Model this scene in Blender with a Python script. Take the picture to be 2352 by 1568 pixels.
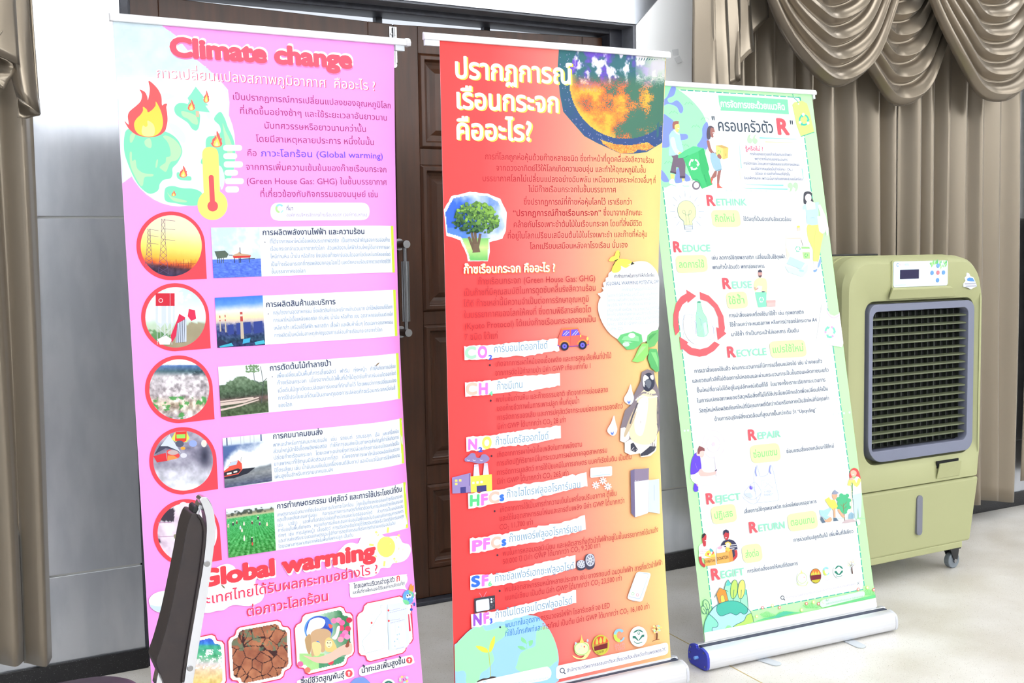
import bpy, bmesh, math, random
import numpy as np
from mathutils import Vector, Matrix
from mathutils.geometry import tessellate_polygon, delaunay_2d_cdt

for o in list(bpy.data.objects):
    bpy.data.objects.remove(o)
C = bpy.context.scene.collection
SC = bpy.context.scene
random.seed(7); RNG = np.random.default_rng(7)

# ------------------------------------------------------------------ camera
W, H, FPX = 2352, 1568, 2600.0
YAW, PITCH, ROLL = [math.radians(a) for a in (29.224, -4.4504, -0.867)]
CAM = np.array([0.0, -4.08, 1.45])
FWD = np.array([math.sin(YAW)*math.cos(PITCH), math.cos(YAW)*math.cos(PITCH), math.sin(PITCH)])
_r = np.array([math.cos(YAW), -math.sin(YAW), 0.0]); _u = np.cross(_r, FWD)
RGT = math.cos(ROLL)*_r + math.sin(ROLL)*_u
UPV = -math.sin(ROLL)*_r + math.cos(ROLL)*_u
cd = bpy.data.cameras.new('camera'); cam = bpy.data.objects.new('camera', cd); C.objects.link(cam)
cd.sensor_width = 36.0; cd.lens = 36.0*FPX/W; cd.clip_end = 200
m3 = Matrix((RGT, UPV, -FWD)).transposed()
cam.matrix_world = Matrix.Translation(Vector(CAM)) @ m3.to_4x4()
SC.camera = cam

# ------------------------------------------------------------------ world, lights, exposure
wd = bpy.data.worlds.new('world'); SC.world = wd; wd.use_nodes = True
wd.node_tree.nodes['Background'].inputs[0].default_value = (0.86, 0.92, 1.0, 1)
wd.node_tree.nodes['Background'].inputs[1].default_value = 0.95
SC.view_settings.view_transform = 'Standard'; SC.view_settings.look = 'None'
SC.view_settings.gamma = 1.0; SC.view_settings.use_curve_mapping = False
SC.view_settings.exposure = 0.08
CEIL = 6.0
def area(name, loc, sx, sy, energy, col=(.97, .985, 1.0), rot=(0, 0, 0)):
    l = bpy.data.lights.new(name, 'AREA'); l.shape = 'RECTANGLE'; l.size = sx; l.size_y = sy
    l.energy = energy; l.color = col
    o = bpy.data.objects.new(name, l); C.objects.link(o); o.location = loc; o.rotation_euler = rot
    return o
for ix in range(5):
    for iy in range(5):
        area('ceiling_light', (-4.0+ix*4.0, -1.1-iy*3.3, CEIL-0.06), 1.6, 1.6, (46.0, 44.0, 40.0, 40.0, 40.0)[iy])  # row nearest the back wall is added to lighten the floor behind the banners
for ix in range(7):       # unseen front fill added high on the far wall, mirrored in the cladding
    area('far_fill_light', (-6.0+ix*4.6, -15.95, 4.95), 4.3, 1.9, 225.0, (.95, .98, 1.0), (math.radians(-90), math.radians(180), 0))

# ------------------------------------------------------------------ pixel <-> place
def ray(px):
    return FWD + ((px[0]-W/2)/FPX)*RGT - ((px[1]-H/2)/FPX)*UPV
def on_y(px, Y):
    d = ray(px); return CAM + d*((Y-CAM[1])/d[1])
def on_z(px, Z):
    d = ray(px); return CAM + d*((Z-CAM[2])/d[2])
def on_x(px, X):
    d = ray(px); return CAM + d*((X-CAM[0])/d[0])

# ------------------------------------------------------------------ materials
def lin(c):
    c = np.asarray(c, float)/255.0
    return np.where(c <= .04045, c/12.92, ((c+.055)/1.055)**2.4)
def mat(name, rgb, rough=.5, metal=0.0, spec=.5, coat=0.0, bump=None, noise=None, aniso=0.0, sheen=0.0):
    m = bpy.data.materials.new(name); m.use_nodes = True
    nt = m.node_tree; p = nt.nodes['Principled BSDF']
    col = tuple(lin(rgb))+(1,)
    p.inputs['Base Color'].default_value = col
    p.inputs['Roughness'].default_value = rough
    p.inputs['Metallic'].default_value = metal
    p.inputs['Specular IOR Level'].default_value = spec
    p.inputs['Coat Weight'].default_value = coat
    p.inputs['Coat Roughness'].default_value = .15
    p.inputs['Anisotropic'].default_value = aniso
    p.inputs['Sheen Weight'].default_value = sheen
    tc = nt.nodes.new('ShaderNodeTexCoord')
    if noise:      # (scale, rgb2, low, high, stretch xyz)
        sc, rgb2, lo, hi, st = noise
        mp = nt.nodes.new('ShaderNodeMapping'); mp.inputs['Scale'].default_value = st
        n = nt.nodes.new('ShaderNodeTexNoise'); n.inputs['Scale'].default_value = sc; n.inputs['Detail'].default_value = 5
        r = nt.nodes.new('ShaderNodeValToRGB')
        r.color_ramp.elements[0].position = lo; r.color_ramp.elements[0].color = col
        r.color_ramp.elements[1].position = hi; r.color_ramp.elements[1].color = tuple(lin(rgb2))+(1,)
        L = nt.links.new
        L(tc.outputs['Object'], mp.inputs[0]); L(mp.outputs[0], n.inputs['Vector'])
        L(n.outputs['Fac'], r.inputs[0]); L(r.outputs[0], p.inputs['Base Color'])
    if bump:       # (scale, strength, distance)
        n2 = nt.nodes.new('ShaderNodeTexNoise'); n2.inputs['Scale'].default_value = bump[0]; n2.inputs['Detail'].default_value = 4
        b = nt.nodes.new('ShaderNodeBump'); b.inputs['Strength'].default_value = bump[1]; b.inputs['Distance'].default_value = bump[2]
        nt.links.new(tc.outputs['Object'], n2.inputs['Vector']); nt.links.new(n2.outputs['Fac'], b.inputs['Height'])
        nt.links.new(b.outputs[0], p.inputs['Normal'])
    return m
def floor_mat():
    m = mat('terrazzo', (218, 215, 211), rough=.32, spec=.4)
    nt = m.node_tree; L = nt.links.new; p = nt.nodes['Principled BSDF']; tc = nt.nodes['Texture Coordinate']
    base = nt.nodes.new('ShaderNodeTexNoise'); base.inputs['Scale'].default_value = 3; base.inputs['Detail'].default_value = 6
    r0 = nt.nodes.new('ShaderNodeValToRGB')
    r0.color_ramp.elements[0].color = tuple(lin((202, 197, 188)))+(1,); r0.color_ramp.elements[0].position = .35
    r0.color_ramp.elements[1].color = tuple(lin((221, 218, 214)))+(1,); r0.color_ramp.elements[1].position = .65
    L(tc.outputs['Object'], base.inputs['Vector']); L(base.outputs['Fac'], r0.inputs[0])
    prev = r0.outputs[0]
    for sc, thr, rgb, seed in ((150, .16, (150, 140, 120), 0), (95, .11, (120, 112, 100), 5), (210, .17, (246, 243, 236), 9), (60, .075, (176, 158, 118), 13)):
        mp = nt.nodes.new('ShaderNodeMapping'); mp.inputs['Location'].default_value = (seed*1.7, seed, 0)
        v = nt.nodes.new('ShaderNodeTexVoronoi'); v.inputs['Scale'].default_value = sc
        rr = nt.nodes.new('ShaderNodeValToRGB'); rr.color_ramp.elements[0].position = thr*.75; rr.color_ramp.elements[0].color = (1, 1, 1, 1)
        rr.color_ramp.elements[1].position = thr*1.25; rr.color_ramp.elements[1].color = (0, 0, 0, 1)
        wn = nt.nodes.new('ShaderNodeSeparateColor')
        gt = nt.nodes.new('ShaderNodeMath'); gt.operation = 'GREATER_THAN'; gt.inputs[1].default_value = .45
        mu = nt.nodes.new('ShaderNodeMath'); mu.operation = 'MULTIPLY'
        mx = nt.nodes.new('ShaderNodeMix'); mx.data_type = 'RGBA'
        L(tc.outputs['Object'], mp.inputs[0]); L(mp.outputs[0], v.inputs['Vector']); L(v.outputs['Distance'], rr.inputs[0])
        L(v.outputs['Color'], wn.inputs[0]); L(wn.outputs[0], gt.inputs[0]); L(rr.outputs[0], mu.inputs[0]); L(gt.outputs[0], mu.inputs[1])
        L(mu.outputs[0], mx.inputs[0]); L(prev, mx.inputs[6]); mx.inputs[7].default_value = tuple(lin(rgb))+(1,)
        prev = mx.outputs[2]
    L(prev, p.inputs['Base Color'])
    return m
def print_mat():
    m = bpy.data.materials.new('banner_print'); m.use_nodes = True
    nt = m.node_tree; p = nt.nodes['Principled BSDF']
    a = nt.nodes.new('ShaderNodeAttribute'); a.attribute_name = 'Col'
    nt.links.new(a.outputs['Color'], p.inputs['Base Color'])
    p.inputs['Roughness'].default_value = .55; p.inputs['Specular IOR Level'].default_value = .25
    return m
M = dict(
    floor=floor_mat(),
    plaster=mat('white_plaster', (250, 251, 252), .6, bump=(40, .05, .002)),
    ceiling=mat('white_ceiling', (240, 240, 238), .8),
    clad=mat('silver_cladding', (196, 199, 206), .29, metal=.85, noise=(14, (186, 190, 198), .4, .6, (1, 1, .3)), bump=(220, .02, .001)),
    joint=mat('cladding_joint', (190, 190, 188), .6),
    farwall=mat('far_wall', (104, 98, 92), .8),
    black=mat('black_stone', (20, 20, 24), .3, noise=(260, (110, 110, 112), .63, .70, (1, 1, 1))),
    wood=mat('dark_wood', (76, 44, 26), .36, spec=.3, coat=.06, noise=(9, (58, 34, 20), .35, .7, (4, 4, .35)), bump=(60, .05, .001)),
    frame=mat('frame_paint', (44, 45, 54), .5, noise=(30, (58, 60, 70), .4, .7, (1, 1, 1))),
    chrome=mat('chrome', (206, 208, 214), .14, metal=1.0),
    steel=mat('brushed_steel', (150, 150, 152), .28, metal=1.0, bump=(200, .03, .001)),
    alu=mat('satin_aluminium', (216, 217, 222), .38, metal=.55),
    rail=mat('white_aluminium', (235, 236, 240), .4, metal=.2),
    clear=mat('clear_plastic', (214, 220, 226), .25, spec=.6),
    bluecap=mat('blue_plastic', (48, 58, 178), .4),
    greycap=mat('grey_plastic', (196, 198, 206), .45),
    slot=mat('dark_slot', (60, 66, 86), .6),
    foot=mat('grey_metal_foot', (196, 202, 208), .45, metal=.2),
    satin=mat('taupe_satin', (134, 123, 108), .27, metal=.68, sheen=.1, spec=.6, bump=(500, .03, .0005)),
    drape=mat('taupe_drape', (136, 124, 108), .36, metal=.45, sheen=.3, bump=(500, .05, .0005)),
    olive=mat('olive_plastic', (166, 168, 124), .55, bump=(900, .06, .0004)),
    greyp=mat('slate_plastic', (118, 122, 142), .5),
    louvre=mat('louvre_plastic', (98, 104, 78), .45),
    vane=mat('vane_plastic', (44, 50, 42), .5),
    dark=mat('inside_shade', (16, 18, 18), .8),  # near-black colour standing in for the shade inside the cooler
    gauge=mat('gauge_window', (112, 114, 128), .2),
    panel=mat('panel_sticker', (214, 232, 246), .35),
    screen=mat('dark_screen', (48, 46, 78), .2),
    leather=mat('brown_leatherette', (46, 37, 37), .40, noise=(30, (40, 33, 35), .4, .7, (1, 1, 1)), bump=(700, .12, .0006)),
    purple=mat('plum_leatherette', (66, 52, 66), .5, bump=(700, .1, .0006)),
    rubber=mat('grey_rubber', (120, 128, 136), .6),
    blackp=mat('black_plastic', (24, 24, 28), .45),
    brass=mat('brass_strip', (196, 172, 110), .45, metal=.4),
    tape=mat('clear_tape', (232, 234, 236), .2, spec=.8),
    insect=mat('insect_brown', (120, 92, 60), .6),
    sheetback=mat('sheet_back', (226, 227, 230), .6),
    print=print_mat(),
)

# ------------------------------------------------------------------ mesh helpers
class MB:
    """collects shapes, then becomes ONE mesh object"""
    def __init__(s): s.v = []; s.f = []; s.mi = []; s.cur = 0
    def add(s, vs, fs):
        o = len(s.v); s.v.extend([tuple(map(float, q)) for q in vs])
        for f in fs: s.f.append([i+o for i in f]); s.mi.append(s.cur)
        return s
    def box(s, x0, x1, y0, y1, z0, z1):
        vs = [(x, y, z) for x in (x0, x1) for y in (y0, y1) for z in (z0, z1)]
        return s.add(vs, [(0, 1, 3, 2), (4, 6, 7, 5), (0, 4, 5, 1), (2, 3, 7, 6), (0, 2, 6, 4), (1, 5, 7, 3)])
    def hexa(s, P):      # 8 points: 4 front (loop) then 4 back (same loop)
        return s.add(P, [(0, 1, 2, 3), (7, 6, 5, 4), (0, 4, 5, 1), (1, 5, 6, 2), (2, 6, 7, 3), (3, 7, 4, 0)])
    def prism(s, poly, fn, a, b):   # poly 2D, fn(p, t) -> 3D, t in a..b
        n = len(poly); vs = [fn(p, a) for p in poly]+[fn(p, b) for p in poly]
        tri = tessellate_polygon([[Vector((p[0], p[1], 0)) for p in poly]])
        fs = [tuple(t) for t in tri]+[tuple(i+n for i in reversed(t)) for t in tri]
        fs += [(i, (i+1) % n, (i+1) % n+n, i+n) for i in range(n)]
        return s.add(vs, fs)
    def cyl(s, p0, p1, r, n=20, r1=None, cap=True):
        p0 = Vector(p0); p1 = Vector(p1); d = (p1-p0).normalized()
        a = d.orthogonal().normalized(); b = d.cross(a); r1 = r if r1 is None else r1
        vs = []
        for p, q in ((p0, r), (p1, r1)):
            for k in range(n):
                t = 2*math.pi*k/n; vs.append(p+a*math.cos(t)*q+b*math.sin(t)*q)
        fs = [(k, (k+1) % n, (k+1) % n+n, k+n) for k in range(n)]
        if cap: fs += [tuple(reversed(range(n))), tuple(range(n, 2*n))]
        return s.add(vs, fs)
    def tube(s, path, r, n=10):
        P = [Vector(p) for p in path]; vs = []; fs = []
        prev = None
        for i, p in enumerate(P):
            d = (P[min(i+1, len(P)-1)]-P[max(i-1, 0)]).normalized()
            a = d.orthogonal().normalized() if prev is None else (prev-d*prev.dot(d)).normalized()
            prev = a; b = d.cross(a)
            rr = r[i] if hasattr(r, '__len__') else r
            for k in range(n):
                t = 2*math.pi*k/n; vs.append(p+a*math.cos(t)*rr+b*math.sin(t)*rr)
        for i in range(len(P)-1):
            for k in range(n):
                fs.append((i*n+k, i*n+(k+1) % n, (i+1)*n+(k+1) % n, (i+1)*n+k))
        fs += [tuple(reversed(range(n))), tuple(range((len(P)-1)*n, len(P)*n))]
        return s.add(vs, fs)
    def grid(s, fn, nu, nv, close=False):
        vs = [fn(i/nu, j/nv) for j in range(nv+1) for i in range(nu+1)]
        fs = [(j*(nu+1)+i, j*(nu+1)+i+1, (j+1)*(nu+1)+i+1, (j+1)*(nu+1)+i) for j in range(nv) for i in range(nu)]
        return s.add(vs, fs)
    def build(s, name, mats, parent=None, smooth=False, bevel=0, seg=2, origin=None, solid=0, angle=40):
        org = Vector(parent_loc(parent)) if parent is not None else Vector(origin or (0, 0, 0))
        me = bpy.data.meshes.new(name)
        me.from_pydata([tuple(Vector(q)-org) for q in s.v], [], s.f)
        for mm in (mats if isinstance(mats, (list, tuple)) else [mats]): me.materials.append(mm)
        me.polygons.foreach_set('material_index', s.mi)
        bm = bmesh.new(); bm.from_mesh(me); bmesh.ops.recalc_face_normals(bm, faces=bm.faces); bm.to_mesh(me); bm.free()
        if smooth: me.shade_smooth()
        me.update()
        o = bpy.data.objects.new(name, me); C.objects.link(o)
        if parent is not None: o.parent = parent
        else: o.location = org
        if parent is not None and parent.type == 'MESH':
            o.location = org-Vector(parent_loc(parent))
        if solid:
            md = o.modifiers.new('solid', 'SOLIDIFY'); md.thickness = solid; md.offset = 0
        if bevel:
            md = o.modifiers.new('bevel', 'BEVEL'); md.width = bevel; md.segments = seg; md.limit_method = 'ANGLE'; md.angle_limit = math.radians(angle)
        if smooth and bevel:
            md.harden_normals = True
        return o
def parent_loc(p):
    l = Vector((0, 0, 0))
    while p is not None:
        l += p.location; p = p.parent
    return l
def thing(name, label, cat, loc=(0, 0, 0), group=None, kind=None):
    o = bpy.data.objects.new(name, None); C.objects.link(o); o.location = loc; o.empty_display_size = .1
    return tag(o, label, cat, group, kind)
def tag(o, label, cat, group=None, kind=None):
    o['label'] = label; o['category'] = cat
    if group: o['group'] = group
    if kind: o['kind'] = kind
    return o
def rrect(x0, x1, y0, y1, r, n=6):
    if not hasattr(r, '__len__'): r = (r,)*4
    pts = []
    for (cx, cy, a0, q) in ((x1-r[0], y1-r[0], 0, r[0]), (x0+r[1], y1-r[1], 90, r[1]), (x0+r[2], y0+r[2], 180, r[2]), (x1-r[3], y0+r[3], 270, r[3])):
        for k in range(n+1):
            a = math.radians(a0+90*k/n); pts.append((cx+q*math.cos(a), cy+q*math.sin(a)))
    return pts
# ------------------------------------------------------------------ the setting
DX0, DX1, DZ = 0.769, 2.923, 2.429          # door opening
def struct(o, label, cat): return tag(o, label, cat, kind='structure')
b = MB(); b.box(-9, 26, -16.2, 1.2, -.12, 0)
struct(b.build('floor', M['floor']), 'pale speckled terrazzo floor under the banners', 'floor')
b = MB(); b.box(-9, 26, -16.2, 0.3, CEIL, CEIL+.1)
struct(b.build('ceiling', M['ceiling']), 'white ceiling over the hall, above the picture', 'ceiling')
b = MB(); b.box(-9, 26, -16.2, -16.0, 0, 3.9); b.cur = 1; b.box(-9, 26, -16.2, -16.0, 3.9, CEIL)
struct(b.build('wall_front', [M['farwall'], M['plaster']]), 'far wall of the hall behind the camera', 'wall')
# back wall: silver cladding panels with open joints on a backing
b = MB(); b.cur = 1
b.box(-6, DX0-.004, .008, .30, 0, CEIL); b.box(DX1+.004, 10, .008, .30, 0, CEIL); b.box(DX0-.004, DX1+.004, .008, .30, DZ+.004, CEIL)
zs = [0.0, .374, 1.594, 2.814, CEIL]
b.cur = 0; g = .003
mt = lambda z: z-DZ                       # mitred corners of the door surround
def panel(pts): b.prism(pts, lambda p, t: (p[0], t, p[1]), 0, .0075)
for i in range(2):
    za, zb = zs[i]+(.004 if i else 0), zs[i+1]-.004
    panel([(-6, za), (DX0, za), (DX0, zb), (-6, zb)]); panel([(DX1, za), (10, za), (10, zb), (DX1, zb)])
za, zb = zs[2]+.004, zs[3]-.004
panel([(-6, za), (DX0, za), (DX0, DZ-g), (DX0-mt(zb)-g, zb), (-6, zb)]); b.cur = 2; panel([(DX1, za), (10, za), (10, zb), (DX1+mt(zb)+g, zb), (DX1, DZ-g)]); b.cur = 0
panel([(DX0, DZ), (DX1, DZ), (DX1+mt(zb)-g, zb), (DX0-mt(zb)+g, zb)])
panel([(-6, zb+.008), (10, zb+.008), (10, CEIL), (-6, CEIL)])
struct(b.build('wall_back', [M['clad'], M['joint'], M['plaster']], bevel=.0012, seg=1), 'silver clad back wall with horizontal joints', 'wall')
b = MB(); b.box(-6, DX0+.006, -.012, .0, 0, .072)
struct(b.build('baseboard_left', M['black'], bevel=.003), 'black speckled baseboard left of the pink banner', 'baseboard')
b = MB(); b.box(DX1-.004, 10, -.012, .0, 0, .079)
struct(b.build('baseboard_right', M['black'], bevel=.003), 'black baseboard running behind the air cooler', 'baseboard')
p0 = on_z((1540, 1456), 0); p1 = on_z((1750, 1568), 0); d = (p1-p0); p0 = p0-d*1.2; p1 = p1+d*4
n = np.array([d[1], -d[0], 0])/np.hypot(d[0], d[1])*.0022
b = MB(); b.add([p0-n, p0+n, p1+n, p1-n]+[q+np.array([0, 0, .0006]) for q in (p0-n, p0+n, p1+n, p1-n)], [(4, 5, 6, 7), (0, 1, 5, 4), (1, 2, 6, 5), (2, 3, 7, 6), (3, 0, 4, 7)])
struct(b.build('trim_floor', M['brass']), 'thin brass divider strip in the floor by the green banner', 'strip')
# double door
dr = thing('door_1', 'dark brown panelled double door behind the pink and red banners', 'door', ((DX0+DX1)/2, .15, 0), kind='structure')
b = MB()
for (xa, xb) in ((DX0, DX0+.055), (DX1-.075, DX1)): b.box(xa, xb, .095, .22, 0, DZ)
b.box(DX0+.055, DX1-.075, .095, .22, 2.398, DZ)
b.box(DX0, DX0+.03, .0, .095, 0, DZ); 
f = b.build('door_frame', M['frame'], dr, bevel=.004)
b = MB(); b.box(DX1-.012, DX1, .009, .095, .0, DZ); b.box(DX0, DX1-.012, .009, .095, DZ-.008, DZ)
b.build('door_reveal', mat('reveal_paint', (112, 114, 122), .5, noise=(20, (96, 98, 106), .4, .7, (1, 1, 1))), dr)
b = MB(); b.box(DX0+.055, DX1-.075, .11, .22, 0, .018)
b.build('threshold', M['frame'], dr, bevel=.004)
XC = on_y((903, 90), .15)[0]; YD = .15; LZ = 2.366
def leaf(x0, x1, zl, zr, name):
    """stiles, rails and four raised panels in one moulded leaf"""
    b = MB(); T = .04
    def zt(x): return zl+(zr-zl)*(x-x0)/(x1-x0)
    st = .105
    rows = [(2.36, 2.245), (1.60, 1.545), (.985, .935), (.40, .345), (.125, .02)]
    rows = [(zt(x0), 2.235), (1.65, 1.545), (.995, .905), (.345, .285+.0), (.125, .02)]
    # openings between rails measured on the right leaf
    ops = [(on_y((952, 340), YD)[2], on_y((955, 122), YD)[2]), (on_y((950, 716), YD)[2], on_y((945, 378), YD)[2]),
           (on_y((960, 1072), YD)[2], on_y((950, 748), YD)[2]), (on_y((975, 1308), YD)[2], on_y((965, 1116), YD)[2])]
    ops = sorted(ops)
    zc = [.02]+[z for op in ops for z in op]
    b.hexa([(x0, YD, .02), (x0+st, YD, .02), (x0+st, YD, zt(x0+st)), (x0, YD, zt(x0)), (x0, YD+T, .02), (x0+st, YD+T, .02), (x0+st, YD+T, zt(x0+st)), (x0, YD+T, zt(x0))])
    b.hexa([(x1-st, YD, .02), (x1, YD, .02), (x1, YD, zt(x1)), (x1-st, YD, zt(x1-st)), (x1-st, YD+T, .02), (x1, YD+T, .02), (x1, YD+T, zt(x1)), (x1-st, YD+T, zt(x1-st))])
    for i in range(5):
        za = zc[2*i]; zb = zc[2*i+1] if i < 4 else None
        A = x0+st; B = x1-st
        za_, zb_ = za, zb
        if zb is None: b.hexa([(A, YD, za), (B, YD, za), (B, YD, zt(B)), (A, YD, zt(A)), (A, YD+T, za), (B, YD+T, za), (B, YD+T, zt(B)), (A, YD+T, zt(A))])
        else: b.box(A, B, YD, YD+T, za, zb)
    for (za, zb) in ops:
        A, B = x0+st, x1-st
        prof = [(0, 0), (.008, -.011), (.024, -.011), (.030, .008), (.042, .012), (.055, .014), (.075, .004)]
        loops = [[(A+o, YD+y, za+o), (B-o, YD+y, za+o), (B-o, YD+y, zb-o), (A+o, YD+y, zb-o)] for o, y in prof]
        vs = [q for l in loops for q in l]; fs = []
        for i in range(len(loops)-1):
            for k in range(4): fs.append((4*i+k, 4*i+(k+1) % 4, 4*i+4+(k+1) % 4, 4*i+4+k))
        k = 4*(len(loops)-1); fs.append((k, k+1, k+2, k+3)); b.add(vs, fs)
        b.box(A, B, YD+.02, YD+T-.005, za, zb)
    return b.build(name, M['wood'], dr, bevel=.002, seg=1)
lf = leaf(DX0+.058, XC-.002, 2.389, LZ, 'door_leaf')
rl = leaf(XC+.002, DX1-.078, LZ, 2.392, 'door_leaf')
# flush bolt and its track on the top rail
q0 = on_y((894, 60), YD-.004); q1 = on_y((912, 92), YD-.004)
b = MB(); b.box(q0[0], q1[0], YD-.004, YD, q1[2]-.09, q0[2]); b.cyl(((q0[0]+q1[0])/2, YD-.008, q1[2]-.1), ((q0[0]+q1[0])/2, YD-.008, q0[2]-.005), .005)
for xx in (q0[0]+.008, q1[0]-.008): b.cyl((xx, YD-.007, q0[2]-.03), (xx, YD-.004, q0[2]-.03), .0045)
b.cyl(((q0[0]+q1[0])/2, YD-.012, q1[2]-.10), ((q0[0]+q1[0])/2, YD, q1[2]-.10), .012)
b.build('flush_bolt', M['steel'], rl, bevel=.001)
# pull handle
ht = on_y((932, 561), YD-.06); hb = on_y((931, 764), YD-.06); hx = (ht[0]+hb[0])/2; hy = YD-.06
b = MB()
for zz in (ht[2], hb[2]):
    b.cyl((hx, YD-.002, zz), (hx, hy-.022, zz), .016, 24); b.cyl((hx, YD-.006, zz), (hx, YD-.001, zz), .024, 24)
b.cyl((hx, hy, hb[2]), (hx, hy, ht[2]), .0085, 20)
hd = b.build('pull_handle', M['steel'], rl, smooth=False, bevel=.0015)
za = on_y((933, 738), hy)[2]; zb = on_y((933, 600), hy)[2]
b = MB(); prof = []
N = 48
vs = []; fs = []
for z in (za, zb):
    for k in range(N):
        r = .0145+(.0015 if k % 4 < 2 else 0); t = 2*math.pi*k/N; vs.append((hx+r*math.cos(t), hy+r*math.sin(t), z))
fs = [(k, (k+1) % N, (k+1) % N+N, k+N) for k in range(N)]+[tuple(reversed(range(N))), tuple(range(N, 2*N))]
b.add(vs, fs); b.build('handle_grip', M['steel'], hd)
# small glazing bars seen in the bright gap over the door
b = MB()
for px in ((868, 44), (1116, 64)):
    q = on_y(px, .2); b.box(q[0]-.014, q[0]+.014, .19, .22, 2.36, 2.40)
b.build('glazing_bar', M['frame'], dr)

# ------------------------------------------------------------------ curtains and swags
def pleat(s):
    """rounded pleat profile -1..1"""
    f = s-math.floor(s); k = .66
    g = f/k if f < k else 1-(f-k)/(1-k)
    return -math.cos(math.pi*g)*.6+.4*(2*g-1)
def drape(name, label, x0, x1, ztop, zbot, yb, npl, amp, seed, hem=.012, m='drape', thin=None):
    rg = random.Random(seed); wob = [rg.uniform(-.3, .3) for _ in range(npl+3)]; am = [rg.uniform(.55, 1.2) for _ in range(npl+3)]
    wd = np.cumsum([0]+[rg.uniform(.6, 1.5) for _ in range(npl)]); wd = wd/wd[-1]
    def fn(u, v):
        k = float(np.interp(u, wd, range(npl+1))); i = min(int(k), npl); fr = k-i
        w = wob[i]*(1-fr)+wob[i+1]*fr; a = am[i]*(1-fr)+am[i+1]*fr
        x = x0+(x1-x0)*u+.012*math.sin(v*3+i)*(v)+.01*math.sin(7*u+v*2)
        ph = k+.25*w*math.sin(v*2.2+i)
        y = yb-amp*a*pleat(ph)*(.75+.3*v)-.006*math.sin(19*u+4*v)
        z = ztop+(zbot-ztop)*v+hem*v*math.sin(11*u+2*wob[i])
        return (x, y, z)
    b = MB(); b.grid(fn, npl*14, 36)
    o = b.build(name, M[m], smooth=True, origin=((x0+x1)/2, yb, zbot), solid=.002)
    return tag(o, label, 'curtain')
drape('pleated_curtain', 'tall taupe pleated curtain behind the air cooler and green banner', 3.30, 4.345, 2.9, .10, -.14, 9, .058, 3)
drape('pleated_curtain', 'taupe pleated curtain at the right edge, meeting its neighbour above the cooler', 4.40, 5.27, 2.9, .095, -.14, 7, .058, 8)
drape('pleated_curtain', 'narrow taupe curtain hanging at the right border beyond the window edge', 5.42, 6.4, 2.9, .16, -.12, 6, .04, 9)
drape('pleated_curtain', 'taupe pleated curtain at the left edge beside the silver wall', -.55, .462, 2.9, .115, -.075, 8, .040, 5)
def swag(name, label, xc, hw, ztop, zbot, yb, seed, skew=0.0, folds=6, v0=.0, top0=.32):
    rg = random.Random(seed)
    def fn(u, v):
        t = 2*u-1
        h = hw*(top0+(1-top0)*v**.8)
        sag = (.04+(ztop-zbot-.04)*v**1.05)
        ph = v*folds
        fr = ph-math.floor(ph)
        fold = 1.7*abs(math.sin(math.pi*ph+.25*math.sin(2*math.pi*ph)))**.8-.85
        x = xc+t*h+skew*(1-t*t)*v
        w = (1-abs(t)**2.6)
        z = ztop-sag*(1-abs(t)**2.1)
        y = yb-.030*fold*(.45+.55*w)-.05*w*v-.02*v+.012*math.sin(9*t+seed)*w
        z += .014*math.cos(2*math.pi*(ph+.15))*w
        return (x, y, z)
    b = MB(); b.grid(fn, 72, folds*16)
    return tag(b.build(name, M['satin'], smooth=True, origin=(xc, yb, ztop), solid=.003), label, 'curtain')
swag('curtain_swag', 'taupe satin swag directly above the green banner', 3.67, .52, 2.86, 2.142, -.375, 1, folds=8)
swag('curtain_swag', 'taupe satin swag tucked behind its two neighbours over the air cooler', 4.20, .46, 2.80, 2.100, -.265, 2, folds=7)
swag('curtain_swag', 'taupe satin swag in the upper right corner', 4.765, .575, 2.90, 2.138, -.345, 3, folds=8)
swag('curtain_swag', 'sliver of taupe satin swag cut by the right border', 5.47, .40, 2.85, 2.14, -.265, 4, folds=6)
def jabot(name, label, xs, zb, yb, amp, seed, ztop=2.9, mirror=False):
    """stepped cascade of folds: xs = fold edges, zb = hem height at each edge"""
    n = len(xs)-1
    def fn(u, v):
        k = min(u*n, n-1e-6); i = int(k); f = k-i
        x = xs[i]+(xs[i+1]-xs[i])*f
        y = yb-amp*(1-abs(2*((k/2) % 1)-1))*2*(.5+.5*v)+.006*math.sin(5*v+i)
        zz = zb[i]+(zb[i+1]-zb[i])*f
        x += .012*math.sin(6*v+i)*v
        return (x, y, ztop+(zz-ztop)*v)
    b = MB(); b.grid(fn, n*8, 26)
    return tag(b.build(name, M['satin'], smooth=True, origin=(xs[0], yb, zb[0]), solid=.003), label, 'curtain')
jabot('curtain_cascade', 'taupe satin side cascade between the white wall and the swag above the green banner',
      [3.06, 3.14, 3.11, 3.20, 3.17, 3.27, 3.23, 3.33, 3.30, 3.41], [1.95, 2.02, 2.03, 2.10, 2.11, 2.17, 2.18, 2.30, 2.32, 2.45], -.215, .035, 1)
def flap(b, top, bot, Y, bulge, n=14, m=22):
    """hanging piece of cloth between a top edge and a lower edge (photo pixels), bellied towards the room"""
    T_ = spl2(top, n); B_ = spl2(bot, n)
    def fn(u, v):
        i = int(round(u*n)); a, c = T_[i], B_[i]; p = (a[0]+(c[0]-a[0])*v, a[1]+(c[1]-a[1])*v)
        return tuple(on_y(p, Y-bulge*math.sin(math.pi*u)**.8*(.5+.5*v)-.03*v+.004*math.sin(9*v+7*u)))
    b.grid(fn, n, m)
def spl2(P, n):
    P = np.array(P, float); d = np.r_[0, np.cumsum(np.hypot(*np.diff(P, axis=0).T))]; t = np.linspace(0, d[-1], n+1)
    return np.stack([np.interp(t, d, P[:, 0]), np.interp(t, d, P[:, 1])], -1)
b = MB()
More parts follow.
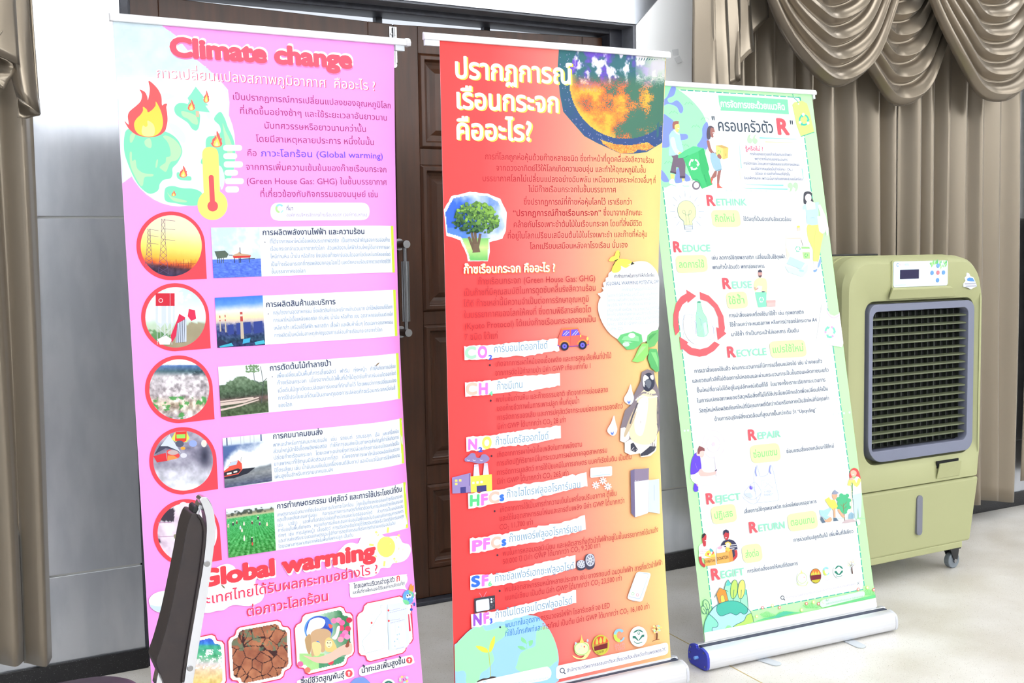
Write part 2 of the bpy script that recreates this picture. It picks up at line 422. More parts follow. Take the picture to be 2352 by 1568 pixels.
flap(b, [(-110, -330), (30, -330)], [(38, 221), (60, 236), (93, 262)], -.175, .045)
flap(b, [(24, -330), (52, -330)], [(86, 254), (93, 262), (90, 264)], -.165, .012)
flap(b, [(38, 215), (66, 238), (93, 258)], [(40, 269), (62, 272), (92, 264)], -.16, .0, 10, 4)
flap(b, [(-160, -330), (14, -330)], [(-80, 95), (0, 128), (45, 150)], -.235, .035)
flap(b, [(-80, 90), (0, 128), (45, 148)], [(-70, 160), (-20, 188), (9, 206)], -.225, .012, 12, 8)
flap(b, [(-60, 40), (2, 60)], [(-60, 190), (6, 70)], -.26, .01, 8, 8)
tag(b.build('curtain_cascade', M['satin'], smooth=True, origin=tuple(on_y((93, 262), -.2)), solid=.003), 'folded taupe satin cascade in the upper left corner', 'curtain')
# narrow window reveal seen past the last curtain
b = MB(); b.box(5.30, 5.40, -.06, -.001, .079, 2.7)
struct(b.build('window_1', M['plaster'], bevel=.004), 'white window jamb at the right border below the swag', 'window')

# ------------------------------------------------------------------ evaporative air cooler
YF = -.70
def cz(px, dy=0): return on_y(px, YF+dy)
cl = 3.462; cr = 4.305; ctop = 1.413; yb = -.27
ac = thing('air_cooler', 'olive green evaporative air cooler with dark louvres right of the green banner', 'air cooler', ((cl+cr)/2, -.48, 0))
ac['label'] = 'olive green evaporative air cooler on casters right of the green banner'
zseam = .420; zbot = .124
def rb(x0, x1, z0, z1, rt): return rrect(x0, x1, z0, z1, (rt, rt, .012, .012), 8)
# upper shell: frame around the grille, then rear body
gx0, gx1 = cz((2000, 800))[0], cz((2243, 800))[0]
gz1 = cz((2100, 698))[2]+.005; gz0 = cz((2100, 1052))[2]
gx0 = cz((1999, 860))[0]; gx1 = cz((2240, 850))[0]
b = MB()
outer = rb(cl, cr, zseam, ctop, .13)
b.prism(outer, lambda p, t: (p[0], t, p[1]), YF+.07, yb)
# front face ring: outer loop -> chamfer -> recess -> grille opening
def loop(pts, y): return [(p[0], y, p[1]) for p in pts]
def sub(x0, x1, z0, z1, r): return rrect(x0, x1, z0, z1, r, 8)
L0 = loop(sub(cl, cr, zseam, ctop, (.13, .13, .012, .012)), YF+.07)
L1 = loop(sub(cl+.003, cr-.003, zseam+.001, ctop-.012, (.125, .125, .012, .012)), YF+.025)
L2 = loop(sub(cl+.02, cr-.02, zseam+.002, ctop-.03, (.115, .115, .01, .01)), YF+.002)
L3 = loop(sub(gx0-.10, gx1+.035, gz0-.05, gz1+.075, (.07, .07, .06, .06)), YF)
L4 = loop(sub(gx0-.012, gx1+.010, gz0-.012, gz1+.012, (.05, .05, .07, .07)), YF+.022)
L5 = loop(sub(gx0-.012, gx1+.010, gz0-.012, gz1+.012, (.05, .05, .07, .07)), YF+.06)
vs = L0+L1+L2+L3+L4+L5; n = len(L0)
b.add(vs, [(i*n+k, i*n+(k+1) % n, (i+1)*n+(k+1) % n, (i+1)*n+k) for i in range(5) for k in range(n)])
shell = b.build('front_shell', M['olive'], ac, smooth=False)
shell.data.shade_smooth()
md = shell.modifiers.new('split', 'EDGE_SPLIT'); md.split_angle = math.radians(32)
# ribs on the side of the body
b = MB()
for k in range(3):
    y = YF+.12+.035*k
    o = rb(cl-.004, cr+.004, zseam+.02, ctop+.003, .131); b.prism(o, lambda p, t: (p[0], t, p[1]), y, y+.012)
b.build('body_rib', M['olive'], ac, bevel=.003)
# lower tank, tapering a little
b = MB()
def taper(z): return (z-zseam)/(zseam-zbot)*.028
A = [(cl+.012, zseam), (cr-.006, zseam), (cr-.044, zbot), (cl+.04, zbot)]
b.hexa([(A[0][0], YF+.002, A[0][1]-.004), (A[1][0], YF+.002, A[1][1]-.004), (A[2][0], YF+.012, A[2][1]), (A[3][0], YF+.012, A[3][1]),
        (A[0][0], yb, A[0][1]-.004), (A[1][0], yb, A[1][1]-.004), (A[2][0], yb-.01, A[2][1]), (A[3][0], yb-.01, A[3][1])])
tank = b.build('water_tank', M['olive'], ac, bevel=.012, seg=3)
b = MB(); b.box(cl+.06, cr-.095, YF+.014, yb-.02, zbot-.026, zbot+.004)
b.build('tank_skirt', M['olive'], ac, bevel=.004)
# water gauge
q0 = cz((2114, 1137)); q1 = cz((2110, 1229))
b = MB(); b.prism(rrect((q0[0]+q1[0])/2-.017, (q0[0]+q1[0])/2+.017, q1[2], q0[2], .016, 8), lambda p, t: (p[0], t, p[1]), YF-.002, YF+.02)
b.build('water_gauge', M['gauge'], tank)
# filler hatch, slightly open
h = [cz((2152, 1060)), cz((2205, 1052)), cz((2202, 1090)), cz((2150, 1100))]
hz1 = (h[0][2]+h[1][2])/2; hz0 = (h[2][2]+h[3][2])/2; hx0 = h[3][0]; hx1 = h[2][0]
b = MB(); b.hexa([(hx0, YF-.004, hz0), (hx1, YF-.004, hz0), (hx1, YF-.016, hz1-.006), (hx0, YF-.022, hz1-.006), (hx0, YF-.001, hz0), (hx1, YF-.001, hz0), (hx1, YF-.010, hz1-.006), (hx0, YF-.016, hz1-.006)])
hatch = b.build('filler_hatch', M['olive'], ac, bevel=.002)
b = MB(); b.box(hx0+.002, hx1-.004, YF-.0015, YF+.003, hz1-.03, hz1+.002)
b.build('hatch_shade', M['dark'], ac)  # thin dark plate painted in for the shade behind the open hatch
# grille frame
b = MB(); b.cur = 0
def ring(o, i, y0, y1):
    n = len(o); a = loop(o, y0)+loop(i, y0)+loop(o, y1)+loop(i, y1)
    b.add(a, [(k, (k+1) % n, n+(k+1) % n, n+k) for k in range(n)]+[(k, 2*n+k, 2*n+(k+1) % n, (k+1) % n) for k in range(n)]+[(n+k, n+(k+1) % n, 3*n+(k+1) % n, 3*n+k) for k in range(n)])
ix0 = cz((2008, 860))[0]; ix1 = cz((2226, 860))[0]; iz1 = cz((2100, 712))[2]; iz0 = cz((2100, 1026))[2]
ring(sub(gx0, gx1, gz0, gz1, (.045, .045, .09, .05)), sub(ix0, ix1, iz0, iz1, (.03, .03, .012, .03)), YF+.008, YF+.055)
b.build('grille_frame', M['greyp'], ac, bevel=.003)
# dark plate painted for the cavity's shade, vertical vanes and horizontal louvres
b = MB(); b.box(ix0-.01, ix1+.01, YF+.0655, YF+.0695, iz0-.01, iz1+.01)
b.build('grille_shade', M['dark'], ac)
nv = 14
for k in range(nv+1):
    x = ix0+.012+(ix1-ix0-.024)*k/nv
    w = .0035 if k not in (5, 10) else .007
    b = MB(); b.box(x-w/2, x+w/2, YF+.047, YF+.0655, iz0+.006, iz1-.006)
    b.build('vane', M['vane'], ac)
nh = 16
for k in range(nh):
    z = iz0+.035+(iz1-iz0-.07)*k/(nh-1)
    b = MB(); b.hexa([(ix0-.004, YF+.020, z-.003), (ix1+.004, YF+.020, z-.003), (ix1+.004, YF+.020, z+.003), (ix0-.004, YF+.020, z+.003),
                      (ix0-.004, YF+.045, z+.004), (ix1+.004, YF+.045, z+.004), (ix1+.004, YF+.045, z+.008), (ix0-.004, YF+.045, z+.008)])
    b.build('louvre', M['louvre'], ac, bevel=.001, seg=1)
# control panel
c4 = [cz((2050, 601)), cz((2174.5, 597.5)), cz((2174, 655)), cz((2050.5, 659.5))]
px0 = c4[0][0]; px1 = c4[1][0]; pz1 = (c4[0][2]+c4[1][2])/2; pz0 = (c4[2][2]+c4[3][2])/2
b = MB(); b.hexa([(px0-.012, YF-.011, pz0-.012), (px1+.035, YF-.011, pz0-.012), (px1+.01, YF-.011, pz0-.003), (px0-.004, YF-.011, pz0-.003),
                  (px0-.016, YF+.004, pz0-.052), (px1+.075, YF+.004, pz0-.052), (px1+.02, YF+.004, pz0-.0), (px0-.004, YF+.004, pz0-.0)])
b.build('panel_ledge', M['olive'], ac, bevel=.004)
b = MB(); b.prism(rrect(px0-.008, px1+.008, pz0-.006, pz1+.006, .012, 6), lambda p, t: (p[0], t, p[1]), YF+.004, YF-.004)
b.build('panel_bezel', M['olive'], ac, bevel=.002)
b = MB(); b.prism(rrect(px0, px1, pz0, pz1, .01, 6), lambda p, t: (p[0], t, p[1]), YF-.004, YF-.0065)
pan = b.build('control_panel', M['panel'], ac)
def onpan(fx, fz): return (px0+(px1-px0)*fx, pz0+(pz1-pz0)*fz)
a_ = onpan(.115, .31); c_ = onpan(.455, .675)
b = MB(); b.box(a_[0], c_[0], YF-.0085, YF-.006, a_[1], c_[1]); b.build('display', M['screen'], pan, bevel=.001)
for i, (fx, fz, rgb) in enumerate(((.70, .52, (96, 150, 215)), (.81, .52, (206, 120, 130)), (.915, .52, (96, 150, 215)), (.805, .22, (96, 150, 215)), (.81, .80, (110, 160, 220)))):
    q = onpan(fx, fz); b = MB(); b.cyl((q[0], YF-.006, q[1]), (q[0], YF-.0095, q[1]), .0095, 20); b.build('button', mat('button_face', rgb, .4), pan, bevel=.0012)
mleaf = [mat('leaf_print', c, .5) for c in ((132, 206, 120), (92, 186, 110), (176, 224, 140))]
b = MB(); rg = random.Random(4)
for k in range(34):
    fx = rg.uniform(.66, .99); fz = 1-abs(rg.gauss(0, .14))-.02-(.25*(fx-.85) if fx > .85 else 0)
    if fz < .6: continue
    q = onpan(min(fx, .965), min(fz, .95)); a = rg.uniform(0, 6.28); s = rg.uniform(.004, .008); b.cur = k % 3
    y = YF-.0068-.00002*k
    b.add([(q[0]+math.cos(a)*s*1.6, y, q[1]+math.sin(a)*s*1.6), (q[0]-math.sin(a)*s*.7, y, q[1]+math.cos(a)*s*.7), (q[0]-math.cos(a)*s*1.2, y, q[1]-math.sin(a)*s*1.2), (q[0]+math.sin(a)*s*.7, y, q[1]-math.cos(a)*s*.7)], [(0, 1, 2, 3)])
b.build('leaf_print', mleaf, pan)
# penguin-shaped sticker badge at the upper right
s0 = cz((2228, 645), -.001)
b = MB(); S = .0016*1.0
pk = [(2221, 626), (2226, 628), (2229, 634), (2236, 637), (2240, 646), (2244, 657), (2238, 660), (2230, 664), (2222, 660), (2213, 658), (2213, 651), (2218, 645), (2216, 638), (2220, 634)]
P = [on_y(p, YF-.001) for p in pk]
b.prism([(p[0], p[2]) for p in P], lambda p, t: (p[0], t, p[1]), YF+.003, YF-.0012)
st = b.build('sticker', mat('sticker_white', (228, 236, 246), .4), ac)
b = MB()
pk = [(2226, 637), (2234, 638), (2239, 646), (2230, 646), (2222, 645), (2221, 640)]
P = [on_y(p, YF-.0014) for p in pk]; b.prism([(p[0], p[2]) for p in P], lambda p, t: (p[0], t, p[1]), YF-.0012, YF-.0016)
b.build('sticker_print', mat('sticker_blue', (80, 140, 205), .4), st)
b = MB()
for (xa, ya, xb, yb_) in ((2216, 650, 2241, 652.5), (2218, 655.5, 2243, 658)):
    a = on_y((xa, ya), YF-.0014); c = on_y((xb, yb_), YF-.0014); b.box(a[0], c[0], YF-.0016, YF-.0012, c[2], a[2])
b.build('sticker_print', mat('sticker_grey', (168, 170, 184), .4), st)
# casters
def caster(x, y):
    b = MB(); b.box(x-.04, x+.03, y-.03, y+.03, zbot-.034, zbot-.026); b.cyl((x, y, zbot-.05), (x, y, zbot-.03), .014)
    for s in (-1, 1):
        b.prism([(x-.028, zbot-.036), (x+.028, zbot-.036), (x+.022, .05), (x+.014, .026), (x-.0, .03)], lambda p, t: (p[0], t, p[1]), y+s*.017, y+s*.021)
    f = b.build('caster', M['blackp'], ac, bevel=.002)
    b = MB(); b.cyl((x+.004, y-.014, .036), (x+.004, y+.014, .036), .036, 28)
    w = b.build('wheel', M['rubber'], f, bevel=.004)
    b = MB(); b.cyl((x+.004, y-.023, .036), (x+.004, y+.023, .036), .009, 14); b.build('axle', M['steel'], f)
wq = on_z((2184, 1303), 0)
for x in (cl+.16, wq[0]):
    for y in (wq[1], -.345): caster(x, y)
# cable lying on top
P = []
for k, (x, y) in enumerate(((1890, 590), (1915, 587), (1945, 587.5), (1975, 588), (2005, 586), (2040, 585.5), (2070, 583.5), (2098, 582))):
    q = on_z((x, y), ctop+.006); 
    P.append((3.44+.085*k, yb-.07+.012*math.sin(k), ctop+.0055))
b = MB(); b.tube(P, .005, 8)
tag(b.build('power_cable', M['blackp'], smooth=True, origin=P[0]), 'black power cable lying along the back of the air cooler top', 'cable')

# ------------------------------------------------------------------ small bits on the wall
q = on_y((1553, 132), -.001)
def pcs(pts, name, m, label, cat, y0=-.0015):
    P = [on_y(p, y0) for p in pts]; b = MB(); b.prism([(p[0], p[2]) for p in P], lambda p, t: (p[0], t, p[1]), y0+.001, y0)
    return tag(b.build(name, M[m], origin=tuple(P[0])), label, cat)
pcs([(1544, 114), (1558, 112), (1559, 126), (1546, 127)], 'adhesive_tape', 'tape', 'upper white scrap of tape on the white wall', 'tape')
pcs([(1549, 134), (1561, 128), (1568, 141), (1556, 146)], 'adhesive_tape', 'tape', 'lower clear scrap of tape on the white wall', 'tape', -.004)

# ------------------------------------------------------------------ chair in the lower left corner
NY = -1.60
def cp(x, y, Y=NY): return on_y((x, y), Y)
base = cp(445, 1568); 
ch = thing('conference_chair', 'dark brown padded chair with chrome side frame in front of the pink banner', 'chair', (base[0]-.18, NY+.16, 0))
def prof(pts, Y=NY): return [(cp(x, y, Y)[0], cp(x, y, Y)[2]) for x, y in pts]
def spl(pts, n=6, closed=False):
    P = [np.array(p, float) for p in pts]; N = len(P); out = []
    rng = range(N if closed else N-1)
    for i in rng:
        p0 = P[(i-1) % N] if (closed or i > 0) else P[0]; p1 = P[i]; p2 = P[(i+1) % N]; p3 = P[(i+2) % N] if (closed or i+2 < N) else P[-1]
        for k in range(n):
            t = k/n; out.append(tuple(.5*((2*p1)+(-p0+p2)*t+(2*p0-5*p1+4*p2-p3)*t*t+(-p0+3*p1-3*p2+p3)*t**3)))
    if not closed: out.append(tuple(P[-1]))
    return out
DW = .30
# near chrome bar: a bent flat bar, 2.2 cm in profile, running down into the rear leg
outer = spl(prof([(464, 1141), (477, 1144), (489, 1166), (494.5, 1200), (493, 1245), (487, 1295), (479, 1350), (470, 1405), (456, 1490), (444, 1566)]), 5)
inner = spl(prof([(458, 1147), (465, 1160), (472, 1185), (474.5, 1215), (471, 1262), (464, 1315), (455, 1365), (446, 1420), (434, 1490), (423, 1566)]), 5)
def strip(b, A, B, y0, y1):
    n = len(A); vs = [(p[0], y0, p[1]) for p in A]+[(p[0], y0, p[1]) for p in B]+[(p[0], y1, p[1]) for p in A]+[(p[0], y1, p[1]) for p in B]
    fs = []
    for i in range(n-1):
        fs += [(i, i+1, n+i+1, n+i), (2*n+i, 3*n+i, 3*n+i+1, 2*n+i+1), (i, 2*n+i, 2*n+i+1, i+1), (n+i, n+i+1, 3*n+i+1, 3*n+i)]
    fs += [(0, n, 3*n, 2*n), (n-1, 3*n-1, 4*n-1, 2*n-1)]; b.add(vs, fs)
def legdown(A, B):
    a, c = A[-1], B[-1]; dx = (A[-1][0]-A[-6][0])/(A[-1][1]-A[-6][1])
    return A+[(a[0]+dx*(0-a[1])*(-.4), 0.0)], B+[(c[0]+dx*(0-c[1])*(-.4), 0.0)]
o2, i2 = legdown(outer, inner)
b = MB(); strip(b, o2, i2, NY, NY+.035)
side = b.build('side_frame', M['chrome'], ch, bevel=.004, seg=3)
# front limb of the loop, behind the pad
fo = spl(prof([(464, 1141), (457, 1142), (449, 1158), (441, 1180), (432, 1215), (418, 1290), (400, 1380), (380, 1460), (360, 1530), (352, 1566)], NY+.06), 5)
fi = spl(prof([(466, 1150), (460, 1152), (455, 1163), (448, 1186), (440, 1220), (428, 1290), (412, 1380), (392, 1460), (374, 1530), (366, 1566)], NY+.06), 5)
b = MB(); strip(b, fo, fi, NY+.035, NY+.07)
b.build('side_frame', M['chrome'], ch, bevel=.003, seg=2)
# backrest pad: closed profile, bulging edge
pp = prof([(452, 1180), (462, 1190), (469, 1215), (468, 1255), (462, 1310), (453, 1370), (443, 1430), (431, 1500), (420, 1568), (408, 1600), (390, 1592), (372, 1556), (361, 1530), (361, 1515), (372, 1482), (389, 1420), (404, 1350), (420, 1270), (430, 1215), (441, 1183)])
pp = spl(pp, 3, True)
b = MB(); b.prism(pp, lambda p, t: (p[0], t, p[1]), NY+.004, NY+.085)
pad = b.build('backrest', M['leather'], ch, smooth=True, bevel=.020, seg=6, angle=50)
# piping along the near edge
b = MB(); path = [(p[0], NY+.001, p[1]) for p in spl(prof([(455, 1183), (464, 1195), (470, 1220), (467, 1262), (460, 1315), (451, 1370), (441, 1430), (429, 1500), (419, 1566)]), 4)]
b.tube(path, .0032, 8); b.build('piping', M['leather'], pad, smooth=True)
# dark bracket between pad and loop
b = MB(); q = prof([(447, 1166), (456, 1161), (460, 1171), (454, 1182), (446, 1180)]); b.prism(q, lambda p, t: (p[0], t, p[1]), NY+.010, NY+.055)
b.build('bracket', M['blackp'], ch, bevel=.003)
# screws with square holes
for (x, y) in ((475.5, 1294), (436.5, 1534)):
    q = cp(x, y); b = MB(); b.cyl((q[0], NY-.003, q[2]), (q[0], NY+.002, q[2]), .0068, 20); sc = b.build('screw', M['steel'], side, bevel=.001)
# seat, further left
S = on_z((240, 1541), .46); sx0 = S[0]-.26; sx1 = cp(352, 1566)[0]+.02
def seat(u, v):
    a = 2*math.pi*u; n = 3.2
    cx = (sx0+sx1)/2; hx = (sx1-sx0)/2; cy = NY+.165; hy = .185
    r = [0.0, .55, .86, .97, 1.0, .985, .9, .0][int(round(v*7))]; z = [.462, .461, .455, .445, .425, .405, .395, .395][int(round(v*7))]
    c, s = math.cos(a), math.sin(a)
    return (cx+hx*r*math.copysign(abs(c)**(2/n), c), cy+hy*r*math.copysign(abs(s)**(2/n), s), z)
b = MB(); b.grid(seat, 48, 7); b.build('seat', M['purple'], ch, smooth=True)
b = MB()
for yy in (NY+.04, NY+.30):
    b.tube([(sx0+.04, yy, .395), (sx0+.02, yy, .2), (sx0-.02, yy, 0.0)], .011, 12)
    b.build('leg', M['chrome'], ch, smooth=True); b = MB()
b = MB(); b.tube([(sx1-.01, NY+.30, .40), (sx1+.05, NY+.31, .2), (sx1+.09, NY+.31, 0)], .011, 12); b.build('leg', M['chrome'], ch, smooth=True)
b = MB(); b.tube([(sx0+.03, NY+.04, .388), (sx1-.005, NY+.03, .40), (sx1+.02, NY+.03, .44)], .010, 10); b.build('seat_rail', M['chrome'], ch, smooth=True)
b = MB(); b.tube([(sx0+.03, NY+.30, .388), (sx1-.005, NY+.30, .40)], .010, 10); b.build('seat_rail', M['chrome'], ch, smooth=True)
# ------------------------------------------------------------------ banner stands: geometry of the sheets
POSE = [(0.9814, -1.0619, 0.0493, 0.0373, 0.0081, 1.9817, .055, .085),
        (1.8675, -1.0781, -0.0286, 0.0012, 0.0032, 1.9885, .060, .085),
        (2.8649, -1.0562, -0.0501, 0.1871, 0.0015, 2.0139, 0.0, .085)]
class Sheet:
    def __init__(s, k):
        x, y, hd, ln, sd, h, curl, zb = POSE[k]
        U = np.array([math.cos(hd), math.sin(hd), 0]); N = np.array([math.sin(hd), -math.cos(hd), 0]); Z = np.array([0, 0, 1.0])
        V = Z*math.cos(ln)-N*math.sin(ln)
        s.flatU = U; s.flatN = N
        s.U = U*math.cos(sd)+V*math.sin(sd); s.V = V*math.cos(sd)-U*math.sin(sd); s.N = np.cross(s.U, s.V)
        s.o = np.array([x, y, 0.0]); s.h = h; s.curl = curl; s.zb = zb; s.top = zb+h
        s.v = []; s.c = []; s.f = []; s.tv = []; s.tc = []; s.tf = []; s.layer = 0; s.nv = 0; s.ntv = 0
    def bend(s, u, v):
        """the right edge of the sheet curls back, most at mid height"""
        if not s.curl: return np.zeros_like(u*1.0)
        w = np.clip((u-.25)/.15, 0, 1.3); t = np.clip((v-s.zb)/s.h, 0, 1)
        return -s.curl*w*w*np.sin(math.pi*t)
    def P(s, u, v, n=0.0):
        u = np.asarray(u, float); v = np.asarray(v, float); q = s.bend(u, v)+n
        return s.o+u[..., None]*s.U+v[..., None]*s.V+np.asarray(q)[..., None]*s.N
    def uv(s, px):
        px = np.asarray(px, float)
        d = FWD+((px[..., 0, None]-W/2)/FPX)*RGT-((px[..., 1, None]-H/2)/FPX)*UPV
        n0 = .0003+1.2e-5*(s.layer+1); off = np.zeros(px.shape[:-1])+n0
        for _ in range(6):
            t = (((s.o-CAM)@s.N)+off)/(d@s.N); q = CAM+d*t[..., None]-s.o
            u = q@s.U; v = q@s.V; off = s.bend(u, v)+n0
        return np.stack([u, v], -1)
    # --- printing
    def raw(s, uv, faces, col, n=None):
        """flat colour (n,3) or one colour; uv (n,2)"""
        uv = np.asarray(uv); k = len(uv)
        uc = np.clip(uv[:, 0], -.3998, .3998); vc = np.clip(uv[:, 1], s.zb+.0005, s.top-.0005)
        if n is None: s.layer += 1; n = .0003+1.2e-5*s.layer
        col = np.asarray(col, float)
        if col.ndim == 1: col = np.repeat(lin(col)[None], k, 0)
        s.v.append(s.P(uc, vc, n)); s.c.append(col*KALB); s.f += [tuple(i+s.nv for i in f) for f in faces]; s.nv += k
KALB = .86
cur = None; zm = (0, 0, 1.0)
def use(sheet): global cur; cur = sheet
ZOOM = dict(Z1=(250, 30, 5.2275), Z2=(600, 30, 5.2275), Z3=(250, 300, 5.2275), Z4=(520, 200, 5.2275), Z5=(300, 480, 5.2275), Z6=(580, 450, 5.2275),
            Z7=(300, 780, 5.2275), Z8=(580, 740, 5.2275), Z9=(330, 960, 6.534), Z10=(600, 960, 5.5026), Z11=(330, 1110, 5.2275), Z12=(600, 1200, 5.2275),
            Z13=(330, 1370, 7.127), Z14=(640, 1370, 6.533), Y1=(980, 60, 3.9207), Y2=(1000, 330, 4.3556), Y3=(1020, 560, 5.2275), Y4=(1340, 560, 4.9),
            Y5=(1020, 830, 5.226), Y6=(1340, 830, 3.918), Y7=(1030, 1080, 4.355), Y8=(1030, 1310, 4.4377), X1=(1510, 180, 5.6), X2=(1520, 420, 5.88),
            X3=(1540, 620, 5.88), X4=(1570, 800, 6.031), X5=(1570, 970, 5.6), X6=(1590, 1170, 5.0578), X8=(1680, 300, 10.456), PX=(0, 0, 1.0))
def Z(k): global zm; zm = ZOOM[k]
def px(p):
    p = np.asarray(p, float); return p/zm[2]+np.array([zm[0], zm[1]])
def catmull(P, n=6, closed=True):
    P = np.asarray(P, float); N = len(P); out = []
    for i in range(N if closed else N-1):
        if closed: a, b_, c, d = P[(i-1) % N], P[i], P[(i+1) % N], P[(i+2) % N]
        else: a, b_, c, d = P[max(i-1, 0)], P[i], P[i+1], P[min(i+2, N-1)]
        for k in range(n):
            t = k/n; out.append(.5*(2*b_+(c-a)*t+(2*a-5*b_+4*c-d)*t*t+(-a+3*b_-3*c+d)*t**3))
    if not closed: out.append(P[-1])
    return np.array(out)
def _cut(uv, faces):
    """subdivide a flat shape that reaches into the curled edge"""
    if not cur.curl or uv[:, 0].max() < .26 or len(uv) > 400: return uv, faces
    bm = bmesh.new(); vs = [bm.verts.new((p[0], p[1], 0)) for p in uv]
    for f in faces:
        try: bm.faces.new([vs[i] for i in f])
        except ValueError: pass
    for x in np.arange(.26, .3999, .01):
        bmesh.ops.bisect_plane(bm, geom=bm.verts[:]+bm.edges[:]+bm.faces[:], plane_co=(x, 0, 0), plane_no=(1, 0, 0))
    lo, hi = uv[:, 1].min(), uv[:, 1].max(); k = int((hi-lo)/.06)
    for j in range(1, k+1):
        bmesh.ops.bisect_plane(bm, geom=bm.verts[:]+bm.edges[:]+bm.faces[:], plane_co=(0, lo+(hi-lo)*j/(k+1), 0), plane_no=(0, 1, 0))
    bm.verts.index_update(); out = np.array([v.co[:2] for v in bm.verts]); fs = [tuple(v.index for v in f.verts) for f in bm.faces]; bm.free()
    return out, fs
def hexc(c): return c
def poly(pts, col, sm=0, n=None):
    P = np.asarray(pts, float)
    if sm: P = catmull(P, sm)
    uv = cur.uv(px(P)); tri = tessellate_polygon([[Vector((q[0], q[1], 0)) for q in uv]])
    uv, fs = _cut(uv, [tuple(t) for t in tri]); cur.raw(uv, fs, col, n)
def blob(pts, col): poly(pts, col, 5)
def ell(cx, cy, rx, ry, col, rot=0.0, n=40):
    t = np.linspace(0, 2*math.pi, n, endpoint=False); x = rx*np.cos(t); y = ry*np.sin(t); c, s = math.cos(rot), math.sin(rot)
    poly(np.stack([cx+x*c-y*s, cy+x*s+y*c], -1), col)
def ringe(cx, cy, rx, ry, w, col, a0=0, a1=360, n=44):
    t = np.radians(np.linspace(a0, a1, n)); o = np.stack([cx+rx*np.cos(t), cy+ry*np.sin(t)], -1); i = np.stack([cx+(rx-w)*np.cos(t), cy+(ry-w)*np.sin(t)], -1)
    uv = cur.uv(px(np.concatenate([o, i]))); cur.raw(uv, [(k, k+1, n+k+1, n+k) for k in range(n-1)], col)
def line(pts, w, col, closed=False, sm=0):
    P = np.asarray(pts, float)
    if sm: P = catmull(P, sm, closed)
    if closed: P = np.concatenate([P, P[:1]])
    w = np.asarray(w)*np.ones(len(P)); d = np.gradient(P, axis=0); d /= np.maximum(np.hypot(d[:, 0], d[:, 1]), 1e-9)[:, None]; nn = np.stack([-d[:, 1], d[:, 0]], -1)*(w[:, None]/2)
    uv = cur.uv(px(np.concatenate([P+nn, P-nn]))); n = len(P); cur.raw(uv, [(k, k+1, n+k+1, n+k) for k in range(n-1)], col)
def segs(L, w, col):
    vs = []; fs = []
    for (x0, y0, x1, y1) in L:
        d = np.array([x1-x0, y1-y0], float); d /= np.hypot(*d); nn = np.array([-d[1], d[0]])*w/2
        k = len(vs); vs += [np.array([x0, y0])+nn, np.array([x1, y1])+nn, np.array([x1, y1])-nn, np.array([x0, y0])-nn]; fs.append((k, k+1, k+2, k+3))
    cur.raw(cur.uv(px(np.array(vs))), fs, col)
def dots(L, r, col):
    vs = []; fs = []
    for (x, y) in L:
        k = len(vs); vs += [(x+r*math.cos(a), y+r*1.15*math.sin(a)) for a in np.linspace(0, 2*math.pi, 12, endpoint=False)]; fs.append(tuple(range(k, k+12)))
    cur.raw(cur.uv(px(np.array(vs))), fs, col)
def rquad(q, r, col, n=5):
    """quadrilateral TL,TR,BR,BL with rounded corners of radius r"""
    q = [np.array(p, float) for p in q]; out = []
    for i in range(4):
        p = q[i]; a = q[i-1]-p; b_ = q[(i+1) % 4]-p; ra = min(r, np.hypot(*a)/2); rb_ = min(r, np.hypot(*b_)/2)
        s = p+a/np.hypot(*a)*ra; e = p+b_/np.hypot(*b_)*rb_
        for k in range(n+1):
            t = k/n; out.append((1-t)**2*s+2*t*(1-t)*p+t*t*e)
    poly(out, col)
def bil(q, s, t):
    q = [np.array(p, float) for p in q]; s = np.asarray(s)[..., None]; t = np.asarray(t)[..., None]
    return (1-s)*(1-t)*q[0]+s*(1-t)*q[1]+s*t*q[2]+(1-s)*t*q[3]
def vnoise(s, t, f, seed=0, oct=4):
    """value noise on arrays"""
    out = 0; amp = 1; tot = 0
    for o in range(oct):
        g = np.random.default_rng(seed*31+o).random((64, 64)); x = s*f; y = t*f; i = np.floor(x).astype(int); j = np.floor(y).astype(int); fx = x-i; fy = y-j
        fx = fx*fx*(3-2*fx); fy = fy*fy*(3-2*fy); i0, j0, i1, j1 = i % 64, j % 64, (i+1) % 64, (j+1) % 64
        out = out+amp*((g[i0, j0]*(1-fx)+g[i1, j0]*fx)*(1-fy)+(g[i0, j1]*(1-fx)+g[i1, j1]*fx)*fy); tot += amp; amp *= .55; f *= 2
    return out/tot
def mixc(a, b_, k): k = np.clip(np.asarray(k), 0, 1)[..., None]; return np.asarray(a, float)*(1-k)+np.asarray(b_, float)*k
def ramp(t, stops):
    xs = [s[0] for s in stops]; return np.stack([np.interp(t, xs, [s[1][k] for s in stops]) for k in range(3)], -1)
def photo(q, fn, n=56, m=None):
    m = m or n; s, t = np.meshgrid(np.linspace(0, 1, n+1), np.linspace(0, 1, m+1))
    c = fn(s, t); uv = cur.uv(px(bil(q, s, t))).reshape(-1, 2)
    fs = [(j*(n+1)+i, j*(n+1)+i+1, (j+1)*(n+1)+i+1, (j+1)*(n+1)+i) for j in range(m) for i in range(n)]
    cur.raw(uv, fs, lin(c.reshape(-1, 3)))
def photo_disc(cx, cy, r, fn, nr=26, na=80):
    rr, aa = np.meshgrid(np.linspace(0, 1, nr+1), np.linspace(0, 2*math.pi, na+1)); x = rr*np.cos(aa); y = rr*np.sin(aa)
    c = fn(.5+x/2, .5+y/2); uv = cur.uv(px(np.stack([cx+x*r, cy+y*r], -1))).reshape(-1, 2); n = nr+1
    fs = [(j*n+i, j*n+i+1, (j+1)*n+i+1, (j+1)*n+i) for j in range(na) for i in range(nr)]
    cur.raw(uv, fs, lin(c.reshape(-1, 3)))
